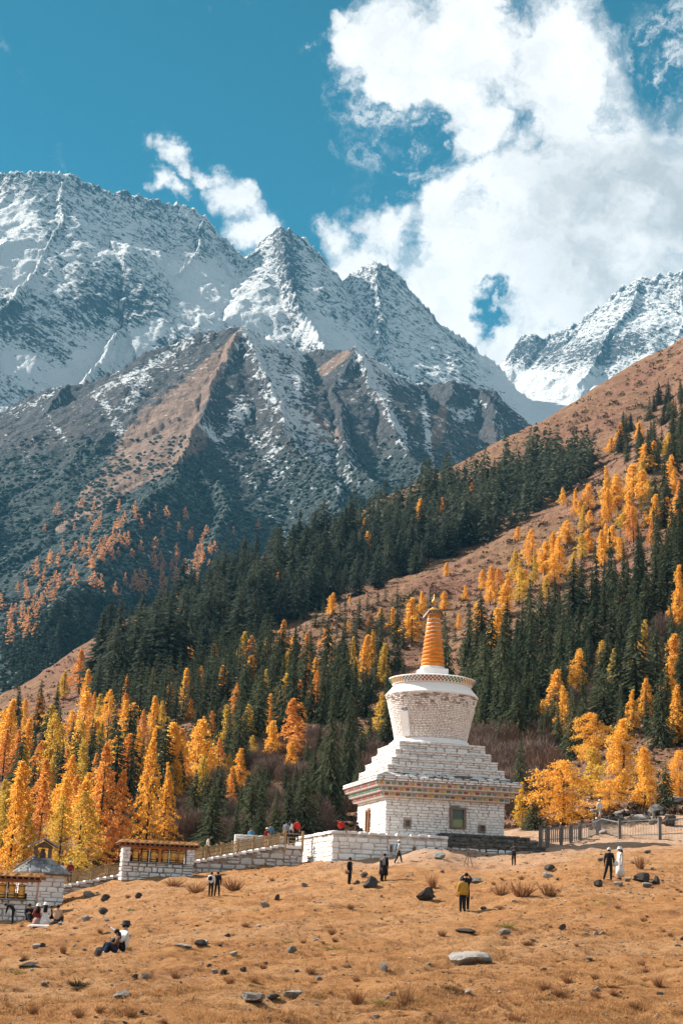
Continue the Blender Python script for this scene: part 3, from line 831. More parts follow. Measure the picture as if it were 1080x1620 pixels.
def plant_px(kind, x, ytop, ybase, label, group, variant=None, width=None):
    p = hit(x, ybase)
    if p is None:
        print('no ground at', x, ybase); return None
    dist = math.hypot(p.x, p.y) / math.cos(PITCH * 0.4)
    h = (ybase - ytop) * dist / FPX / 0.97
    wide = 1.0
    if width:
        base = {'lar': .50, 'laro': .50, 'lary': .50, 'larb': .78, 'lart': .50, 'spr': .42, 'sprn': .46, 'fir': .46, 'yng': .42, 'twg': .9, 'blb': 1.1}[kind]
        wide = float(np.clip((width / (ybase - ytop)) / base, 0.55, 1.9))
    return plant(kind, p - Vector((0, 0, 0.15)), h, label, group, variant, wide)
def in_poly(x, y, poly):
    r = False
    for (x1, y1), (x2, y2) in zip(poly, poly[1:] + poly[:1]):
        if (y1 > y) != (y2 > y) and x < (x2 - x1) * (y - y1) / (y2 - y1) + x1:
            r = not r
    return r
def scatter(poly, n, gap):
    """n well-spaced photo points inside a polygon (best effort)."""
    xs, ys = [p[0] for p in poly], [p[1] for p in poly]
    out, tries = [], 0
    while len(out) < n and tries < n * 60:
        tries += 1
        x, y = RG.uniform(min(xs), max(xs)), RG.uniform(min(ys), max(ys))
        if not in_poly(x, y, poly):
            continue
        if any(abs(x - a) < gap and abs(y - b) < gap for a, b in out):
            continue
        out.append((x, y))
    return out

# --- larches that stand out, (x, top, foot, crown width, kind, variant)
G_FENCE, G_SLOPE, G_SPIRE, G_WOOD, G_FRONT = "golden trees above the picket fence", "golden larches on the open right slope", "golden larches behind the spire", "larches of the left wood", "large larches behind the shelters"
for x, a, b, w, k, v, lab in [
    (890, 1207, 1306, 98, 'larb', 0, "round golden-yellow tree with a low crown right behind the picket fence"),
    (985, 1142, 1255, 84, 'larb', 1, "largest golden tree in the cluster above the picket fence"),
    (935, 1130, 1205, 60, 'larb', 2, "golden tree at the upper left of the cluster above the picket fence"),
    (1020, 1187, 1280, 68, 'larb', 1, "deep golden tree with its dark trunk showing beside the rubble heap"),
    (963, 1235, 1285, 54, 'larb', 2, "small low golden tree between the round tree and the rubble heap"),
    (935, 1185, 1265, 54, 'lary', 2, "yellow-green tree half in shade behind the round golden tree"),
    (1075, 1190, 1265, 46, 'larb', 0, "golden tree cut by the right edge above the rubble heap"),
    (1072, 1088, 1180, 40, 'lar', 1, "tall golden larch by the right edge, upslope of the fence trees"),
    (1022, 1075, 1140, 32, 'lar', 3, "slim golden larch wedged between dark spruces above the fence trees"),
    (888, 1088, 1185, 40, 'lar', 1, "golden larch half hidden by a dark spruce above the round golden tree"),
    (825, 1240, 1312, 30, 'lary', 1, "yellow tree peeping out behind the right corner of the stupa")]:
    plant_px(k, x, a, b, lab, G_FENCE, v, w)
for x, a, b, w in [(982,667,705,16),(966,690,716,22),(1012,666,698,18),(1022,700,745,22),(1034,696,716,14),(957,735,825,20),(972,748,805,26),(1002,732,788,32),(1016,742,792,26),(930,763,808,20),(911,770,815,14),(995,775,836,24),(1022,803,832,14),
    (1046,806,832,20),(1055,785,818,16),(1065,740,780,14),(931,835,872,22),(969,830,874,24),(898,822,858,24),(841,835,900,24),(863,855,908,26),(883,848,910,24),(819,832,856,12),(820,893,925,16),(830,900,930,14),(933,806,830,14),(875,840,880,18),(890,770,800,12)]:
    plant_px('lar', x, a, b, "golden larch on the bare upper right slope, " + ("large" if b - a > 50 else "middling" if b - a > 36 else "small") + (", highest cluster" if a < 720 else ", beside the spruces at right" if x > 940 else ", lower left cluster" if x < 860 else ", middle cluster"), G_SLOPE, None, w * 1.35)
    if RG.random() < .6 and b - a > 34:
        q = RG.uniform(-.55, .55) * w
        hh = (b - a) * RG.uniform(.45, .75)
        plant_px('lary' if RG.random() < .3 else 'lar', x + q, b + 2 - hh, b + 2, "smaller larch beside a bigger one, bare upper right slope" + (", highest cluster" if a < 720 else ", beside the spruces at right" if x > 940 else ", lower left cluster" if x < 860 else ", middle cluster"), G_SLOPE, None, w)
for x, a, b, w, k in [(650,945,1018,50,'lar'),(785,962,1036,44,'lar'),(775,895,958,32,'lar'),(800,905,952,24,'lar'),(827,900,938,22,'lar'),(577,1005,1082,32,'lar'),(605,1018,1090,36,'lary'),(602,1100,1180,46,'lary'),(702,934,966,22,'lar'),(706,889,912,16,'lar'),
    (725,970,997,13,'lar'),(550,980,1000,14,'lar'),(582,975,997,16,'laro'),(601,960,980,14,'lar'),(553,942,953,7,'lar'),(525,937,974,26,'lar'),(447,980,1032,32,'laro'),(465,1003,1036,20,'lar'),(515,992,1030,26,'laro'),(395,1005,1063,36,'laro'),(500,1040,1080,16,'lar'),(563,1040,1090,18,'lary'),
    (735,925,950,14,'lar'),(762,900,935,20,'lar'),(620,960,1000,22,'lar'),(665,935,975,20,'lar')]:
    plant_px(k, x, a, b, ("golden larch right of the spire" if x > 690 else "golden larch left of the spire") + " on the slope behind, " + ("large" if b - a > 55 else "middling" if b - a > 33 else "tiny") + (", upslope" if b < 990 else ", halfway up" if b < 1050 else ", downslope"), G_SPIRE, None, w)
plant_px('lar', 1073, 895, 1000, "tall deep-orange larch rising by the right edge among dark spruces", None, 3, 34)
plant_px('laro', 462, 1108, 1208, "spreading orange larch with separate tiers of branches, mid-slope left of the stupa", None, 0, 66)
for x, a, b, w, k in [(277,934,968,14,'lar'),(440,900,938,14,'lar'),(125,1030,1098,44,'laro'),(100,1062,1108,30,'lary'),(472,1076,1125,24,'laro'),(445,1090,1155,44,'laro'),(330,1125,1175,28,'laro'),(306,1152,1208,34,'laro'),(262,1158,1258,46,'lar'),(202,1160,1222,30,'lary'),(240,1103,1165,30,'lar'),
    (195,1098,1142,36,'laro'),(170,1094,1172,34,'lar'),(128,1100,1212,50,'lar'),(75,1135,1242,46,'lary'),(150,1143,1208,30,'lar'),(10,1112,1212,44,'lar'),(83,1198,1262,36,'lary'),(400,1130,1165,28,'lar'),(345,1168,1222,30,'laro'),(275,1205,1275,40,'lar'),(425,1098,1150,24,'lar'),(40,1140,1220,36,'lar'),(108,1200,1290,36,'lar'),
    (215,1150,1215,28,'lar'),(30,1185,1270,36,'lary'),(60,1175,1245,32,'laro'),(180,1170,1240,34,'lar'),(135,1060,1110,26,'lar'),(300,1105,1140,20,'laro'),(155,1100,1160,30,'lary'),(360,1195,1245,24,'lary'),(255,1110,1160,24,'lary'),(225,1125,1190,26,'laro')]:
    plant_px(k, x, a, b, {"lar": "golden larch", "laro": "orange larch", "lary": "yellow-green larch"}[k] + " in the left wood, " + ("big" if b - a > 75 else "middling" if b - a > 45 else "small") + (", far left" if x < 70 else ", left" if x < 160 else ", middle" if x < 270 else ", right") + (", top row" if a < 1100 else ", middle rows" if a < 1165 else ", lower rows"), G_WOOD, None, w)
for x, a, b, w, k, v, lab in [
    (152, 1190, 1385, 92, 'lart', 0, "tall orange larch with a visible dark trunk left of the middle shelter"),
    (228, 1163, 1370, 66, 'lart', 1, "slender golden larch with a straight dark trunk behind the middle shelter's left end"),
    (12, 1238, 1405, 80, 'lart', 1, "golden larch with a dark trunk at the left edge behind the shelter"),
    (55, 1243, 1400, 74, 'lart', 0, "rusty orange larch with a narrow top above the slab-roofed hut"),
    (90, 1270, 1402, 70, 'lart', 2, "yellowish larch directly behind the lantern of the slab-roofed hut"),
    (34, 1296, 1408, 60, 'lart', 2, "low yellow-green larch just left of the slab-roofed hut's lantern"),
    (122, 1262, 1395, 80, 'lart', 2, "yellow-green larch behind the lower end of the stair"),
    (188, 1228, 1375, 66, 'lart', 0, "orange larch behind the railing left of the middle shelter"),
    (258, 1215, 1350, 52, 'lart', 1, "golden larch above the roof of the middle shelter")]:
    plant_px(k, x, a, b, lab, G_FRONT, v, w)
# --- conifers that stand out
for x, a, b, w, k, lab in [
    (27, 1085, 1148, 26, 'sprn', "leftmost of the three dark firs on the brown shoulder at the left"),
    (60, 1078, 1158, 30, 'sprn', "middle and tallest of the three dark firs on the brown shoulder at the left"),
    (86, 1080, 1150, 26, 'sprn', "rightmost of the three dark firs on the brown shoulder at the left"),
    (215, 1240, 1362, 46, 'sprn', "broad dark spruce standing just left of the middle shelter's roof"),
    (375, 1112, 1228, 46, 'sprn', "dark spruce with wide tiered branches in front of orange larches, mid-slope"),
    (335, 1235, 1348, 60, 'sprn', "broad black-green spruce rising behind the middle shelter's right end"),
    (372, 1285, 1350, 44, 'sprn', "low dark spruce behind the stair railing"),
    (412, 1275, 1345, 48, 'sprn', "dark spruce behind the people at the top of the stair"),
    (520, 1105, 1295, 58, 'sprn', "tallest dark spruce left of the stupa"),
    (545, 1085, 1270, 44, 'sprn', "dark spruce close behind the tallest one left of the stupa"),
    (510, 1025, 1165, 32, 'spr', "slim dark spruce high above the tallest one left of the stupa"),
    (1010, 828, 972, 46, 'sprn', "tall tiered dark spruce standing on the brown spur at right"),
    (968, 838, 990, 34, 'spr', "tall narrow spruce left of the tiered one on the brown spur"),
    (944, 852, 975, 28, 'spr', "narrow spruce at the left end of the trio on the brown spur"),
    (706, 968, 1090, 34, 'spr', "dark spruce close beside the orange spire"),
    (760, 1000, 1105, 34, 'spr', "dark spruce right of the stupa vessel's rim"),
    (822, 950, 1085, 32, 'spr', "narrow spruce in the pair below the bare brown spur"),
    (836, 945, 1080, 34, 'spr', "taller spruce of the pair below the bare brown spur"),
    (882, 930, 1000, 20, 'spr', "thin spruce standing alone on the bare brown spur"),
    (905, 1090, 1200, 40, 'sprn', "dark spruce beside a golden larch above the round golden tree"),
    (820, 1170, 1285, 36, 'sprn', "olive-green spruce behind the right side of the stupa"),
    (1055, 1205, 1282, 34, 'sprn', "dull green spruce between golden trees above the rubble heap"),
    (845, 1265, 1312, 44, 'sprn', "low dark green spruce at the right foot of the stupa")]:
    plant_px(k, x, a, b, lab, "standout dark conifers", None, w)

# --- woods
NEARW, STUFFW = [], []
def where(x, y, poly):
    xs = [p[0] for p in poly]; fx = (x - min(xs)) / (max(xs) - min(xs))
    k = 0.0
    up = sum(in_poly(x, yy, poly) for yy in range(int(y) - 1, int(y) - 400, -6)); dn = sum(in_poly(x, yy, poly) for yy in range(int(y) + 1, int(y) + 400, 6))
    fy = up / max(1, up + dn)
    h = 'far left' if fx < .2 else 'left' if fx < .4 else 'middle' if fx < .6 else 'right' if fx < .8 else 'far right'
    return h + ', ' + ('upper edge' if fy < .25 else 'lower edge' if fy > .75 else 'inner part')
def wood(kind, poly, n, gap, hmin, hmax, label, group, big=10**6, clump=0.0):
    pts = scatter(poly, n, gap)
    pts.sort(key=lambda q: -q[1])
    for i, (x, y) in enumerate(pts):
        p = hit(x, y)
        if p is None:
            continue
        h = hmin + (hmax - hmin) * RG.random() ** 1.2
        wd = RG.uniform(0.68, 1.42)
        f = (h - hmin) / (hmax - hmin)
        look = ('tall ' if f > .6 else 'short ' if f < .22 else '') + ('broad ' if wd > 1.18 else 'narrow ' if wd < .88 else '')
        kk = kind if isinstance(kind, str) else kind[int(RG.integers(len(kind)))]
        if i < big:
            plant(kk, p - Vector((0, 0, 0.3)), h, look + label + '; ' + where(x, y, poly), group, None, wd)
        else:
            STUFFW.append((kk, p, h))
wood('fir', [(285,975),(330,950),(420,905),(500,868),(560,838),(640,795),(700,772),(760,770),(850,735),(905,725),(950,740),(900,783),(810,836),(735,876),(660,908),(560,944),(490,972),(440,1000),(380,1040),(300,1075),(220,1098),(150,1110),(150,1092),(220,1030)],
     450, 7.2, 13, 27, "dark fir in the dense wood under the skyline", "firs of the dense wood below the ridge", 270)
wood('spr', [(950,720),(1000,668),(1040,640),(1090,610),(1090,740),(1040,760),(1000,730),(960,742)], 38, 9, 10, 17, "dark spruce in the stand under the bare ridge", "spruces at the upper right", 60)
wood('yng', [(165,1120),(215,1098),(330,1050),(420,1025),(440,1050),(400,1085),(340,1125),(262,1150),(200,1140)], 130, 8, 9, 14, "young grey-green spruce under the dense fir wood", "young spruces below the fir wood")
wood('spr', [(330,1140),(400,1090),(450,1050),(520,1060),(560,1110),(560,1180),(480,1150),(420,1190),(330,1230),(290,1200)], 50, 13, 7, 14, "dark spruce among larches left of the stupa", "spruces left of the stupa")
wood('yng', [(430,1030),(490,985),(560,960),(650,940),(690,960),(640,1060),(560,1120),(470,1080)], 70, 12, 5, 9, "small conifer on the slope left of the spire", "small conifers left of the spire")
wood('spr', [(720,1060),(760,1030),(850,1005),(900,965),(950,945),(1000,920),(1090,880),(1090,1110),(1000,1130),(900,1120),(800,1130),(750,1120)], 84, 15, 8.5, 16, "dark spruce in the wood right of the stupa", "spruces right of the stupa")
wood('sprn', [(770,1150),(860,1120),(950,1130),(1090,1120),(1090,1200),(1000,1170),(930,1180),(860,1200),(800,1190)], 24, 20, 6, 11, "dark spruce above the golden fence trees", "spruces above the golden trees")
wood('spr', [(1040,790),(1090,760),(1090,890),(1040,930),(1020,880)], 16, 11, 10, 18, "dark spruce crowding the right edge", "spruces at the right edge")
wood('spr', [(0,1170),(110,1180),(230,1210),(300,1250),(250,1300),(100,1290),(0,1280)], 40, 18, 6, 13, "dark spruce mixed into the left larch wood", "spruces in the larch wood")
wood(['lar', 'lary', 'laro'], [(0,1140),(60,1120),(160,1130),(250,1180),(330,1230),(280,1290),(150,1340),(0,1370)], 44, 19, 6.0, 10.5, "golden larch in the left wood", G_WOOD)
wood('blb', [(690,770),(760,735),(850,690),(950,630),(1060,560),(1090,560),(1090,600),(1000,650),(930,700),(800,745),(720,775)], 46, 11, 1.8, 4.5, "dark shrub on the bare brown ridge", "shrubs on the bare ridge")
wood('blb', [(500,985),(620,940),(740,890),(830,850),(900,800),(960,780),(930,850),(830,930),(740,990),(640,1040),(560,1010)], 70, 10, 1.2, 3.2, "dark shrub on the open slope behind the spire", "shrubs on the open slope")
wood('twg', [(240,1335),(270,1260),(340,1225),(480,1215),(545,1215),(575,1270),(540,1312),(460,1325),(320,1345)], 46, 16, 2.6, 4.6, "leafless mauve bush left of the stupa", "bare bushes left of the stupa")
wood('twg', [(735,1195),(790,1160),(860,1170),(880,1230),(850,1285),(800,1285)], 40, 12, 3.5, 6, "leafless mauve bush right of the stupa", "bare bushes right of the stupa")
wood('twg', [(540,1150),(600,1180),(620,1250),(560,1262),(500,1230)], 18, 15, 3.5, 6, "leafless bush close behind the stupa", "bare bushes behind the stupa")
for x, a, b, w in [(1040,1005,1085,60),(965,1050,1120,60),(990,1070,1110,40),(1065,1030,1080,44),(880,1000,1030,30)]:
    plant_px('twg', x, a, b, "rounded leafless reddish-brown tree crown among the spruces at right", "bare trees among the right spruces", 3, w)
wood('twg', [(100,1375),(140,1350),(200,1350),(270,1335),(300,1340),(250,1365),(150,1385)], 10, 22, 2.5, 4, "low leafless bush behind the stair", "low bare bushes behind the stair")
wood('spr', [(535,1030),(640,1010),(655,1130),(640,1190),(560,1215),(540,1120)], 26, 14, 6, 11, "dark spruce close behind the stupa's left side", "spruces close behind the stupa")
wood('spr', [(725,1080),(800,1070),(880,1090),(875,1180),(790,1175),(735,1190)], 30, 14, 5.5, 10, "dark spruce close behind the stupa's right side", "spruces close behind the stupa")
wood('yng', [(740,1100),(790,1090),(800,1150),(750,1160)], 8, 12, 4, 7, "light green young spruce right of the stupa's round body", "light green spruces by the stupa")
wood('twg', [(370,1240),(420,1190),(500,1180),(560,1190),(540,1230),(450,1235)], 26, 13, 3.5, 5.5, "leafless mauve bush left of the stupa", "bare bushes left of the stupa")
wood('twg', [(880,1060),(960,1010),(1060,1000),(1080,1100),(960,1130),(890,1130)], 24, 22, 4, 6.5, "leafless bush between the right slope's spruces", "bare bushes among the right spruces")
wood(['lar', 'lary'], [(860,1150),(930,1060),(1060,1030),(1080,1150),(980,1160)], 9, 40, 6, 10, "golden larch among the right spruces", "larches among the right spruces")
wood(['lar', 'laro', 'lary'], [(290,1180),(400,1100),(560,1010),(600,1060),(520,1130),(380,1200)], 16, 30, 6, 10, "golden larch among spruces left of the stupa", "larches left of the stupa")
wood('sprn', [(300,1300),(350,1265),(440,1262),(500,1270),(545,1290),(520,1318),(440,1332),(340,1346)], 26, 17, 4.2, 7.5, "black-green spruce behind the upper stair", "spruces behind the stair")
wood('sprn', [(470,1210),(560,1190),(580,1280),(545,1300),(490,1280)], 12, 18, 5.5, 9.5, "black-green spruce close left of the stupa", "spruces close left of the stupa")
wood(['lar', 'lary', 'laro'], [(300,1250),(420,1200),(470,1230),(420,1280),(320,1300)], 7, 28, 4.5, 8, "golden larch in the bush thicket left of the stupa", "larches in the thicket")
wood(['lar', 'laro'], [(300,1000),(420,930),(560,860),(700,800),(800,790),(700,860),(560,930),(420,990)], 10, 30, 12, 17, "golden larch inside the dense fir wood", "larches in the fir wood")
wood(['lar', 'laro', 'lary'], [(170,1120),(330,1060),(430,1040),(400,1085),(262,1145)], 12, 24, 7, 11, "golden larch among the young spruces", "larches among the young spruces")
wood(['lar', 'lary', 'laro'], [(740,985),(800,930),(880,870),(960,800),(1020,740),(1070,720),(1080,860),(1000,880),(900,930),(820,985),(760,1030)], 34, 22, 6, 11, "golden larch on the right slope's middle", "larches on the middle right slope")
wood('yng', [(640,1000),(740,930),(830,880),(930,830),(1000,790),(1060,760),(1060,870),(940,930),(800,990),(700,1040)], 50, 15, 2.5, 6.5, "small green conifer on the bare right slope", "small conifers on the right slope")
wood('twg', [(150,1340),(200,1290),(290,1250),(330,1260),(300,1330),(180,1365)], 18, 16, 2.4, 4.2, "leafless mauve bush under the left larches", "bare bushes under the left larches")
wood('blb', [(800,760),(900,700),(1000,640),(1080,600),(1080,720),(960,790),(880,800)], 60, 9, 1.5, 4.0, "dark shrub on the upper right slope", "shrubs on the upper right slope")
def stuff_wood(name, items, mk, label=None):
    V, F, n = [], [], 0
    for kk, p, h in items:
        v, f = mk[int(RG.integers(len(mk)))]
        a = RG.uniform(0, 6.28); c, s = math.cos(a), math.sin(a)
        q = v * np.array([h, h, h])
        q = np.stack([q[:, 0] * c - q[:, 1] * s, q[:, 0] * s + q[:, 1] * c, q[:, 2]], -1) + np.array(p)
        V.append(q); F.append(f + n); n += len(v)
    return np.concatenate(V), np.concatenate(F)
def mesh_arrays(me):
    v = np.empty(len(me.vertices) * 3); me.vertices.foreach_get('co', v)
    f = np.empty(len(me.loops), dtype=np.int32); me.loops.foreach_get('vertex_index', f)
    return v.reshape(-1, 3), f.reshape(-1, 4)
_lod = [mesh_arrays(conifer_mesh("lod", 900 + i, 18, 6, 3, .25, .65, 0.42, 0.10, M_FIR, 0.06, 0.05, 0.3)) for i in range(3)]
v, f = stuff_wood('fir_wood', STUFFW, _lod)
o = link('fir_wood', mesh_from_arrays('fir_wood', v, f, False), M_FIR)
tag(o, "dark mass of firs filling the upper part of the dense wood", "fir wood", None, 'stuff')

# --- the far mountain's lower slopes: small orange larches, dark conifers, hummocky scrub
far_pts = []
for poly, n, g in (([(0,960),(40,910),(110,860),(170,810),(200,815),(190,860),(120,930),(40,985),(0,1010)], 46, 7), ([(120,880),(200,830),(330,830),(330,900),(250,960),(150,960)], 50, 7.5), ([(0,985),(60,960),(60,1010),(0,1040)], 12, 7), ([(260,880),(340,880),(335,930),(270,935)], 14, 7), ([(0,840),(160,790),(440,830),(420,880),(320,840),(40,900)], 16, 14)):
    far_pts += scatter(poly, n, g)
for x, y in far_pts:
    p = mountain_hit(x, y)
    if p is not None:
        hh = RG.uniform(12, 23)
        plant('larf', p, hh, ("larger" if hh > 19.5 else "small" if hh > 15.5 else "tiny") + " orange larch on the far mountain's lower slope; " + ('left edge' if x < 60 else 'left' if x < 140 else 'middle' if x < 230 else 'right') + (', high up' if y < 850 else ', halfway' if y < 920 else ', low down'), "larches on the far mountain", None, RG.uniform(0.9, 1.3))
def _ico():
    g = (1 + 5 ** .5) / 2
    v = np.array([(-1, g, 0), (1, g, 0), (-1, -g, 0), (1, -g, 0), (0, -1, g), (0, 1, g), (0, -1, -g), (0, 1, -g), (g, 0, -1), (g, 0, 1), (-g, 0, -1), (-g, 0, 1)]) / math.sqrt(1 + g * g)
    f = np.array([(0, 11, 5), (0, 5, 1), (0, 1, 7), (0, 7, 10), (0, 10, 11), (1, 5, 9), (5, 11, 4), (11, 10, 2), (10, 7, 6), (7, 1, 8), (3, 9, 4), (3, 4, 2), (3, 2, 6), (3, 6, 8), (3, 8, 9), (4, 9, 5), (2, 4, 11), (6, 2, 10), (8, 6, 7), (9, 8, 1)])
    return v, f
ICO = _ico()
def hillside_scrub():
    rg = rng(404)
    C, S = [], []
    for i in range(24000):
        x, y = rg.uniform(-30, 1110), rg.uniform(540, 1320)
        c = perlin(np.array([x / 45.0]), np.array([y / 22.0]), 91)[0] + 0.6 * perlin(np.array([x / 13.0]), np.array([y / 8.0]), 92)[0]
        if c < rg.uniform(-0.6, 0.6): continue
        p = hit(x, y, 142)
        if p is None: continue
        C.append(p[:]); S.append(rg.uniform(.35, 1.0) * (0.55 + p.length / 900))
    C, S = np.array(C), np.array(S)
    k = 5
    n = len(C) * k
    d = rg.normal(0, 1, (n, 3)); d[:, 2] = np.abs(d[:, 2]); d /= np.linalg.norm(d, axis=1, keepdims=True)
    S = np.repeat(S, k); C = np.repeat(C, k, 0) + d * S[:, None] * np.array([.9, .9, .6])
    v, f = cards(C, d, S * rg.uniform(.6, 1.3, n), S * rg.uniform(.4, .9, n), rg.uniform(-1.5, 1.5, n), rg)
    m = mat_foliage("heath_scrub", (0.045, 0.034, 0.026), (0.045, 0.034, 0.026), (0.26, 0.15, 0.09), 0.1)
    tag(link('hillside_scrub', mesh_from_arrays('hillside_scrub', v, f, False), m), "low rusty heath scrub over the brown hillside", "scrub", None, 'stuff')
hillside_scrub()
def far_cover():
    # conifers
    lod = [mesh_arrays(conifer_mesh("lod", 950 + i, 7, 5, 2, .24, .8, 0.35, 0.20, M_FIR, 0.05, 0.0, 0.3)) for i in range(2)]
    items = []
    for x, y in scatter([(0,1000),(120,960),(260,950),(330,900),(345,940),(280,1000),(180,1060),(0,1120)], 520, 3.2):
        p = mountain_hit(x, y)
        if p is not None:
            items.append(('f', p, RG.uniform(11, 20)))
    v, f = stuff_wood('x', items, lod)
    tag(link('far_conifer_wood', mesh_from_arrays('far_conifer_wood', v, f, False), M_FIR), "blue-dark conifers on the far mountain's foot", "conifer wood", None, 'stuff')
    # scrub hummocks
    bv, bf = ICO
    V, F, n = [], [], 0
    xs = RG.uniform(-20, 760, 17000); ys = RG.uniform(690, 1110, 17000)
    for x, y in zip(xs, ys):
        dens = 0.5 + 0.5 * math.sin(x * 0.045 + math.sin(y * 0.03) * 2) * math.cos(y * 0.05 + x * 0.012)
        if RG.random() > dens * min(1, (y - 660) / 130) + 0.12:
            continue
        p = mountain_hit(x, y)
        if p is None:
            continue
        s = RG.uniform(1.4, 4.2)
        q = bv * (1 + RG.normal(0, 0.13, bv.shape)) * np.array([s * 1.25, s * 1.25, s * 0.8]) + np.array(p)
        V.append(q); F.append(bf + n); n += len(bv)
    m, t = new_mat("scrub_leaves")
    g = t.n('NewGeometry')
    col = t.mix(g.outputs['Random Per Island'], (0.028, 0.040, 0.040), (0.115, 0.142, 0.128))
    t.surf(col, 0.9, t.bump(t.noise(g.outputs['Position'], 0.5, 3, 0.7), 0.8, 2.0), spec=0.05)
    tag(link('mountain_scrub', mesh_from_arrays('mountain_scrub', np.concatenate(V), np.concatenate(F), True), m), "rounded dark scrub covering the mountain's lower flank", "scrub", None, 'stuff')
far_cover()
# ------------------------------------------------------------------ masonry and building helpers
def mat_whitewash(name, base=(0.80, 0.75, 0.71), dirt=0.35, scale=1.0):
    m, t = new_mat(name)
    oi = t.n('ObjectInfo'); p = t.n('NewGeometry').outputs['Position']; isl = t.n('NewGeometry').outputs['Random Per Island']
    a = t.noise(p, 1.1 * scale, 5, 0.65); b = t.noise(p, 6 * scale, 5, 0.7)
    rnd = t.math('FRACT', t.math('ADD', oi.outputs['Random'], isl))
    col = t.mix(rnd, base, tuple(c * 0.80 for c in base))
    st = t.math('MULTIPLY', t.ramp(b, 0.52, 0.75), dirt)
    col = t.mix(st, col, (0.30, 0.22, 0.17))
    col = t.mix(t.math('MULTIPLY', t.ramp(a, 0.55, 0.75), dirt), col, (0.42, 0.34, 0.28))
    sep = t.n('SeparateXYZ', {0: p})
    drip = t.n('CombineXYZ', {0: t.math('MULTIPLY', sep.outputs[0], 2.2), 1: t.math('MULTIPLY', sep.outputs[1], 2.2), 2: t.math('MULTIPLY', sep.outputs[2], 0.35)})
    col = t.mix(t.math('MULTIPLY', t.ramp(t.noise(drip, 1.0, 4, 0.6), 0.58, 0.76), dirt * 0.8), col, (0.25, 0.19, 0.15))
    t.surf(col, 0.9, t.bump(b, 0.5, 0.04), spec=0.1)
    return m
def mat_plain(name, c1, c2=None, scale=6.0, rough=0.8, bump=0.02, spec=0.15, metal=0.0):
    m, t = new_mat(name)
    p = t.n('NewGeometry').outputs['Position']
    n = t.noise(p, scale, 5, 0.65)
    col = t.mix(t.ramp(n, 0.3, 0.7), c1, c2 or tuple(x * 0.7 for x in c1))
    t.surf(col, rough, t.bump(n, 0.6, bump), spec=spec, Metallic=metal)
    return m
M_WHITE = mat_whitewash("whitewashed_stone", (0.81, 0.775, 0.75), 0.40)
M_WHITE_OLD = mat_whitewash("weathered_whitewashed_stone", (0.76, 0.72, 0.695), 0.65)
M_LIME = mat_whitewash("lime_plaster", (0.82, 0.79, 0.77), 0.14, 0.6)
M_MORTAR = mat_plain("dark_mortar", (0.42, 0.36, 0.32), (0.13, 0.10, 0.085), 1.6, 0.95)
M_MORTAR_L = mat_plain("pale_mortar", (0.62, 0.55, 0.50), (0.22, 0.17, 0.14), 1.6, 0.95)
M_MOSS = mat_plain("blackened_stone", (0.055, 0.047, 0.040), (0.16, 0.135, 0.115), 2.5, 0.95, 0.05)
M_SLATE = mat_plain("slate_slab", (0.10, 0.10, 0.11), (0.34, 0.33, 0.33), 1.2, 0.85)
M_CREAM = mat_plain("cream_band", (0.68, 0.58, 0.51), (0.58, 0.48, 0.42), 3.0, 0.9)
M_BLOCK = [mat_plain("red_block_paint", (0.30, 0.10, 0.085)), mat_plain("green_block_paint", (0.10, 0.21, 0.16)), mat_plain("yellow_block_paint", (0.58, 0.33, 0.08)), mat_plain("blue_grey_block_paint", (0.23, 0.27, 0.31))]
M_ORANGE = mat_plain("orange_spire_paint", (0.62, 0.215, 0.024), (0.46, 0.13, 0.014), 2.0, 0.8, 0.03, 0.25)
M_GILT = mat_plain("gilded_ornament", (0.72, 0.36, 0.07), (0.42, 0.20, 0.04), 8.0, 0.45, 0.02, 0.5, 0.3)
M_DARKWOOD = mat_plain("dark_wood", (0.10, 0.062, 0.042), (0.17, 0.11, 0.075), 5.0, 0.8)
M_PAINTWOOD = mat_plain("ochre_painted_wood", (0.58, 0.23, 0.06), (0.42, 0.14, 0.04), 5.0, 0.75)
M_REDWOOD = mat_plain("brown_red_timber", (0.30, 0.15, 0.085), (0.20, 0.09, 0.05), 6.0, 0.85)
M_WHEEL = mat_plain("prayer_wheel_brass", (0.78, 0.42, 0.08), (0.55, 0.25, 0.05), 7.0, 0.5, 0.02, 0.4, 0.1)
M_RAILWOOD = mat_plain("yellow_brown_railing_paint", (0.36, 0.24, 0.115), (0.26, 0.17, 0.09), 6.0, 0.8)
M_CONCRETE = mat_plain("grey_concrete_post", (0.11, 0.095, 0.085), (0.17, 0.15, 0.14), 4.0, 0.9)
M_PICKET = mat_plain("weathered_grey_wood", (0.27, 0.23, 0.205), (0.17, 0.14, 0.125), 6.0, 0.9)
M_STEEL = mat_plain("grey_steel", (0.24, 0.22, 0.21), (0.15, 0.14, 0.13), 9.0, 0.5, 0.01, 0.4, 0.3)
M_TURFROOF = mat_plain("dry_roof_turf", (0.40, 0.21, 0.085), (0.24, 0.115, 0.05), 5.0, 0.98, 0.06, 0.02)
M_GLASS = None
def _mk_glass():
    m, t = new_mat("dusty_window_glass")
    p = t.n('TexCoord').outputs['Generated']
    z = t.n('SeparateXYZ', {0: p}).outputs[2]
    n = t.noise(p, 3, 4, 0.6)
    curtain = t.ramp(t.math('ADD', z, t.math('MULTIPLY', t.math('SUBTRACT', n, 0.5), 0.12)), 0.34, 0.50)
    col = t.mix(curtain, (0.20, 0.20, 0.065), (0.055, 0.055, 0.035))
    t.surf(col, 0.22, spec=0.6)
    return m
M_GLASS = _mk_glass()

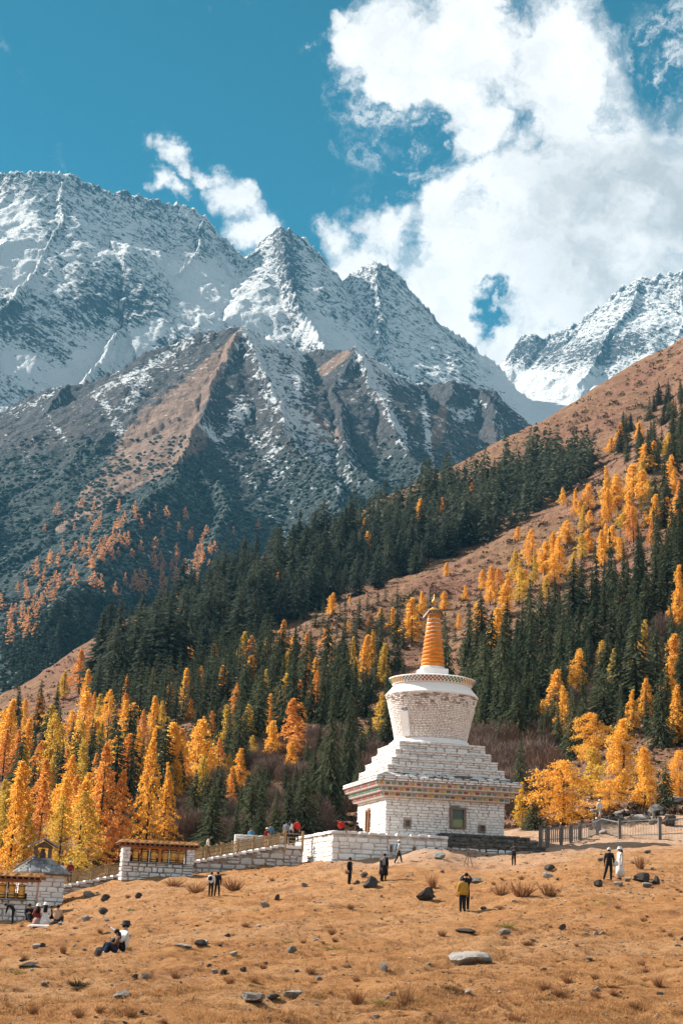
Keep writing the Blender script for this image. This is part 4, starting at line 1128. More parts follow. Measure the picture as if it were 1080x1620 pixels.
def box_arrays(cx, cy, cz, sx, sy, sz, taper=1.0):
    v = []
    for k, dz in ((1.0, -0.5), (taper, 0.5)):
        for dx, dy in ((-.5, -.5), (.5, -.5), (.5, .5), (-.5, .5)):
            v.append((cx + dx * sx * k, cy + dy * sy * k, cz + dz * sz))
    f = [(0, 3, 2, 1), (4, 5, 6, 7), (0, 1, 5, 4), (1, 2, 6, 5), (2, 3, 7, 6), (3, 0, 4, 7)]
    return v, f
def join(parts):
    V, F = [], []
    for v, f in parts:
        o = len(V); V.extend(tuple(map(float, q)) for q in v); F.extend(tuple(i + o for i in q) for q in f)
    return V, F
def solid(name, parts, mat, parent=None, smooth=False, bevel=0.0):
    V, F = join(parts)
    me = bpy.data.meshes.new(name); me.from_pydata(V, [], F); me.update()
    if bevel:
        bm = bmesh.new(); bm.from_mesh(me)
        bmesh.ops.bevel(bm, geom=list(bm.edges), offset=bevel, segments=1, affect='EDGES', clamp_overlap=True)
        bm.to_mesh(me); bm.free()
    if smooth:
        me.polygons.foreach_set('use_smooth', [True] * len(me.polygons))
    return link(name, me, mat, parent)
def lathe_arrays(profile, n=48, phase=0.0, cap=True):
    """profile: list of (radius, z)"""
    V, F = [], []
    for r, z in profile:
        for i in range(n):
            a = phase + 6.2831853 * i / n
            V.append((r * math.cos(a), r * math.sin(a), z))
    for j in range(len(profile) - 1):
        for i in range(n):
            F.append((j * n + i, j * n + (i + 1) % n, (j + 1) * n + (i + 1) % n, (j + 1) * n + i))
    if cap:
        F.append(tuple(range(n - 1, -1, -1))); F.append(tuple((len(profile) - 1) * n + i for i in range(n)))
    return V, F
def bar_arrays(a, b, w, h=None):
    """square bar from a to b"""
    a, b = Vector(a), Vector(b); d = (b - a).normalized()
    s = d.cross(Vector((0, 0, 1)))
    s = s.normalized() if s.length > 1e-4 else Vector((1, 0, 0))
    u = s.cross(d).normalized()
    h = h or w
    v = []
    for p in (a, b):
        for i, j in ((-1, -1), (1, -1), (1, 1), (-1, 1)):
            v.append(tuple(p + s * (i * w / 2) + u * (j * h / 2)))
    return v, [(0, 1, 2, 3), (7, 6, 5, 4), (0, 4, 5, 1), (1, 5, 6, 2), (2, 6, 7, 3), (3, 7, 4, 0)]
def cyl_arrays(c, r, h, n=14, r2=None):
    v, f = lathe_arrays([(r, 0), (r2 if r2 is not None else r, h)], n)
    return [(x + c[0], y + c[1], z + c[2]) for x, y, z in v], f
def empty(name, loc, rz=0.0):
    o = link(name, None); o.location = loc; o.rotation_euler = (0, 0, rz)
    return o

# unit dressed stones: x and z in -0.5..0.5, front towards -y with a pillowed face
def unit_stone(seed):
    rg = rng(seed)
    base = [(-.5, -.5), (0, -.5), (.5, -.5), (.5, 0), (.5, .5), (0, .5), (-.5, .5), (-.5, 0)]
    out = []
    for i, (x, z) in enumerate(base):
        j = 0.13 if i % 2 == 0 else 0.05
        out.append((x * (1 - rg.uniform(0, j) * 2) + rg.uniform(-.03, .03), z * (1 - rg.uniform(0, j) * 2) + (rg.uniform(-.07, .05) if i % 2 else 0)))
    V = [(x, 0.5, z) for x, z in out] + [(x, -0.25, z) for x, z in out] + [(x * .86, -0.5 + rg.uniform(-.12, .1), z * .82) for x, z in out] + [(rg.uniform(-.1, .1), -0.58, rg.uniform(-.1, .1))]
    F = []
    for r in (0, 8):
        for i in range(8):
            F.append((r + i, r + (i + 1) % 8, r + 8 + (i + 1) % 8, r + 8 + i))
    F += [(16 + i, 16 + (i + 1) % 8, 24) for i in range(8)]
    return V, F
STONE_V = [unit_stone(40 + i) for i in range(14)]
_stone_cache = {}
def stone_mesh(i, mat):
    key = (i, mat.name)
    if key not in _stone_cache:
        V, F = STONE_V[i]
        me = bpy.data.meshes.new('stone'); me.from_pydata(V, [], F); me.materials.append(mat)
        _stone_cache[key] = me
    return _stone_cache[key]
def courses(w, hgts, wmin, wmax, rg, holes=()):
    """stones (x, z, w, h) laid in courses over a wall of width w; hgts are course heights from the foot up; holes are (x0,x1,z0,z1)."""
    out, z = [], 0.0
    for h in hgts:
        x = 0.0
        while x < w - 1e-3:
            ww = wmin + (wmax - wmin) * rg.random() ** 1.4 * (0.75 + 0.5 * h / max(hgts))
            if w - x - ww < wmin * 0.6:
                ww = w - x
            spans = [(x, min(x + ww, w))]
            for a, b, c, d in holes:
                if z + h > c + 1e-3 and z < d - 1e-3:
                    new = []
                    for p, q in spans:
                        if q <= a or p >= b: new.append((p, q)); continue
                        if p < a: new.append((p, a))
                        if q > b: new.append((b, q))
                    spans = new
            for p, q in spans:
                if q - p > 0.04:
                    if h > 0.27 and q - p > 0.35 and rg.random() < 0.22:
                        s = rg.uniform(.4, .6) * h
                        out.append(((p + q) / 2, z + s / 2, q - p, s)); out.append(((p + q) / 2, z + s + (h - s) / 2, q - p, h - s))
                    else:
                        out.append(((p + q) / 2, z + h / 2, q - p, h))
            x += ww
        z += h
    return out
def lay(parent, origin, u, n, stones, mat, as_parts=True, gap=0.035, depth=0.16, proud=0.05, rg=None, name='stone', up=(0, 0, 1)):
    """Stones on a wall face: origin = lower left corner on the backing face, u = unit direction along it, n = outward normal."""
    rg = rg or rng(3)
    u0, n, up0 = Vector(u), Vector(n), Vector(up)
    u, up = u0, up0
    o0 = Vector(origin)
    V, F = [], []
    for (x, z, w, h) in stones:
        i = int(rg.integers(len(STONE_V)))
        off = proud - depth / 2 + rg.uniform(-0.02, 0.02)
        c = o0 + u0 * x + up0 * z + n * off
        sx, sy, sz = max(0.03, w - gap * rg.uniform(.5, 1.5)), depth, max(0.03, (h - gap) * rg.uniform(.93, 1.07))
        tl = rg.normal(0, .018)
        u, up = u0 * math.cos(tl) + up0 * math.sin(tl), up0 * math.cos(tl) - u0 * math.sin(tl)
        flip = 1 if rg.random() < 0.5 else -1
        if as_parts:
            ob = bpy.data.objects.new(name, stone_mesh(i, mat)); COL.objects.link(ob)
            ob.parent = parent
            M = Matrix.Identity(4)
            M.col[0][:3] = u * sx * flip; M.col[1][:3] = -n * sy; M.col[2][:3] = up * sz * flip; M.col[3][:3] = c
            ob.matrix_local = M
        else:
            b = len(V)
            for q in STONE_V[i][0]:
                V.append(tuple(c + u * (q[0] * sx * flip) - n * (q[1] * sy) + up * (q[2] * sz * flip)))
            F.extend(tuple(k + b for k in q) for q in STONE_V[i][1])
    if not as_parts and V:
        me = bpy.data.meshes.new('small_stones'); me.from_pydata(V, [], F)
        return tag(link('small_stones', me, mat, parent), kind='stuff')
def split_h(total, hmin, hmax, rg):
    out = []
    while sum(out) < total - hmin * 0.5:
        out.append(rg.uniform(hmin, hmax))
    k = total / sum(out)
    return [h * k for h in out]

# ------------------------------------------------------------------ the white stupa
YAW = math.radians(12.1)
ST_S = at(677, 1322, 125.0)
ST = at(682, 1331, 125.0)
stupa = empty('stupa', ST_S, YAW)
stupa.scale = (1.02, 1.02, 0.965)
tag(stupa, "large white stone stupa with stepped tiers, flaring round body and orange ringed spire", "stupa")
def build_stupa():
    rg = rng(77)
    S = stupa
    a = 4.72                                   # half width of the base
    wall_h = 2.62
    # base block (backing) with openings left for door and windows
    solid('base_wall', [box_arrays(0, 0, wall_h / 2 - 1.5, 2 * a - 0.1, 2 * a - 0.1, wall_h + 3.0)], M_MORTAR_L, S)
    door = (5.05, 6.30, 0.42, 2.08); win1 = (1.45, 2.0, 0.32, 0.92); win2 = (7.35, 7.9, 0.22, 0.82)
    hol = [door, win1, win2]
    hs = split_h(wall_h + 0.5, 0.17, 0.30, rg)
    sts = courses(2 * a, hs, 0.34, 0.85, rg, [(p, q, r + .5, s + .5) for p, q, r, s in hol])
    lay(S, (-a, -a + 0.05, -0.5), (1, 0, 0), (0, -1, 0), sts, M_WHITE, True, 0.016, 0.14, 0.04, rg)
    niche = (3.6, 4.5, 0.0, 1.9)
    sts = courses(2 * a, split_h(wall_h + 0.5, 0.17, 0.30, rg), 0.4, 0.95, rg, [(niche[0], niche[1], 0, 2.4)])
    lay(S, (-a + 0.05, a, -0.5), (0, -1, 0), (-1, 0, 0), sts, M_WHITE, False, 0.016, 0.14, 0.04, rg)
    # door on the front face: frame, lintel, glazed leaf
    x0, x1 = -a + door[0], -a + door[1]
    d = solid('door', [box_arrays((x0 + x1) / 2, -a + 0.02, (door[2] + door[3]) / 2, x1 - x0 - 0.34, 0.06, door[3] - door[2] - 0.3)], M_GLASS, S)
    fr = [box_arrays(x0 + 0.09, -a - 0.06, (door[2] + door[3]) / 2, 0.19, 0.26, door[3] - door[2]), box_arrays(x1 - 0.09, -a - 0.06, (door[2] + door[3]) / 2, 0.19, 0.26, door[3] - door[2]),
          box_arrays((x0 + x1) / 2, -a - 0.065, door[3] - 0.08, x1 - x0 - 0.381, 0.25, 0.17), box_arrays((x0 + x1) / 2, -a - 0.065, door[2] + 0.06, x1 - x0 - 0.381, 0.25, 0.13)]
    solid('door_frame', fr, mat_plain("faded_brown_frame", (0.24, 0.17, 0.14), (0.16, 0.105, 0.085), 5), d, bevel=0.012)
    solid('door_emblem', [box_arrays((x0 + x1) / 2, -a - 0.06, door[3] + 0.13, 0.36, 0.08, 0.16, 0.6)], M_BLOCK[3], d)
    for w in (win1, win2):
        wx0, wx1 = -a + w[0], -a + w[1]
        wd = solid('window', [box_arrays((wx0 + wx1) / 2, -a + 0.02, (w[2] + w[3]) / 2, wx1 - wx0 - 0.1, 0.05, w[3] - w[2] - 0.1)], M_DARKWOOD, S)
        solid('window_frame', [box_arrays(wx0 + 0.05, -a - 0.04, (w[2] + w[3]) / 2, 0.1, 0.16, w[3] - w[2]), box_arrays(wx1 - 0.05, -a - 0.04, (w[2] + w[3]) / 2, 0.1, 0.16, w[3] - w[2]),
               box_arrays((wx0 + wx1) / 2, -a - 0.045, w[3] - 0.04, wx1 - wx0 - 0.202, 0.15, 0.08), box_arrays((wx0 + wx1) / 2, -a - 0.045, w[2] + 0.04, wx1 - wx0 - 0.202, 0.15, 0.08)], M_PICKET, wd)
    # narrow doorway on the left face
    yc = a - (niche[0] + niche[1]) / 2
    nd = solid('side_door', [box_arrays(-a + 0.0, yc, 0.95, 0.06, 0.6, 1.9)], M_DARKWOOD, S)
    solid('side_door_frame', [box_arrays(-a - 0.06, yc - 0.38, 0.95, 0.24, 0.16, 1.9), box_arrays(-a - 0.06, yc + 0.38, 0.95, 0.24, 0.16, 1.9), box_arrays(-a - 0.065, yc, 1.82, 0.23, 0.598, 0.16)], M_REDWOOD, nd)
    # cornice: three cream bands stepping outwards, painted block ends, stone slab on top
    z = wall_h
    cor = solid('cornice', [box_arrays(0, 0, z + 0.2, 2 * (a + 0.30), 2 * (a + 0.30), 0.40), box_arrays(0, 0, z + 0.605, 2 * (a + 0.58), 2 * (a + 0.58), 0.41), box_arrays(0, 0, z + 1.015, 2 * (a + 0.86), 2 * (a + 0.86), 0.41)], M_CREAM, S, bevel=0.02)
    blocks = []
    for mi in range(4):
        V, F = box_arrays(0, 0, 0, 1, 1, 1)
        me = bpy.data.meshes.new('cornice_block'); me.from_pydata(V, [], F); me.materials.append(M_BLOCK[mi]); blocks.append(me)
    for r, (ex, zz) in enumerate(((0.30, z + 0.21), (0.58, z + 0.62), (0.86, z + 1.03))):
        hw = a + ex
        n = 23
        for i in range(n):
            px = -hw + 0.24 + (2 * hw - 0.48) * i / (n - 1)
            for face in range(2):
                b = bpy.data.objects.new('cornice_block', blocks[(i + r * 2 + (i * 7 + r) % 3) % 4 if face == 0 else ((0, 1, 0)[r] if i % 5 else 3)])
                COL.objects.link(b); b.parent = cor
                if face == 0:
                    b.location = (px, -hw - 0.03, zz); b.scale = (0.29, 0.16, 0.17)
                else:
                    b.location = (-hw - 0.03, px, zz); b.scale = (0.16, 0.29, 0.17)
    z += 1.22
    hw = a + 1.05
    solid('cornice_slab', [box_arrays(0, 0, z + 0.17, 2 * hw - .12, 2 * hw - .12, 0.34)], M_MORTAR, S)
    for face in range(2):
        sts = courses(2 * hw, [0.17, 0.2], 0.3, 1.0, rg)
        if face == 0: lay(S, (-hw, -hw + 0.05, z), (1, 0, 0), (0, -1, 0), sts, M_WHITE_OLD, False, 0.03, 0.16, 0.05, rg)
        else: lay(S, (-hw + 0.05, hw, z), (0, -1, 0), (-1, 0, 0), sts, M_WHITE, False, 0.03, 0.16, 0.05, rg)
    z += 0.37
    # weathered sloping top of the slab: overlapping flat stones
    prof = [(hw - 0.03, z - 0.02), (4.75, z + 0.42)]
    v = [(sx * r, sy * r, zz) for r, zz in prof for sx, sy in ((-1, -1), (1, -1), (1, 1), (-1, 1))]
    solid('slab_top', [(v, [(0, 1, 5, 4), (1, 2, 6, 5), (2, 3, 7, 6), (3, 0, 4, 7), (4, 5, 6, 7)])], M_MOSS, S)
    sl = Vector((0, (hw - 4.75), 0.44)).normalized()
    sts = [s for s in courses(2 * hw - 0.3, [0.3, 0.3, 0.3, 0.3], 0.5, 1.3, rg)]
    nn = Vector((0, -0.44, hw - 4.75)).normalized()
    lay(S, (-hw + 0.15, -hw + 0.1, z - 0.02), (1, 0, 0), nn, [s for s in sts if abs(s[0] - hw + .15) < hw - 0.2 - s[1] * 0.9 and rg.random() < 0.85], M_WHITE_OLD, False, 0.05, 0.12, 0.05, rg, up=sl)
    # four stepped tiers
    zz = z + 0.36
    tiers = [(4.70, 0.68), (4.28, 0.68), (3.88, 0.68), (3.50, 0.70)]
    for i, (hw, h) in enumerate(tiers):
        t = solid('tier', [box_arrays(0, 0, zz + h / 2 - 0.01, 2 * hw - 0.12, 2 * hw - 0.12, h - 0.02)], M_MORTAR_L, S)
        for face in range(2):
            hs = [0.47 * h, 0.27 * h, 0.26 * h]
            sts = courses(2 * hw, [hs[0], hs[1], hs[2]], 0.42, 1.05, rg)
            m = M_WHITE_OLD if face == 0 else M_WHITE
            big = [s for s in sts if s[3] > 0.3 * h]; small = [s for s in sts if s[3] <= 0.3 * h]
            o, u, n = ((-hw, -hw + 0.06, zz), (1, 0, 0), (0, -1, 0)) if face == 0 else ((-hw + 0.06, hw, zz), (0, -1, 0), (-1, 0, 0))
            lay(t, o, u, n, big, m, True, 0.028, 0.17, 0.06, rg)
            lay(t, o, u, n, small, m, False, 0.026, 0.17, 0.06, rg)
        # capping flags
        sts = courses(2 * hw, [0.24, 0.24], 0.5, 1.1, rg)
        lay(t, (-hw, -hw, zz + h - 0.03), (1, 0, 0), (0, 0, 1), sts, M_WHITE_OLD, False, 0.03, 0.08, 0.03, rg, up=(0, 1, 0))
        zz += h
    # lotus rings under the body
    solid('lotus_ring', [lathe_arrays([(3.30, zz), (3.34, zz + 0.12), (3.2, zz + 0.24), (3.04, zz + 0.26), (3.06, zz + 0.38), (2.93, zz + 0.5)], 56)], M_LIME, S, True)
    zz += 0.46
    # flaring round body faced with thin stones
    H = 3.75
    r0, r1 = 2.88, 3.70
    solid('body', [lathe_arrays([(r0 - .06 + (r1 - r0) * (k ** 1.15), zz + H * k) for k in (0, .15, .3, .45, .6, .75, .9, 1)], 64)], M_MORTAR_L, S, True)
    V, F = [], []
    zc = 0.0
    while zc < H - 0.05:
        h = rg.uniform(0.105, 0.165)
        k = (zc + h / 2) / H
        r = r0 + (r1 - r0) * k ** 1.15
        ang = rg.uniform(0, 1)
        end = ang + 6.2831
        while ang < end - 0.02:
            w = rg.uniform(0.18, 0.46)
            da = w / r
            if ang + da > end - 0.03: da = end - ang
            mid = ang + da / 2
            i = int(rg.integers(len(STONE_V)))
            n = Vector((math.cos(mid), math.sin(mid), 0)); u = Vector((-n.y, n.x, 0))
            slope = (r1 - r0) / H
            up = (Vector((0, 0, 1)) + n * slope).normalized()
            c = n * (r - 0.03 + rg.uniform(-0.012, 0.018)) + Vector((0, 0, zz + zc + h / 2))
            b = len(V)
            for q in STONE_V[i][0]:
                V.append(tuple(c + u * (q[0] * (da * r - 0.016)) - n * (q[1] * 0.09) + up * (q[2] * (h - 0.016))))
            F.extend(tuple(j + b for j in q) for q in STONE_V[i][1])
            ang += da
        zc += h
    me = bpy.data.meshes.new('body_stones'); me.from_pydata(V, [], F)
    M_BODY = body_mat(zz, H)
    tag(link('body_stones', me, M_BODY, S), kind='stuff')
    # niche on the left of the body
    nz = zz + 1.2
    an = math.pi + 0.62
    nn = Vector((math.cos(an), math.sin(an), 0))
    ni = solid('niche', [bar_arrays(nn * 2.95 + Vector((0, 0, nz - 1.0)), nn * 3.30 + Vector((0, 0, nz + 1.05)), 0.75, 0.3)], M_LIME, S)
    solid('niche_emblem', [bar_arrays(nn * 3.36 + Vector((0, 0, nz + 1.1)), nn * 3.40 + Vector((0, 0, nz + 1.3)), 0.5, 0.2)], M_BLOCK[3], ni)
    zz += H
    solid('shoulder', [lathe_arrays([(3.72, zz - 0.02), (3.76, zz + 0.06), (3.70, zz + 0.14), (3.35, zz + 0.55), (3.05, zz + 0.95), (2.95, zz + 1.2)], 64)], M_LIME, S, True)
    zz += 1.0
    # chequered rim
    solid('rim', [lathe_arrays([(2.95, zz - 0.02), (3.22, zz + 0.0), (3.50, zz + 0.42), (3.50, zz + 0.5), (3.3, zz + 0.56), (0.9, zz + 0.66)], 64)], M_LIME, S)
    rim = S.children[-1]
    cols = [[], [], [], [], []]
    nseg = 132
    for row in range(3):
        for i in range(nseg):
            if (i + row) % 2: continue
            a0, a1 = 6.2831853 * i / nseg, 6.2831853 * (i + 1) / nseg
            q0, q1 = 0.03 + row * 0.135, 0.03 + row * 0.135 + 0.125
            pts = []
            for ang, q in ((a0, q0), (a1, q0), (a1, q1), (a0, q1)):
                r = 3.22 + 0.28 * (q / 0.42)
                pts.append((r, ang, zz + q))
            inn = [(r * math.cos(g), r * math.sin(g), z_) for r, g, z_ in pts]
            out = [((r + .025) * math.cos(g), (r + .025) * math.sin(g), z_ - .012) for r, g, z_ in pts]
            cols[(0, 1, 2, 3)[(i // 11) % 4]].append((inn + out, [(4, 5, 6, 7), (0, 1, 5, 4), (1, 2, 6, 5), (2, 3, 7, 6), (3, 0, 4, 7)]))
    for c, mt in zip(cols, (M_BLOCK[0], M_BLOCK[1], M_BLOCK[2], M_BLOCK[3])):
        if c:
            tag(solid('chequer_tiles', c, mt, rim), kind='stuff')
    # harmika box and spire
    zz += 0.62
    solid('box_pedestal', [box_arrays(0, 0, zz + 0.40, 2.1, 2.1, 0.84)], M_LIME, S, bevel=0.04)
    zz += 0.82
    sp = solid('spire', [lathe_arrays([(1.02, zz - .02), (0.98, zz + 0.2), (0.86, zz + 0.26), (0.5, zz + 4.75)], 28)], M_LIME, S, True)
    zz += 0.22
    n = 13
    for i in range(n):
        k = i / (n - 1)
        h = 0.345
        r = 0.97 - 0.43 * k
        prof = [(r * .88, zz), (r * .975, zz + h * .10), (r, zz + h * .35), (r * .99, zz + h * .68), (r * .93, zz + h * .92), (r * .87, zz + h)]
        solid('spire_ring', [lathe_arrays(prof, 28)], M_ORANGE, sp, True)
        zz += h
    # crown ornament: openwork parasol, moon, sun and jewel, white scarf
    orn = empty('finial', (0, 0, 0)); orn.parent = S
    solid('parasol', [lathe_arrays([(0.50, zz), (0.62, zz + 0.06), (0.66, zz + 0.34), (0.60, zz + 0.42), (0.24, zz + 0.66), (0.12, zz + 0.78)], 20)], M_GILT, orn, True)
    fr = []
    for i in range(30):
        g = 6.2831 * i / 30
        for tw in (.22, -.22):
            fr.append(bar_arrays((0.64 * math.cos(g), 0.64 * math.sin(g), zz + 0.44), (0.84 * math.cos(g + tw), 0.84 * math.sin(g + tw), zz - 0.10), 0.035))
    tag(solid('parasol_fringe', fr, M_DARKWOOD, orn), kind='stuff')
    V = []; 
    mo = []
    for i in range(12):
        g0, g1 = math.pi * (1.02 + 0.96 * i / 12), math.pi * (1.02 + 0.96 * (i + 1) / 12)
        w = 0.05 + 0.07 * math.sin(math.pi * (i + .5) / 12)
        mo.append(bar_arrays((0.42 * math.cos(g0), 0, zz + 1.25 + 0.42 * math.sin(g0)), (0.42 * math.cos(g1), 0, zz + 1.25 + 0.42 * math.sin(g1)), 0.08, w))
    solid('moon', mo, M_STEEL, orn)
    solid('sun_disc', [lathe_arrays([(0.02, zz + 1.0), (0.16, zz + 1.08), (0.23, zz + 1.22), (0.16, zz + 1.38), (0.06, zz + 1.46), (0.06, zz + 1.74), (0.01, zz + 1.95)], 14)], M_GILT, orn, True)
    scarf = []
    for i in range(9):
        y = -0.1 - 0.03 * math.sin(i * 1.3)
        scarf.append(bar_arrays((-0.52 - 0.05 * i, y - .25, zz + 0.36 - 0.07 * i), (-0.57 - 0.05 * i, y - .25, zz + 0.30 - 0.075 * i), 0.28 - 0.015 * i, 0.06))
    solid('white_scarf', scarf, M_LIME, orn)
def body_mat(z0, H):
    m, t = new_mat("body_whitewash_with_weather_stains")
    g = t.n('NewGeometry'); p = g.outputs['Position']; o = t.n('TexCoord').outputs['Object']
    zz = t.n('SeparateXYZ', {0: o}).outputs[2]
    isl = g.outputs['Random Per Island']
    col = t.mix(isl, (0.84, 0.79, 0.76), (0.72, 0.66, 0.63))
    up = t.ramp(zz, z0 + H * 0.55, z0 + H)
    st = t.math('ADD', t.math('MULTIPLY', up, 0.34), t.math('SUBTRACT', t.noise(p, 0.9, 5, 0.7), 0.5))
    st2 = t.math('ADD', st, t.math('MULTIPLY', t.math('SUBTRACT', isl, 0.5), 0.5))
    col = t.mix(t.ramp(st2, 0.18, 0.55, 0, 0.85), col, (0.17, 0.115, 0.085))
    t.surf(col, 0.92, t.bump(t.noise(p, 7, 4, 0.7), 0.5, 0.03), spec=0.1)
    return m
build_stupa()

# stone terrace in front of the stupa (same orientation)
def build_terrace():
    rg = rng(91)
    T = empty('stone_terrace', ST, YAW)
    tag(T, "white stone terrace wall carrying the stupa, its corner facing the top of the stair", "terrace")
    x0, x1, y0, y1 = -9.85, -0.9, -7.8, 6.6
    top, bot = -0.02, -4.2
    solid('terrace_core', [box_arrays((x0 + x1) / 2, (y0 + y1) / 2, (top + bot) / 2 - .05, x1 - x0 - .1, y1 - y0 - .1, top - bot - .1)], M_MORTAR_L, T)
    holes = [(4.45, 4.62, 2.9, 3.35), (6.25, 6.42, 2.9, 3.35), (7.95, 8.12, 2.95, 3.4)]
    hs = split_h(top - bot - 0.34, 0.28, 0.52, rg)
    front = courses(x1 - x0, hs, 0.45, 1.15, rg, holes)
    keep = [s for s in front if s[1] > 1.0]
    lay(T, (x0, y0 + 0.06, bot), (1, 0, 0), (0, -1, 0), keep, M_WHITE, True, 0.02, 0.17, 0.06, rg)
    left = courses(y1 - y0, split_h(top - bot - 0.34, 0.3, 0.5, rg), 0.6, 1.5, rg)
    lay(T, (x0 + 0.06, y1, bot), (0, -1, 0), (-1, 0, 0), [s for s in left if s[1] > 0.8], M_WHITE, True, 0.03, 0.17, 0.06, rg)
    # coping stones
    cop = courses(x1 - x0 + .1, [0.5], 0.6, 1.1, rg)
    lay(T, (x0 - 0.1, y0 - 0.1, top), (1, 0, 0), (0, 0, 1), cop, M_WHITE_OLD, True, 0.02, 0.2, 0.08, rg, name='coping_stone', up=(0, 1, 0))
    cop = courses(y1 - y0 - .5, [0.5], 0.6, 1.1, rg)
    lay(T, (x0 + 0.4, y0 + 0.42, top), (0, 1, 0), (0, 0, 1), cop, M_WHITE, True, 0.02, 0.2, 0.08, rg, name='coping_stone', up=(-1, 0, 0))
    for h in holes:
        xx = x0 + (h[0] + h[1]) / 2
        solid('drain_slot', [box_arrays(xx, y0 + 0.03, bot + (h[2] + h[3]) / 2, h[1] - h[0], 0.05, h[3] - h[2])], M_DARKWOOD, T)
    # blackened stepped plinth to the right
    P = empty('stepped_plinth', ST + Vector((0, 0, .42)), YAW)
    tag(P, "black weathered stone steps along the stupa's foot, right of the white terrace", "stone steps")
    for i, (yy, z1) in enumerate(((-5.6, -0.05), (-6.3, -0.42), (-7.0, -0.80))):
        solid('step_core', [box_arrays(2.75, yy + 2.2, z1 - 1.6, 7.3 + 0.4 * i, 4.2, 3.2)], M_MOSS, P)
        sts = courses(7.3 + .4 * i, [0.3], 0.5, 1.3, rg)
        lay(P, (-0.9, yy + 0.12, z1 - 0.34), (1, 0, 0), (0, -1, 0), sts, M_MOSS, True, 0.04, 0.3, 0.08, rg)
        lay(P, (-0.9, yy - .05, z1), (1, 0, 0), (0, 0, 1), courses(7.3 + .4 * i, [0.7], 0.6, 1.4, rg), M_MOSS, True, 0.04, 0.16, 0.06, rg, name='flagstone', up=(0, 1, 0))
    sts = courses(7.8, [0.3, 0.3, 0.35], 0.5, 1.1, rg)
    lay(P, (-0.95, -6.88, -2.05), (1, 0, 0), (0, -1, 0), [s for s in sts if s[0] < 5.5], M_WHITE_OLD, True, 0.04, 0.2, 0.06, rg)
build_terrace()
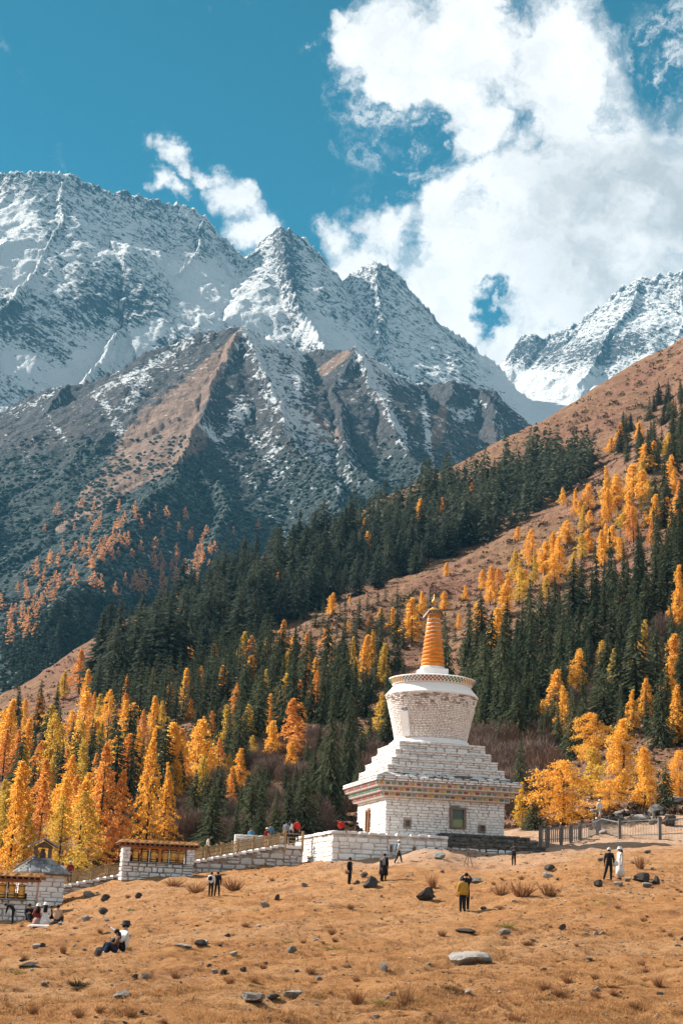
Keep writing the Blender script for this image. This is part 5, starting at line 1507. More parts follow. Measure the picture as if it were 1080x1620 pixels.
# ------------------------------------------------------------------ prayer wheel shelters, hut, stair, fences
def build_shelter(foot_px, D, yaw, width, nwheel, label, wall_h=1.0, seed=1, sink=2.2):
    rg = rng(seed)
    base = at(foot_px[0], foot_px[1], D)
    H = empty('prayer_wheel_shelter', base, math.radians(yaw))
    tag(H, label, "prayer wheel shelter", "prayer wheel shelters below the stupa")
    w, dp = width, 1.7
    hw = w / 2
    pw = 0.62                                          # corner pillar width
    op0, op1, oh = -hw + pw, hw - pw, 1.12
    solid('wall_core', [box_arrays(0, dp / 2, wall_h / 2 - sink / 2, w - .14, dp - .14, wall_h + sink)], M_MORTAR, H)
    sts = courses(w, [sink - 0.35] + split_h(wall_h + 0.35, 0.28, 0.48, rg), 0.35, 1.0, rg)
    lay(H, (-hw, 0.07, -sink), (1, 0, 0), (0, -1, 0), [s for s in sts if s[1] > sink - 0.6], M_WHITE_OLD, True, 0.05, 0.18, 0.06, rg)
    sts = courses(dp, [sink - 0.35] + split_h(wall_h + 0.35, 0.28, 0.48, rg), 0.35, 0.9, rg)
    lay(H, (-hw + 0.07, dp, -sink), (0, -1, 0), (-1, 0, 0), [s for s in sts if s[1] > sink - 0.6], M_WHITE, True, 0.05, 0.18, 0.06, rg)
    solid('sill', [box_arrays(0, 0.1, wall_h + 0.03, op1 - op0 + 0.1, 0.5, 0.07)], M_SLATE, H, bevel=0.01)
    for s in (-1, 1):
        p = solid('pillar', [box_arrays(s * (hw - pw / 2), dp / 2, wall_h + oh / 2, pw - .1, dp - .1, oh)], M_MORTAR_L, H)
        sts = courses(pw, split_h(oh, 0.25, 0.4, rg), 0.3, 0.62, rg)
        x0 = -hw if s < 0 else hw - pw
        lay(p, (x0, 0.06, wall_h), (1, 0, 0), (0, -1, 0), sts, M_WHITE, True, 0.02, 0.15, 0.05, rg)
        if s < 0:
            sts = courses(dp, split_h(oh, 0.25, 0.4, rg), 0.35, 0.8, rg)
            lay(p, (-hw + 0.06, dp, wall_h), (0, -1, 0), (-1, 0, 0), sts, M_WHITE, True, 0.02, 0.15, 0.05, rg)
    solid('post', [box_arrays(0.1, 0.22, wall_h + 0.06 + oh / 2, 0.2, 0.2, oh)], M_PAINTWOOD, H)
    solid('back_board', [box_arrays(0, 1.25, wall_h + .06 + oh * .16, op1 - op0, 0.06, oh * .32)], M_DARKWOOD, H)
    solid('head_board', [box_arrays(0, 0.16, wall_h + oh - 0.02, op1 - op0 - .01, 0.1, 0.14)], M_PAINTWOOD, H)
    # wheels on spindles
    n = nwheel
    for i in range(n):
        bay = (op0 + 0.04, 0.0) if i < n // 2 else (0.2, op1 - 0.04)
        k = (i % (n // 2) + 0.5) / (n // 2)
        x = bay[0] + (bay[1] - bay[0]) * k
        prof = [(0.05, 0), (0.16, 0.01), (0.20, 0.05), (0.215, 0.06), (0.215, 0.12), (0.195, 0.13), (0.195, 0.38), (0.21, 0.39), (0.21, 0.45), (0.195, 0.46), (0.195, 0.72), (0.215, 0.73), (0.215, 0.80), (0.18, 0.83), (0.05, 0.86)]
        v, f = lathe_arrays([(r * 1.08, z) for r, z in prof], 16)
        wh = solid('prayer_wheel', [([(a + x, b + 0.34, c + wall_h + 0.10) for a, b, c in v], f)], M_WHEEL, H, True)
        for zb in (0.14, 0.70):  # dark bands added, as even light leaves the wheels without shading
            vb, fb = lathe_arrays([(.222, zb), (.238, zb + .02), (.238, zb + .055), (.222, zb + .075)], 16, cap=False)
            solid('added_wheel_band', [([(a + x, b + 0.34, c + wall_h + 0.10) for a, b, c in vb], fb)], M_DARKWOOD, wh)
        solid('spindle', [cyl_arrays((x, 0.34, wall_h + 0.05), 0.03, oh - 0.1, 8)], M_DARKWOOD, wh)
        if i % (n // 2) < n // 2 - 1:
            xs = x + (bay[1] - bay[0]) / (n // 2) / 2
            solid('divider', [box_arrays(xs, 0.24, wall_h + 0.06 + oh * .45, 0.055, 0.07, oh * 0.9)], M_LIME if i % 2 else M_PAINTWOOD, H)
    # eaves: beams, a row of rafter ends, boards, turf
    top = wall_h + oh
    ov = 0.38
    solid('eave_beam', [box_arrays(0, dp / 2, top + 0.07, w + 0.1, dp + 0.16, 0.14)], M_REDWOOD, H, bevel=0.015)
    for i in range(17):
        x = -hw - ov * .6 + (w + ov * 1.2) * i / 16
        o = solid('rafter', [box_arrays(x, dp / 2, top + 0.195, 0.11, dp + 2 * ov - .06, 0.11)], M_REDWOOD, H)
    solid('roof_board', [box_arrays(0, dp / 2, top + 0.275, w + 2 * ov, dp + 2 * ov, 0.05), ], M_REDWOOD, H)
    # turf: lumpy sod slab with tufts of grass along its edges
    nx, ny = 30, 10
    V, F = [], []
    for j in range(ny + 1):
        for i in range(nx + 1):
            x, y = (i / nx - .5) * (w + 2 * ov - .1), dp / 2 + (j / ny - .5) * (dp + 2 * ov - .1)
            e = min(i, nx - i, j, ny - j)
            V.append((x + rg.normal(0, .02), y + rg.normal(0, .02), top + 0.30 + (0.0 if e == 0 else 0.13 + 0.09 * rg.random())))
    for j in range(ny):
        for i in range(nx):
            F.append((j * (nx + 1) + i, j * (nx + 1) + i + 1, (j + 1) * (nx + 1) + i + 1, (j + 1) * (nx + 1) + i))
    solid('roof_turf', [(V, F)], M_TURFROOF, H)
    B = 900
    bx, by = rg.uniform(-hw - ov + .1, hw + ov - .1, B), dp / 2 + rg.uniform(-.5, .5, B) * (dp + 2 * ov - .15)
    h = rg.uniform(.10, .30, B); t = rg.uniform(0, 6.28, B)
    b0 = np.stack([bx, by, np.full(B, top + 0.36)], -1)
    s = np.stack([np.cos(t), np.sin(t), np.zeros(B)], -1) * 0.022
    tip = b0 + np.stack([rg.normal(0, .08, B), rg.normal(0, .08, B), h], -1)
    v = np.stack([b0 - s, b0 + s, tip], 1).reshape(-1, 3)
    tag(link('roof_grass', mesh_from_arrays('roof_grass', v, np.arange(3 * B).reshape(-1, 3), False), M_DRY, H), kind='stuff')
    return H
M_DRY = mat_foliage("dry_grass_blades", (0.41, 0.215, 0.088), (0.35, 0.17, 0.066), (0.52, 0.325, 0.16), 0.3)
M_RUST = mat_foliage("rusty_weed_stems", (0.235, 0.105, 0.05), (0.30, 0.15, 0.075), (0.36, 0.20, 0.10), 0.15)
M_GREENTUFT = mat_foliage("olive_tuft_blades", (0.22, 0.19, 0.055), (0.16, 0.155, 0.05), (0.36, 0.27, 0.09), 0.25)
build_shelter((249, 1388), 115.5, 13, 5.35, 6, "small stone shelter with six golden prayer wheels and a grassy flat roof, beside the stair", 1.0, 11)
build_shelter((-14, 1447), 99.0, 4, 5.3, 6, "stone prayer wheel shelter cut by the left edge, its wheels behind an orange frame", 0.95, 12)

def build_hut():
    rg = rng(31)
    base = at(62, 1421, 110.0)
    H = empty('lantern_hut', base, math.radians(14))
    tag(H, "small whitewashed hut with a grey slab roof and an open gabled lantern on top", "hut")
    w, h = 3.1, 1.65
    hw = w / 2
    solid('wall_core', [box_arrays(0, 0, h / 2 - 1, w - .1, w - .1, h + 2)], M_MORTAR_L, H)
    for o, u, n in (((-hw, -hw + .06, -.6), (1, 0, 0), (0, -1, 0)), ((-hw + .06, hw, -.6), (0, -1, 0), (-1, 0, 0))):
        lay(H, o, u, n, courses(w, split_h(h + .6, 0.25, 0.42, rg), 0.4, 0.95, rg), M_LIME, True, 0.02, 0.14, 0.05, rg)
    # hipped roof of overlapping slabs
    e, t, zr = hw + 0.36, 0.62, 0.92
    v = [(-e, -e, h), (e, -e, h), (e, e, h), (-e, e, h), (-t, -t, h + zr), (t, -t, h + zr), (t, t, h + zr), (-t, t, h + zr)]
    roof = solid('roof', [(v, [(0, 1, 5, 4), (1, 2, 6, 5), (2, 3, 7, 6), (3, 0, 4, 7), (4, 5, 6, 7), (3, 2, 1, 0)])], M_SLATE, H)
    solid('eave_board', [box_arrays(0, 0, h - 0.06, 2 * e - .06, 2 * e - .06, 0.11)], M_DARKWOOD, H)
    for k in range(4):
        q = Matrix.Rotation(k * math.pi / 2, 3, 'Z')
        up = (q @ Vector((0, e - t, zr))).normalized(); nn = (q @ Vector((0, -zr, e - t))).normalized(); uu = q @ Vector((1, 0, 0))
        L = math.hypot(e - t, zr)
        row = L / 3
        for r in range(3):
            half = e - (e - t) * (r + 0.5) / 3
            sts = [(s[0], 0, s[2], row * 1.12) for s in courses(2 * half, [row], 0.4, 0.85, rg)]
            o = q @ Vector((-half, -e, h)) + up * (row * (r + .5)) + nn * 0.01
            lay(roof, o, uu, nn, sts, M_SLATE, True, 0.03, 0.10, 0.045 + 0.0 * r, rg, name='roof_slab', up=up)
    z = h + zr
    lan = solid('lantern', [box_arrays(0, 0, z + 0.06, 1.3, 1.3, 0.14)], M_SLATE, H)
    for sx in (-1, 1):
        for sy in (-1, 1):
            solid('lantern_post', [box_arrays(sx * .48, sy * .48, z + 0.50, 0.2, 0.2, 0.8)], M_DARKWOOD, lan)
    solid('censer', [lathe_arrays([(0.05, z + .13), (0.2, z + .14), (0.23, z + .38), (0.12, z + .6), (0.14, z + .75)], 12)], M_DARKWOOD, lan, True)
    gz = z + 0.9
    g, gh = 1.0, 0.5
    for s in (-1, 1):
        v = [(s * g, -.95, gz - .06), (s * g, .95, gz - .06), (0, .95, gz + gh), (0, -.95, gz + gh), (s * g, -.95, gz + .05), (s * g, .95, gz + .05), (0.0, .95, gz + gh + .12), (0.0, -.95, gz + gh + .12)]
        solid('gable_slab', [(v, [(0, 1, 2, 3), (7, 6, 5, 4), (0, 4, 5, 1), (0, 3, 7, 4), (1, 5, 6, 2)])], M_SLATE, lan)
    solid('gable_wall', [([(-.7, -.6, gz - .05), (.7, -.6, gz - .05), (0, -.6, gz + gh * .75), (-.7, .6, gz - .05), (.7, .6, gz - .05), (0, .6, gz + gh * .75)], [(0, 1, 2), (5, 4, 3), (0, 3, 4, 1), (1, 4, 5, 2), (2, 5, 3, 0)])], M_DARKWOOD, lan)
    solid('lean_slab', [bar_arrays((-e * .95, -.7, h + .35), (-.55, -.7, h + zr + .25), 0.5, 0.12)], M_SLATE, lan)
build_hut()

P0, P1 = at(92, 1403, 119.0), at(450, 1337, 121.5)
def build_stair():
    rg = rng(55)
    d = Vector((P1.x - P0.x, P1.y - P0.y, 0)); run = d.length
    yaw = math.atan2(d.y, d.x)
    rise = P1.z - P0.z
    N = 34
    tr, ri = run / N, rise / N
    S = empty('stone_stair', P0, yaw)
    tag(S, "long white-edged stone stair climbing from the hut to the terrace", "stair")
    # core wedge under the treads
    wd = 2.4
    v = []
    for y in (0.08, wd):
        v += [(0, y, -2.5), (run, y, -2.5), (run, y, rise - 0.16), (0, y, -0.16)]
    solid('stair_core', [(v, [(0, 1, 2, 3), (7, 6, 5, 4), (0, 4, 5, 1), (1, 5, 6, 2), (2, 6, 7, 3), (3, 7, 4, 0)])], M_MORTAR, S)
    for i in range(N):
        solid('step', [box_arrays(tr * (i + .5), wd / 2 - 0.03, ri * (i + 1) - 0.095 + rg.normal(0, .008), tr + 0.05, wd + 0.12, 0.19)], M_WHITE_OLD, S, bevel=0.02)
    # rubble side wall: stones only where the ground leaves it bare
    sts = []
    for s in courses(run, split_h(3.4 + rise, 0.3, 0.55, rg), 0.4, 1.1, rg):
        x, z, w, h = s
        z -= 2.4
        if z + h * .5 < rise * (x - w * .4) / run - 0.02 and z > rise * x / run - 1.9:
            sts.append((x, z, w, h))
    lay(S, (0, 0.05, 0), (1, 0, 0), (0, -1, 0), sts, M_STEPSTONE, True, 0.045, 0.2, 0.07, rg)
    # railing on the near side
    R = empty('stair_railing', P0, yaw)
    tag(R, "yellow-brown lattice railing with square posts along the near side of the stair", "railing")
    npost = 15
    lat = []
    for side, RR in ((0.08, R), (wd - 0.08, None)):
        if RR is None:
            RR = empty('stair_railing', P0, yaw)
            tag(RR, "yellow-brown railing along the far side of the stair, seen through the nearer one", "railing")
        for i in range(npost):
            x = run * i / (npost - 1)
            z = rise * x / run
            if side < 1:
                solid('post', [box_arrays(x, side, z + 0.30, 0.17, 0.17, 1.5), box_arrays(x, side, z + 1.07, 0.22, 0.22, 0.06)], M_RAILWOOD, RR)
            else:
                solid('post', [box_arrays(x, side, z + 0.55, 0.15, 0.15, 1.0)], M_RAILWOOD, RR)
        for dz in (0.94, 0.80, 0.16):
            solid('rail', [bar_arrays((0, side, dz), (run, side, rise + dz), 0.09, 0.075)], M_RAILWOOD, RR)
        for i in range(npost - 1):
            bars = []
            x0, x1 = run * i / (npost - 1) + 0.1, run * (i + 1) / (npost - 1) - 0.1
            m = 7
            for k in range(m):
                a, b = x0 + (x1 - x0) * k / m, x0 + (x1 - x0) * (k + 1) / m
                for q0, q1 in ((0.2, 0.78), (0.78, 0.2)):
                    bars.append(bar_arrays((a, side, rise * a / run + q0), (b, side, rise * b / run + q1), 0.028))
                c = (a + b) / 2
                bars.append(bar_arrays((a, side, rise * a / run + .49), (b, side, rise * b / run + .49), 0.035))
            tag(solid('lattice_panel', bars, M_RAILWOOD, RR), kind='stuff')
    # white parapet on the far side near the top
    wp = empty('parapet_wall', P0, yaw)
    tag(wp, "low white parapet wall behind the upper end of the stair railing", "parapet")
    xa, xb = run * 0.80, run + 0.9
    za = rise * xa / run
    solid('wall_core', [box_arrays((xa + xb) / 2, wd + .5, rise - .35, xb - xa, 0.3, 2.2)], M_LIME, wp)
    lay(wp, (xa, wd + .32, rise + .62), (1, 0, 0), (0, -1, 0), courses(xb - xa, [0.16], .6, 1.2, rg), M_WHITE, True, .02, .2, .08, rg, name='coping_stone')
    lay(wp, (xa, wd + .32, rise - 1.0), (1, 0, 0), (0, -1, 0), courses(xb - xa, split_h(1.6, .25, .4, rg), .5, 1.1, rg), M_WHITE, True, .02, .14, .06, rg)
    # landing at the top with its own short rails
    L = empty('landing', P1, yaw)
    tag(L, "square landing with rails where the stair meets the terrace", "landing")
    solid('slab', [box_arrays(0.75, 1.2, -.12, 1.6, 2.4, .24)], M_WHITE_OLD, L, bevel=.02)
    solid('wall_core', [box_arrays(0.75, 1.2, -1.6, 1.5, 2.2, 2.7)], M_MORTAR, L)
    lay(L, (-0.0, 0.13, -2.6), (1, 0, 0), (0, -1, 0), courses(1.5, split_h(2.3, .35, .55, rg), .5, .9, rg), M_STEPSTONE, True, .045, .2, .07, rg)
    for x in (0.05, 1.45):
        solid('post', [box_arrays(x, .06, .35, .17, .17, 1.6)], M_RAILWOOD, L)
    for dz in (.35, .62, .9):
        solid('rail', [box_arrays(.75, .06, dz, 1.25, .06, .06)], M_RAILWOOD, L)
M_STEPSTONE = mat_whitewash("grey_rubble_stone", (0.55, 0.50, 0.47), 0.45)
build_stair()

def fence_run(obj, pts, h, post_w, picket, rails, matp, matk, matr, every):
    """Posts stand at pts (x, y, z world); pickets and rails span each bay."""
    o = obj.location
    for p in pts:
        q = p - o
        if post_w:
            solid('post', [box_arrays(q.x, q.y, q.z + h / 2 - .2, post_w, post_w, h + .4)], matp, obj, bevel=0.012)
    for a, b in zip(pts[:-1], pts[1:]):
        a, b = a - o, b - o
        for rz in rails:
            solid('rail', [bar_arrays(a + Vector((0, 0, rz)), b + Vector((0, 0, rz)), 0.06, 0.07)], matr, obj)
        n = max(2, int((b - a).length / every))
        for i in range(1, n):
            p = a.lerp(b, i / n)
            solid('picket', [box_arrays(p.x, p.y, p.z + rails[0] * .5 + .02, picket, picket * .6, rails[0] + .02 - .06)], matk, obj)
def on_ground(px, D):
    az, _ = pix_dir(px, 1320)
    x, y = D * math.sin(az), D * math.cos(az)
    return Vector((x, y, ground_z(x, y)))
def build_fences():
    pts = [at(x, y, D) for x, y, D in ((854, 1335, 124), (865.5, 1334, 124.5), (887, 1333, 126), (902, 1332, 127), (917, 1331, 128))]
    f = empty('picket_fence', pts[0])
    tag(f, "grey picket fence with thick square posts in front of the round golden tree", "fence")
    fence_run(f, pts, 1.35, 0.24, 0.09, (1.18, 0.3), M_CONCRETE, M_PICKET, M_PICKET, 0.24)
    pts = [at(x, y, D) for x, y, D in ((917.5, 1331, 128.2), (930, 1328, 129), (942, 1324, 130.5), (950, 1319, 133))]
    f = empty('steel_fence', pts[0])
    tag(f, "thin steel picket fence curving away from the end of the grey picket fence", "fence")
    fence_run(f, pts, 1.25, 0.05, 0.04, (1.2, 0.2), M_STEEL, M_STEEL, M_STEEL, 0.22)
    pts = [at(x, y, D) for x, y, D in ((950, 1319.5, 133.2), (979.5, 1327, 127), (1043, 1325, 125), (1110, 1322, 124))]
    f = empty('steel_fence', pts[0])
    tag(f, "see-through steel fence on two stout posts in front of the rubble heap", "fence")
    fence_run(f, pts[1:], 1.5, 0.24, 0.02, (1.38, 0.25), M_CONCRETE, M_STEEL, M_STEEL, 0.24)
    fence_run(f, pts[:2], 1.35, 0, 0.02, (1.3, 0.25), M_CONCRETE, M_STEEL, M_STEEL, 0.25)
build_fences()

# ------------------------------------------------------------------ rocks
def mat_rock(name, a, b, c):
    m, t = new_mat(name)
    g = t.n('NewGeometry'); p = g.outputs['Position']; oi = t.n('ObjectInfo')
    n = t.noise(p, 2.2, 6, 0.7); f = t.noise(p, 14, 5, 0.7)
    col = t.mix(t.ramp(n, 0.35, 0.65), a, b)
    col = t.mix(t.math('MULTIPLY', t.ramp(f, 0.52, 0.7), 0.6), col, c)
    dark = t.math('MULTIPLY', oi.outputs['Random'], 0.45)
    col = t.mix(dark, col, (0.09, 0.075, 0.065))
    t.surf(col, 0.92, t.bump(t.math('ADD', n, f), 1.0, 0.12), spec=0.1)
    return m
M_ROCK = mat_rock("grey_rock", (0.235, 0.205, 0.18), (0.37, 0.335, 0.30), (0.10, 0.085, 0.07))
M_ROCK_D = mat_rock("dark_rock", (0.048, 0.042, 0.038), (0.095, 0.084, 0.076), (0.028, 0.025, 0.023))
M_ROCK_P = mat_rock("pale_rock", (0.50, 0.46, 0.42), (0.38, 0.35, 0.32), (0.20, 0.175, 0.155))
def rock_mesh(seed, mat, sub=2):
    rg = rng(seed)
    bm = bmesh.new(); bmesh.ops.create_icosphere(bm, subdivisions=sub, radius=1.0)
    planes = []
    for _ in range(13):
        n = Vector(rg.normal(0, 1, 3)).normalized(); planes.append((n, rg.uniform(0.34, 0.74)))
    for v in bm.verts:
        p = v.co.copy()
        for n, d in planes:
            k = p.dot(n)
            if k > d: p -= n * (k - d)
        p += Vector(rg.normal(0, 0.022, 3))
        v.co = p
    lo = min(v.co.z for v in bm.verts); hi = max(v.co.z for v in bm.verts)
    for v in bm.verts: v.co.z = (v.co.z - lo) / (hi - lo)
    mx = max(abs(v.co.x) for v in bm.verts); my = max(abs(v.co.y) for v in bm.verts)
    for v in bm.verts: v.co.x /= 2 * mx; v.co.y /= 2 * my
    me = bpy.data.meshes.new('rock'); bm.to_mesh(me); bm.free()
    me.materials.append(mat)
    return me
ROCKS = {'g': [rock_mesh(i, M_ROCK) for i in range(6)], 'd': [rock_mesh(20 + i, M_ROCK_D) for i in range(5)], 'p': [rock_mesh(40 + i, M_ROCK_P) for i in range(5)]}
RR = rng(88)
def place(x, y):
    return ('far left' if x < 200 else 'left of the middle' if x < 430 else 'middle' if x < 650 else 'right of the middle' if x < 860 else 'far right') + (', near the buildings' if y < 1410 else ', halfway down' if y < 1480 else ', lower part' if y < 1550 else ', at the front')
def rock(tone, px, py, wpx, hpx, label, group=None, name='rock'):
    p = hit(px, py)
    if p is None: return
    s = p.length / FPX
    w, h = wpx * s, hpx * s
    o = link(name, ROCKS[tone][int(RR.integers(len(ROCKS[tone])))])
    o.location = p - Vector((0, 0, h * 0.30)); o.scale = (w * 1.08, w * RR.uniform(0.6, 0.95), h * 1.3); o.rotation_euler = (RR.normal(0, .08), RR.normal(0, .08), RR.uniform(-0.5, 0.5))
    tag(o, label, "rock", group)
for r in [('p',745,1525,62,19,"largest pale flat boulder in the open meadow"),('g',398,1583,46,13,"long flat grey rock, left one of the two slabs near the lower edge"),('g',460,1578,36,11,"flat grey rock, right one of the two slabs near the lower edge"),
    ('d',430,1580,26,8,"thin dark slab wedged between the two flat slabs"),('g',196,1578,30,10,"flat grey stone below the seated couple"),('d',157,1512,15,13,"half-dark round stone just left of the seated couple"),
    ('d',318,1496,20,9,"dark flat stone right of the seated couple"),('p',290,1499,30,6,"pale thin slab beside the dark flat stone"),('g',460,1507,18,10,"grey pointed stone in the middle of the meadow"),
    ('g',604,1536,18,13,"blue-grey upright stone left of the largest boulder"),('d',548,1531,20,5,"thin dark stone in the grass left of the upright stone"),('d',890,1471,15,9,"small black stone right of the green tuft"),
    ('g',795,1479,24,9,"grey stone below the green tuft"),('d',737,1475,32,6,"dark thin slab below the people in yellow and black"),('d',585,1404,24,18,"black dome-shaped rock near the people by the terrace"),
    ('d',563,1399,11,7,"small dark rock just left of the black dome-shaped rock"),('d',575,1388,13,8,"small dark rock above the black dome-shaped rock"),('p',692,1359,24,11,"white flat boulder on the worn path below the terrace"),
    ('g',754,1398,24,10,"pale grey rock right of the photographing people"),('d',866,1377,20,10,"dark overhanging stone in the middle right"),('g',868,1389,20,9,"grey wedge stone below the dark overhanging one"),
    ('d',1018,1395,36,14,"wide dark rock right of the person in the white coat"),('d',1036,1398,17,13,"dark pointed rock at the right end of the wide dark rock"),('g',1020,1403,19,7,"flat grey rock under the wide dark rock"),
    ('g',978,1402,18,7,"flat grey rock at the feet of the person in the white coat"),('d',948,1403,20,11,"dark jagged stone left of the standing pair"),('g',992,1394,13,6,"small rock right of the white coat's hem"),
    ('d',677,1424,34,20,"black hollow stump-like rock overgrown by dry weeds"),('g',143,1418,18,9,"grey stone below the foot of the stair"),('d',165,1426,18,11,"brown boulder below the stair railing"),
    ('d',161,1446,15,10,"dark boulder on the slope right of the sitting group"),('g',135,1457,16,8,"grey stone right of the sitting group"),('d',217,1421,14,9,"black rock below the middle shelter's left end"),
    ('d',45,1528,32,6,"dark flat outcrop at the left edge of the meadow"),('g',57,1501,15,8,"grey stone near the left edge of the meadow"),('g',417,1436,15,10,"rough grey stone in the middle meadow"),
    ('d',440,1424,11,9,"dark stone above the rough grey stone"),('g',480,1403,11,7,"small grey stone under the terrace corner"),('g',229,1549,15,9,"grey block stone below the couple, right of a darker one"),('d',215,1548,13,7,"dark stone left of the grey block stone"),
    ('d',353,1541,15,7,"dark mound stone in the lower meadow"),('d',386,1537,15,7,"dark flat stone in the lower meadow"),('p',370,1512,14,7,"small pale slab below the path of shadows"),
    # boulders of the rubble heap
    ('p',917,1293,26,14,"pale boulder above the steel fence"),('p',985,1291,30,11,"long pale boulder at the left of the rubble heap"),('g',1038,1288,30,15,"biggest grey boulder in the rubble heap"),('p',1010,1300,26,12,"pale block below the biggest boulder of the heap"),
    ('p',965,1276,26,10,"pale slab at the top of the rubble heap"),('g',1065,1272,28,11,"grey boulder on the heap's right crest"),('d',1005,1277,30,10,"rough slab on the heap's crest"),('d',1060,1305,24,14,"shadowed boulder at the heap's right foot"),
    ('p',895,1303,20,10,"pale stone between the fence and the golden tree"),('p',875,1308,18,9,"pale stone beside the fence end"),('g',940,1290,22,10,"rough stone left of the rubble heap"),('g',838,1310,18,9,"stone by the stupa's right corner"),('p',826,1306,14,8,"small pale stone touching the stupa's right corner")]:
    rock(r[0], r[1], r[2], r[3], r[4], r[5])
for i in range(80):
    t = RR.random()
    x, y = 955 + 135 * t + RR.normal(0, 8), 1306 - 34 * t * RR.random() - RR.uniform(0, 8)
    rock('gdd'[int(RR.integers(3))], x, y, RR.uniform(5, 15), RR.uniform(3, 8), "broken stone lying in the rubble heap behind the steel fence", "stones of the rubble heap")
for i in range(26):
    rock('pgd'[int(RR.integers(3))], RR.uniform(800, 960), RR.uniform(1288, 1322), RR.uniform(5, 13), RR.uniform(3, 7), "small stone on the stony bank between fence and golden trees", "stones on the bank")
for i in range(190):
    y = 1345 + 275 * RR.random() ** 1.25
    x = RR.uniform(-10, 1090)
    if hit(x, y) is None or (x < 330 and y < 1405) or (460 < x < 720 and y < 1372): continue
    k = 4 + 10 * RR.random() ** 1.7 * (0.6 + 0.5 * (y - 1340) / 280)
    rock('ggdp'[int(RR.integers(4))] if RR.random() < .82 else 'd', x, y, k, k * RR.uniform(0.22, 0.55), ("tiny" if k < 6 else "larger" if k > 10 else "small") + " stone in the meadow, " + place(x, y), "stones scattered over the meadow", 'small_stone')
def gravel():
    bv, bf = ICO[0] * 0.5, ICO[1]
    V, F, n = [], [], 0
    for i in range(4200):
        y = 1330 + 300 * RR.random(); x = RR.uniform(-20, 1100)
        if math.sin(x * .021 + 2) * math.sin(y * .06 + x * .008) + RR.normal(0, .5) < 0.1: continue
        p = hit(x, y)
        if p is None or p.length > 138: continue
        s = p.length / FPX * RR.uniform(1.2, 6.0)
        q = bv * (1 + RR.normal(0, .18, bv.shape)) * np.array([s, s, s * .5]) + np.array(p)
        V.append(q); F.append(bf + n); n += len(bv)
    m, t = new_mat("gravel_stone")
    t.surf(t.mix(t.n('NewGeometry').outputs['Random Per Island'], (0.05, 0.036, 0.028), (0.33, 0.26, 0.21)), 0.95, spec=0.05)
    tag(link('gravel', mesh_from_arrays('gravel', np.concatenate(V), np.concatenate(F), False), m), "loose gravel strewn over the meadow", "gravel", None, 'stuff')
gravel()

# ------------------------------------------------------------------ grass and weeds
def grass_field():
    rg = rng(9)
    n = 42000
    px, py = rg.uniform(-40, 1120, n), 1325 + 320 * rg.random(n) ** 0.9
    base = []
    clump = []
    for x, y in zip(px, py):
        p = hit(x, y)
        if p is None or math.hypot(p.x, p.y) > 140: continue
        c = perlin(np.array([p.x / 2.4]), np.array([p.y / 2.4]), 77)[0] + 0.6 * perlin(np.array([p.x / .6]), np.array([p.y / .6]), 78)[0] if False else 0.0
        base.append(p[:]); 
    B = np.array(base)
    c = perlin(B[:, 0] / 2.6, B[:, 1] / 2.6, 77) + 0.7 * perlin(B[:, 0] / .7, B[:, 1] / .7, 78)
    keep = c > -0.30 + 0.5 * rg.random(len(c)); B = B[keep]; c = c[keep]
    far = np.clip((np.hypot(B[:, 0], B[:, 1]) - 60) / 60, 0, 1)
    worn = (B[:, 0] > 2) & (B[:, 1] > 96) & (rg.random(len(B)) < 0.75)
    B, c, far = B[~worn], c[~worn], far[~worn]
    n = len(B)
    k = 4
    B = np.repeat(B, k, 0); c = np.repeat(c, k); far = np.repeat(far, k)
    m = len(B)
    B = B + np.stack([rg.normal(0, .05, m), rg.normal(0, .05, m), np.full(m, -.01)], -1)
    h = rg.uniform(.03, .085, m) * (1 + .5 * np.clip(c, -1, 1)) * (1 + .5 * far)
    t = rg.uniform(0, 6.28, m)
    s = np.stack([np.cos(t), np.sin(t), np.zeros(m)], -1) * (0.008 + 0.008 * far)[:, None]
    tip = B + np.stack([rg.normal(0, .05, m), rg.normal(0, .05, m), h], -1)
    v = np.stack([B - s, B + s, tip], 1).reshape(-1, 3)
    tag(link('grass', mesh_from_arrays('grass', v, np.arange(3 * m).reshape(-1, 3), False), M_DRY), "short dry orange grass of the meadow", "grass", None, 'stuff')
grass_field()
def tuft_mesh(seed, n, mat, spread, stiff):
    rg = rng(seed)
    t = rg.uniform(0, 6.28, n); r = rg.random(n) ** .7
    B = np.stack([np.cos(t) * r * spread * .35, np.sin(t) * r * spread * .35, np.full(n, -.05)], -1)
    L = rg.uniform(.35, 1.0, n)
    out = np.stack([np.cos(t) * r * spread, np.sin(t) * r * spread, np.ones(n) * stiff], -1) + rg.normal(0, .12, (n, 3))
    tip = B + out * L[:, None]
    g = rg.uniform(0, 6.28, n)
    s = np.stack([np.cos(g), np.sin(g), np.zeros(n)], -1) * .022
    mid = (B + tip) / 2 + rg.normal(0, .04, (n, 3))
    v = np.stack([B - s, B + s, mid + s * .8, mid - s * .8], 1).reshape(-1, 3)
    v2 = np.stack([mid - s * .8, mid + s * .8, tip + s * .2, tip - s * .2], 1).reshape(-1, 3)
    v = np.concatenate([v, v2])
    me = mesh_from_arrays('weed', v, np.arange(len(v)).reshape(-1, 4), False)
    me.materials.append(mat)
    return me
WEEDS = {'r': [tuft_mesh(60 + i, 120, M_RUST, .6, .9) for i in range(4)], 'g': [tuft_mesh(70 + i, 110, M_GREENTUFT, .9, .6) for i in range(3)], 'd': [tuft_mesh(75 + i, 130, M_DRY, .7, .8) for i in range(3)], 'k': [tuft_mesh(79, 160, M_DARKSHRUB, .9, .7)]}
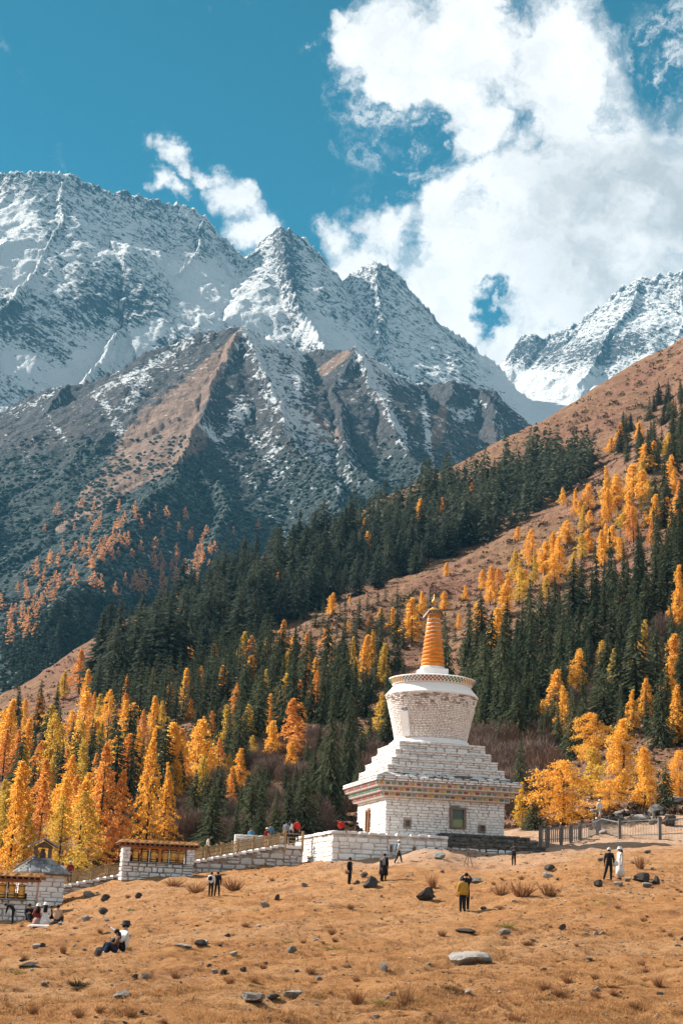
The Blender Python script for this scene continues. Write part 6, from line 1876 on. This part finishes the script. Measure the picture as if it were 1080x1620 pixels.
def weed(kind, px, py, wpx, hpx, label, group=None, name='weed_tuft'):
    p = hit(px, py)
    if p is None: return
    s = p.length / FPX
    o = link(name, WEEDS[kind][int(RR.integers(len(WEEDS[kind])))])
    o.location = p; o.scale = (wpx * s * .8, wpx * s * .8, hpx * s); o.rotation_euler = (0, 0, RR.uniform(0, 6.28))
    tag(o, label, "weed tuft", group)
for w in [('r',565,1588,36,28,"rust-brown dry weed clump, left of the pair at the lower middle"),('r',640,1588,34,32,"rust-brown dry weed clump, right of the pair at the lower middle"),('k',124,1560,40,16,"dark green prickly clump at the lower left"),
    ('g',802,1467,26,15,"spiky green-yellow tuft right of the people in yellow and black"),('g',530,1502,50,10,"low mossy green patch in the middle meadow"),('g',604,1587,40,12,"yellowish tuft between the two rust-brown clumps"),
    ('g',25,1540,44,10,"pale green low tuft at the left edge"),('r',826,1418,60,26,"wide reddish weed thicket below the worn path"),('r',792,1416,34,20,"reddish weeds at the left end of the wide thicket"),('r',868,1417,40,24,"reddish weeds at the right end of the wide thicket"),
    ('r',1012,1374,22,26,"tall dark-red weed clump right of the standing pair"),('r',684,1404,22,26,"dry weed growing out of the stump-like rock"),('d',960,1560,60,12,"pale straw patch at the lower right"),('r',100,1508,16,20,"thin brown weed left of the seated couple"),
    ('r',940,1578,22,16,"small rusty weed at the lower right"),('r',860,1566,28,18,"rusty weed below the largest boulder's right"),('r',370,1408,44,22,"reddish weeds right of the two standing hikers"),('r',310,1412,40,18,"reddish weeds left of the two standing hikers"),
    ('r',275,1402,40,14,"brown weeds under the middle shelter"),('r',1040,1560,24,20,"rusty weed near the right edge")]:
    weed(*w)
for i in range(120):
    y = 1360 + 262 * RR.random(); x = RR.uniform(-10, 1090)
    if x < 330 and y < 1405: continue
    k = RR.uniform(7, 20) * (0.5 + 0.7 * (y - 1340) / 280)
    kind = 'rrrdg'[int(RR.integers(5))]
    weed(kind, x, y, k * 1.2, k * (.75 if kind == 'r' else .4), {'r': "small rusty weed in the meadow, ", 'd': "small straw tuft in the meadow, ", 'g': "small olive tuft in the meadow, "}[kind] + place(x, y), {'r': "rusty weeds over the meadow", 'd': "straw tufts over the meadow", 'g': "olive tufts over the meadow"}[kind])

def dry_weeds():
    rg = rng(66)
    src = [mesh_arrays(tuft_mesh(90 + i, 16, M_RUST, .8, .8)) for i in range(4)]
    V, F, n = [], [], 0
    for i in range(4200):
        x, y = rg.uniform(-30, 1110), 1345 + 290 * rg.random()
        p = hit(x, y)
        if p is None or p.length > 130: continue
        c = perlin(np.array([p.x / 5.0]), np.array([p.y / 9.0]), 55)[0] + .5 * perlin(np.array([p.x / 1.7]), np.array([p.y / 3.0]), 56)[0]
        if c < rg.uniform(-.25, .5): continue
        v, f = src[int(rg.integers(4))]
        s = p.length / FPX
        w, h = rg.uniform(4, 11) * s * (0.5 + (y - 1340) / 300), rg.uniform(3, 8) * s * (0.5 + (y - 1340) / 300)
        a = rg.uniform(0, 6.28)
        q = np.stack([(v[:, 0] * math.cos(a) - v[:, 1] * math.sin(a)) * w, (v[:, 0] * math.sin(a) + v[:, 1] * math.cos(a)) * w, v[:, 2] * h], -1) + np.array(p)
        V.append(q); F.append(f + n); n += len(v)
    m = mat_foliage("withered_weeds", (0.14, 0.065, 0.035), (0.14, 0.065, 0.035), (0.30, 0.155, 0.075), 0.1)
    tag(link('dry_weeds', mesh_from_arrays('dry_weeds', np.concatenate(V), np.concatenate(F), False), m), "withered rust-brown weeds in drifts over the meadow", "weeds", None, 'stuff')
dry_weeds()
# ------------------------------------------------------------------ people
def cloth(name, c, rough=0.9):
    return mat_plain(name, c, tuple(x * 0.75 for x in c), 9.0, rough, 0.01, 0.1)
K = {'black': cloth("black_cloth", (0.018, 0.018, 0.021)), 'char': cloth("charcoal_cloth", (0.045, 0.045, 0.05)), 'navy': cloth("navy_denim", (0.03, 0.045, 0.08)), 'white': cloth("white_cloth", (0.72, 0.70, 0.68)), 'cream': cloth("cream_cloth", (0.62, 0.54, 0.46)),
     'red': cloth("red_cloth", (0.48, 0.035, 0.025)), 'maroon': cloth("maroon_knit", (0.20, 0.03, 0.03)), 'beige': cloth("beige_knit", (0.48, 0.31, 0.20)), 'mauve': cloth("dusty_pink_cloth", (0.36, 0.22, 0.20)), 'yellow': cloth("mustard_cloth", (0.46, 0.25, 0.045)),
     'blue': cloth("blue_cloth", (0.07, 0.19, 0.32)), 'grey': cloth("grey_cloth", (0.22, 0.22, 0.24)), 'orange': cloth("orange_cloth", (0.70, 0.15, 0.03)), 'brown': cloth("brown_cloth", (0.16, 0.085, 0.05)), 'skin': cloth("skin", (0.46, 0.27, 0.19), 0.6),
     'hair': cloth("dark_hair", (0.018, 0.014, 0.012), 0.6), 'hairb': cloth("auburn_hair", (0.14, 0.06, 0.03), 0.6), 'shoe': cloth("dark_shoe", (0.03, 0.028, 0.026)), 'shoew': cloth("white_shoe", (0.65, 0.63, 0.60)), 'lip': cloth("lips", (0.35, 0.10, 0.09)), 'eye': cloth("eye", (0.02, 0.02, 0.02), 0.3)}
BASE = dict(pel=(0, 0, .95), sp=(0, .01, 1.13), ch=(0, .005, 1.33), nk=(0, 0, 1.47), hd=(0, -.015, 1.58), ht=(0, -.005, 1.665),
            hipL=(-.09, 0, .90), knL=(-.10, -.025, .50), anL=(-.10, .01, .085), toL=(-.115, -.15, .035), hipR=(.09, 0, .90), knR=(.10, -.025, .50), anR=(.10, .01, .085), toR=(.115, -.15, .035),
            shL=(-.185, 0, 1.40), elL=(-.245, .02, 1.13), wrL=(-.25, -.05, .90), shR=(.185, 0, 1.40), elR=(.245, .02, 1.13), wrR=(.25, -.05, .90))
RAD = dict(pel=.135, sp=.122, ch=.15, nk=.055, hd=.090, ht=.062, hipL=.105, hipR=.105, knL=.080, knR=.080, anL=.058, anR=.058, toL=.036, toR=.036, shL=.072, shR=.072, elL=.05, elR=.05, wrL=.034, wrR=.034)
EDGES = [('pel', 'sp', 'top'), ('sp', 'ch', 'top'), ('ch', 'nk', 'top'), ('nk', 'hd', 'skin'), ('hd', 'ht', 'skin'), ('pel', 'hipL', 'leg'), ('hipL', 'knL', 'leg'), ('knL', 'anL', 'leg'), ('anL', 'toL', 'shoe'), ('pel', 'hipR', 'leg'), ('hipR', 'knR', 'leg'),
         ('knR', 'anR', 'leg'), ('anR', 'toR', 'shoe'), ('ch', 'shL', 'top'), ('shL', 'elL', 'top'), ('elL', 'wrL', 'top'), ('ch', 'shR', 'top'), ('shR', 'elR', 'top'), ('elR', 'wrR', 'top')]
POSES = {
 'stand': {}, 'legsapart': dict(anL=(-.17, .02, .085), toL=(-.2, -.13, .035), knL=(-.13, -.02, .5), anR=(.17, 0, .085), toR=(.2, -.15, .035), knR=(.13, -.03, .5)),
 'walk': dict(knL=(-.09, -.14, .52), anL=(-.09, -.24, .10), toL=(-.10, -.39, .06), knR=(.09, .08, .50), anR=(.09, .30, .12), toR=(.10, .18, .035), elL=(-.24, .12, 1.13), wrL=(-.24, .10, .92), elR=(.24, -.06, 1.14), wrR=(.23, -.20, .96)),
 'lean': dict(anL=(-.09, .05, .085), toL=(-.1, -.1, .035), anR=(.30, .0, .085), toR=(.34, -.14, .035), knR=(.19, -.03, .5)),
 'photo': dict(elL=(-.26, -.16, 1.42), wrL=(-.12, -.30, 1.62), elR=(.26, -.16, 1.42), wrR=(.12, -.30, 1.62)),
 'phone': dict(elL=(-.25, -.06, 1.14), wrL=(-.08, -.26, 1.20), elR=(.25, -.06, 1.14), wrR=(.08, -.26, 1.20), hd=(0, -.05, 1.57), ht=(0, -.06, 1.655)),
 'sit': dict(pel=(0, 0, .14), sp=(0, .03, .32), ch=(0, .02, .52), nk=(0, 0, .66), hd=(0, -.02, .77), ht=(0, -.01, .855), hipL=(-.10, -.03, .13), hipR=(.10, -.03, .13), knL=(-.15, -.36, .42), knR=(.15, -.36, .42), anL=(-.12, -.50, .05), anR=(.12, -.50, .05), toL=(-.13, -.66, .02), toR=(.13, -.66, .02),
      shL=(-.185, 0, .59), shR=(.185, 0, .59), elL=(-.24, -.14, .36), elR=(.24, -.14, .36), wrL=(-.12, -.36, .42), wrR=(.12, -.36, .42)),
 'bend': dict(sp=(0, -.10, 1.08), ch=(0, -.30, 1.16), nk=(0, -.43, 1.17), hd=(0, -.53, 1.14), ht=(0, -.61, 1.12), shL=(-.185, -.36, 1.14), shR=(.185, -.36, 1.14), elL=(-.2, -.42, .86), elR=(.2, -.42, .86), wrL=(-.14, -.46, .62), wrR=(.14, -.46, .62)),
}
POSES['selfie'] = dict(POSES['sit'], elL=(-.38, -.22, .58), wrL=(-.52, -.42, .74))
POSES['kneel'] = dict(POSES['sit'], pel=(0, 0, .26), sp=(0, .02, .44), ch=(0, .01, .64), nk=(0, 0, .78), hd=(0, -.02, .89), ht=(0, -.01, .975), shL=(-.185, 0, .71), shR=(.185, 0, .71), elL=(-.24, -.06, .46), elR=(.24, -.06, .46), wrL=(-.14, -.24, .36), wrR=(.14, -.24, .36),
                      hipL=(-.1, -.02, .24), hipR=(.1, -.02, .24), knL=(-.12, -.38, .09), knR=(.12, -.38, .09), anL=(-.10, .02, .06), anR=(.10, .02, .06), toL=(-.10, .18, .04), toR=(.10, .18, .04))
def body_mesh(pose, mats, thick):
    J = dict(BASE); J.update(POSES[pose])
    names = list(J)
    names.remove('pel'); names = ['pel'] + names
    idx = {n: i for i, n in enumerate(names)}
    me = bpy.data.meshes.new('body')
    me.from_pydata([J[n] for n in names], [(idx[a], idx[b]) for a, b, _ in EDGES], [])
    ob = bpy.data.objects.new('body_build', me); COL.objects.link(ob)
    mod = ob.modifiers.new('skin', 'SKIN'); mod.use_smooth_shade = True
    sv = me.skin_vertices[0].data
    for n in names:
        r = RAD[n] * (thick if n in ('pel', 'sp', 'ch', 'shL', 'shR', 'elL', 'elR') else 1.0)
        fl = 0.78 if n in ('pel', 'sp', 'ch') else 1.0
        sv[idx[n]].radius = (r, r * fl)
        sv[idx[n]].use_root = n == 'pel'
    ob.modifiers.new('sub', 'SUBSURF').levels = 1
    dg = bpy.context.evaluated_depsgraph_get()
    ev = bpy.data.meshes.new_from_object(ob.evaluated_get(dg))
    bpy.data.objects.remove(ob); bpy.data.meshes.remove(me)
    V = np.array([v.co[:] for v in ev.vertices]); F = [tuple(p.vertices) for p in ev.polygons]
    bpy.data.meshes.remove(ev)
    # dress: each face takes the cloth of the nearest limb
    C = np.array([V[list(f)].mean(0) for f in F])
    best = np.full(len(C), 9.0); lab = np.zeros(len(C), int)
    order = ['top', 'leg', 'skin', 'shoe']
    for a, b, l in EDGES:
        A, B = np.array(J[a]), np.array(J[b]); d = B - A
        t = np.clip(((C - A) @ d) / (d @ d), 0, 1)
        q = np.linalg.norm(C - A - t[:, None] * d, axis=1) / (RAD[a] * (1 - t) + RAD[b] * t)
        k = q < best
        best[k] = q[k]; lab[k] = order.index(l)
    V = [tuple(v) for v in V]; lab = list(lab)
    # hands: palm, four fingers, thumb; slightly curled
    for s in 'LR':
        w = Vector(J['wr' + s]); e = Vector(J['el' + s]); d = (w - e).normalized()
        side = d.cross(Vector((0, 1, 0.2))); side = side.normalized() if side.length > .1 else Vector((1, 0, 0))
        nn = side.cross(d).normalized()
        def addbar(a, b, wd, th):
            v, f = bar_arrays(a, b, wd, th); o = len(V); V.extend(v); F.extend(tuple(i + o for i in q) for q in f); lab.extend([2] * len(f))
        addbar(w - d * .01, w + d * .085, .075, .03)
        for i, L in enumerate((.062, .072, .068, .052)):
            b0 = w + d * .08 + side * (-.028 + .0187 * i)
            m = b0 + d * L * .55 - nn * .008
            addbar(b0, m, .015, .015); addbar(m, m + d * L * .4 - nn * .026, .013, .013)
        b0 = w + d * .03 + side * .036
        addbar(b0, b0 + d * .035 + side * .028, .019, .018); addbar(b0 + d * .035 + side * .028, b0 + d * .066 + side * .030 - nn * .01, .016, .015)
    # face: nose, eyes, mouth, ears
    h, t = Vector(J['hd']), Vector(J['ht'])
    up = (t - h).normalized(); fw = Vector((0, -1, 0)); fw = (fw - up * fw.dot(up)).normalized()
    sd = up.cross(fw)
    def addbox(c, sx, sy, sz, l):
        v, f = box_arrays(0, 0, 0, sx, sy, sz, .7); o = len(V)
        V.extend(tuple(c + sd * q[0] + fw * -q[1] + up * q[2]) for q in v); F.extend(tuple(i + o for i in q) for q in f); lab.extend([l] * len(f))
    c = h + up * .012
    addbox(c + fw * .090, .022, .035, .038, 2)
    for s in (-1, 1):
        addbox(c + fw * .082 + sd * .032 * s + up * .022, .022, .012, .010, 5); addbox(c + sd * .088 * s, .02, .035, .05, 2)
    addbox(c + fw * .080 - up * .034, .038, .012, .012, 4)
    me = bpy.data.meshes.new('person'); me.from_pydata(V, [], F)
    for m in (mats[0], mats[1], K['skin'], mats[2], K['lip'], K['eye']): me.materials.append(m)
    me.polygons.foreach_set('material_index', lab)
    me.polygons.foreach_set('use_smooth', [True] * len(F))
    return me, J
def ell(c, rx, ry, prof, n=14, tilt=None):
    """stacked ellipses: prof of (scale, z offset)"""
    v, f = lathe_arrays([(s, z) for s, z in prof], n)
    return [(c[0] + a * rx, c[1] + b * ry, c[2] + z) for a, b, z in v], f
def person(pos, height, face, pose, top, leg, label, hair='hair', hat=None, long_hair=False, coat=None, shoes='shoe', skirt=None, thick=1.28, group=None):
    """pos: world foot point; face: heading in degrees, 0 = towards the camera, positive turns to the viewer's right."""
    me, J = body_mesh(pose, (K[top], K[leg], K[shoes]), thick)
    o = link('person', me)
    k = height / 1.70
    o.location = pos; o.scale = (k, k, k); o.rotation_euler = (0, 0, math.radians(face))
    tag(o, label, "person", group)
    h, t, nk = J['hd'], J['ht'], J['nk']
    c = (h[0], h[1] + .012, h[2] + .02)
    solid('hair', [ell(c, .101, .112, [(.80, -.03), (1.0, .0), (1.0, .045), (.86, .09), (.5, .118), (.05, .13)])], K[hair], o, True)
    if long_hair:
        solid('long_hair', [([(c[0] - .09, c[1] + .03, c[2] + .05), (c[0] + .09, c[1] + .03, c[2] + .05), (c[0] + .10, c[1] + .13, c[2]), (c[0] - .10, c[1] + .13, c[2]), (nk[0] - .10, nk[1] + .06, nk[2] - .22), (nk[0] + .10, nk[1] + .06, nk[2] - .22), (nk[0] + .09, nk[1] + .16, nk[2] - .2), (nk[0] - .09, nk[1] + .16, nk[2] - .2)],
               [(0, 1, 2, 3), (0, 4, 5, 1), (1, 5, 6, 2), (2, 6, 7, 3), (3, 7, 4, 0), (7, 6, 5, 4)])], K[hair], o, True)
    if hat:
        kind, col = hat
        if kind == 'beanie': solid('hat', [ell((c[0], c[1], c[2] + .03), .112, .122, [(1.0, 0), (1.04, .03), (.95, .08), (.6, .125), (.1, .14)])], K[col], o, True)
        elif kind == 'brim': solid('hat', [ell((c[0], c[1], c[2] + .055), .112, .122, [(1.5, -.02), (1.5, -.005), (1.05, .02), (1.0, .09), (.8, .12), (.1, .125)])], K[col], o, True)
    if coat:
        col, z0, w = coat
        zt = J['ch'][2] - .02
        if pose in ('sit', 'kneel', 'selfie'): prof = [(1.25 * w, -.02), (1.2 * w, .06), (1.0, .22), (.8, .36)]; solid('coat', [ell((J['pel'][0], J['pel'][1] - .05, 0.0), .24, .26, prof)], K[col], o, True)
        else: solid('coat', [ell((0, 0.005, z0), .20, .155, [(1.25 * w, 0), (1.12 * w, (zt - z0) * .35), (1.0, (zt - z0) * .65), (1.0, (zt - z0) * .85), (.9, zt - z0)])], K[col], o, True)
    return o
def pp(px, py, D=None):
    p = hit(px, py)
    return p
def hgt(p, hpx): return hpx * p.length / FPX
def gp(px, py, hpx, face, pose, top, leg, label, **kw):
    p = pp(px, py)
    sit = pose in ('sit', 'kneel', 'selfie')
    full = {'sit': 1.70 / .90, 'selfie': 1.70 / .90, 'kneel': 1.70 / 1.02, 'bend': 1.70 / 1.25}.get(pose, 1.0)
    H = min(1.9, max(1.45, hgt(p, hpx) * full))
    return person(p - Vector((0, 0, .03)), H, face, pose, top, leg, label, **kw), p, H / 1.70
def attach(name, parts, mat, ref, k, label, cat, smooth=True):
    """a thing carried by a person: placed in the person's own frame but free-standing"""
    o = solid(name, parts, mat, None, smooth, 0.0)
    o.location = ref.location; o.rotation_euler = ref.rotation_euler; o.scale = (k, k, k)
    return tag(o, label, cat)
def pack(y=.19, z=1.22): return [ell((0, y, z - .24), .155, .10, [(.6, 0), (1.0, .04), (1.05, .2), (1.0, .4), (.75, .48), (.3, .50)]), bar_arrays((-.1, y - .12, z - .1), (-.1, y - .12, z + .2), .03), bar_arrays((.1, y - .12, z - .1), (.1, y - .12, z + .2), .03)]
# meadow
gp(552, 1399, 40, 60, 'stand', 'black', 'black', "person in black standing alone below the terrace corner, facing left", hat=('beanie', 'char'))
a, p, k = gp(607, 1393, 41, 150, 'stand', 'black', 'black', "person in a long dark coat with a grey backpack, left of the walking hiker", coat=('black', .35, 1.1))
attach('backpack', pack(), K['grey'], a, k, "grey backpack on the person in the long dark coat", "backpack")
gp(603, 1394, 33, 70, 'stand', 'char', 'black', "shorter person in dark clothes half hidden beside the long dark coat", long_hair=True, coat=('char', .5, 1.0), hair='hairb')
a, p, k = gp(630, 1366, 35, 95, 'walk', 'cream', 'black', "hiker in a white cap striding right along the terrace foot", hat=('beanie', 'white'))
attach('backpack', pack(), K['blue'], a, k, "blue backpack on the striding hiker", "backpack")
a, p, k = gp(812, 1369, 31, -8, 'phone', 'char', 'black', "person in dark clothes looking down at a phone on the worn path")
attach('phone', [box_arrays(0, -.33, 1.26, .15, .02, .10)], K['grey'], a, k, "phone held by the person on the worn path", "phone", False)
gp(731, 1443, 52, 188, 'stand', 'yellow', 'black', "person in a mustard jacket with dark wide trousers, seen from behind", coat=('yellow', .86, 1.08), shoes='shoew', thick=1.4)
a, p, k = gp(736, 1440, 56, 175, 'photo', 'black', 'black', "person in black raising both arms to take a photo beside the mustard jacket", shoes='shoew')
attach('camera', [box_arrays(0, -.36, 1.66, .15, .07, .10), cyl_arrays((0, -.42, 1.64), .035, .04)], K['black'], a, k, "camera held up by the person in black", "camera", False)
a, p, k = gp(963, 1393, 48, 165, 'lean', 'black', 'black', "person in a black jacket and pale cap standing with one leg out", hat=('beanie', 'cream'), shoes='shoew')
attach('bag', [ell((-.36, -.05, .80), .13, .09, [(.5, 0), (1.0, .06), (1.0, .2), (.5, .28)]), bar_arrays((-.36, -.05, 1.07), (-.28, -.05, .95), .02)], K['white'], a, k, "white bag held by the person in the black jacket", "bag")
gp(980, 1391, 47, -70, 'stand', 'cream', 'cream', "person in an ankle-long white coat and white hat", hat=('brim', 'white'), long_hair=True, coat=('white', .22, 1.2))
a, p, k = gp(333, 1418, 36, 175, 'stand', 'white', 'black', "person in a white jacket with a black bag, left of a standing pair")
attach('shoulder_bag', [ell((.06, .14, 1.12), .14, .08, [(.6, 0), (1.0, .06), (1.0, .24), (.5, .3)])], K['black'], a, k, "black bag worn across the white jacket", "bag")
gp(343, 1418, 37, 170, 'legsapart', 'black', 'black', "person all in black, right one of a standing pair below the stair")
# seated couple
a, p, k = gp(183, 1508, 36, -60, 'sit', 'brown', 'navy', "front one of the seated couple, in dark top and blue jeans", long_hair=True, shoes='shoew')
b, p2, k2 = gp(197, 1507, 45, -75, 'selfie', 'white', 'black', "back one of the seated couple, in white jacket and dark hat, arm stretched out", hat=('brim', 'char'))
# group by the left shelter
a, p, k = gp(64, 1432, 36, 200, 'walk', 'black', 'black', "person in black walking away past the left shelter")
attach('handbag', [ell((.34, .02, .78), .15, .08, [(.7, 0), (1.0, .04), (1.0, .26), (.8, .32)]), bar_arrays((.34, .02, 1.08), (.26, .0, .98), .02)], K['brown'], a, k, "dark handbag carried by the person walking past the left shelter", "bag")
gp(83, 1432, 33, 185, 'stand', 'black', 'black', "person in a black coat with a dark red hat, standing right of the walking one", hat=('beanie', 'maroon'), coat=('black', .75, 1.05))
gp(59, 1462, 29, 178, 'kneel', 'maroon', 'mauve', "sitting person in a maroon sweater and white hat", hat=('brim', 'white'), long_hair=True, coat=('mauve', 0, 1.0))
gp(71, 1461, 30, 182, 'kneel', 'white', 'white', "sitting person all in white with long dark hair and a white hat", hat=('brim', 'white'), long_hair=True, coat=('white', 0, 1.0))
gp(90, 1460, 27, 170, 'sit', 'beige', 'char', "sitting person in a beige sweater, right end of the sitting group")
gp(80, 1454, 18, 20, 'sit', 'black', 'black', "person in black sitting low between the white dress and the beige sweater")
gp(45, 1457, 26, 30, 'sit', 'black', 'char', "person in dark clothes crouching at the shelter's foot")
gp(20, 1462, 30, -80, 'bend', 'black', 'black', "person in black bending down in front of the left shelter")
p = hit(64, 1466)
if p is not None:
    tag(solid('picnic_cloth', [box_arrays(p.x, p.y - .1, p.z + .05, 1.2, .8, .10, .8)], K['white'], None, bevel=.03), "crumpled white cloth on the ground in front of the sitting group", "cloth")
    tag(solid('rucksack', [ell((p.x + .75, p.y, p.z), .3, .22, [(.9, 0), (1, .1), (.8, .25), (.3, .32)])], K['black'], None, True), "black rucksack lying beside the white cloth", "backpack")
# on the stair and terrace
dst = (P1 - P0)
def on_stair(px, py_head, D=120.5): return None
def stair_person(t, back, hpx, face, pose, top, leg, label, **kw):
    d = Vector((dst.x, dst.y, 0)).normalized(); n = Vector((-d.y, d.x, 0))
    p = P0 + dst * t + n * back + Vector((0, 0, .05))
    return person(p, max(1.5, min(1.85, hpx * p.length / FPX)), face, pose, top, leg, label, **kw)
stair_person(.015, 0.7, 33, 190, 'stand', 'white', 'black', "person in a white top at the foot of the stair")
stair_person(.05, 0.6, 33, 200, 'stand', 'maroon', 'black', "person in a dark red jacket at the foot of the stair", hat=('beanie', 'cream'))
stair_person(.66, 1.2, 33, 100, 'walk', 'cream', 'black', "person in a pale jacket and dark hat on the middle of the stair", hat=('beanie', 'char'))
stair_person(.875, 2.9, 34, -20, 'stand', 'blue', 'navy', "auburn-haired person in a blue top behind the upper stair railing", hair='hairb', long_hair=True)
stair_person(.93, 1.1, 24, 30, 'stand', 'maroon', 'mauve', "person in dull red on the upper steps, seen through the railing", hat=('brim', 'cream'))
stair_person(.965, 2.8, 34, 10, 'stand', 'blue', 'char', "person in a blue-grey jacket behind the upper stair railing")
stair_person(1.02, 1.2, 34, 160, 'stand', 'grey', 'black', "person in a grey jacket at the top of the stair")
stair_person(1.045, 1.5, 34, 120, 'stand', 'white', 'black', "person in a white jacket at the top of the stair", long_hair=True)
stair_person(1.07, 1.2, 34, 200, 'stand', 'red', 'black', "person with a red top by the terrace wall's left end")
def terrace_pt(x, y, z=0.0):
    c, s = math.cos(YAW), math.sin(YAW)
    return ST + Vector((x * c - y * s, x * s + y * c, z))
person(terrace_pt(-9.15, -7.45, .02), 1.7, 170, 'sit', 'red', 'black', "person in a bright red jacket sitting on the terrace corner")
person(terrace_pt(-7.0, -3.6, .1), 1.65, 60, 'sit', 'black', 'char', "person in dark clothes sitting by the stupa's left wall on the terrace")
def fence_person(px, py, D, H, *a, **kw):
    return person(at(px, py, D), H, *a, **kw)
a = fence_person(943, 1326, 136, 1.7, 10, 'stand', 'blue', 'black', "person in blue with an orange bag behind the steel fence", hat=('beanie', 'white'))
attach('bag', [ell((-.05, -.2, 1.0), .17, .09, [(.7, 0), (1.0, .05), (1.0, .3), (.8, .38)])], K['orange'], a, 1.0, "orange bag held in front of the person in blue", "bag")
fence_person(933, 1326, 137, 1.68, 60, 'stand', 'maroon', 'black', "person in dark red behind the steel fence, left of the one in blue")
p = hit(948, 1296)
if p is not None:
    person(p, 1.7, 30, 'walk', 'white', 'cream', "person in white clothes climbing the stony bank above the fence", hat=('brim', 'cream'))
# camera tripod on the worn path
def tripod():
    p = hit(740, 1372)
    o = empty('tripod', p, .4)
    tag(o, "camera tripod standing alone on the worn path", "tripod")
    for i in range(3):
        g = i * 2.094
        solid('leg', [bar_arrays((.38 * math.cos(g), .38 * math.sin(g), -.04), (.03 * math.cos(g), .03 * math.sin(g), 1.0), .035)], M_DARKWOOD, o)
    solid('column', [cyl_arrays((0, 0, .9), .025, .3, 8)], M_DARKWOOD, o)
    solid('head', [box_arrays(0, 0, 1.22, .12, .09, .07), bar_arrays((0, -.02, 1.2), (.16, -.26, 1.1), .02)], M_DARKWOOD, o)
tripod()
# ------------------------------------------------------------------ haze: the air of the valley
def build_haze():
    top = float(max(RZ.max(), MZ.max())) + 60
    x = 8200.0
    lo, hi = (-x, -11200.0, -26.0), (x, 8100.0, top)
    x = 11200.0
    lo, hi = (-x, -11200.0, -26.0), (x, 11200.0, top)
    v = [(a, b, c) for a in (lo[0], hi[0]) for b in (lo[1], hi[1]) for c in (lo[2], hi[2])]
    f = [(0, 1, 3, 2), (4, 6, 7, 5), (0, 4, 5, 1), (2, 3, 7, 6), (0, 2, 6, 4), (1, 5, 7, 3)]
    me = bpy.data.meshes.new('haze')
    me.from_pydata(v, [], f)
    m, t = new_mat("haze")
    vol = t.n('VolumePrincipled', {'Color': HAZE_COLOR, 'Density': HAZE_DENSITY, 'Anisotropy': 0.0})
    o = t.n('OutputMaterial')
    t.t.links.new(vol.outputs[0], o.inputs['Volume'])
    tag(link('haze', me, m), kind='stuff')
build_haze()
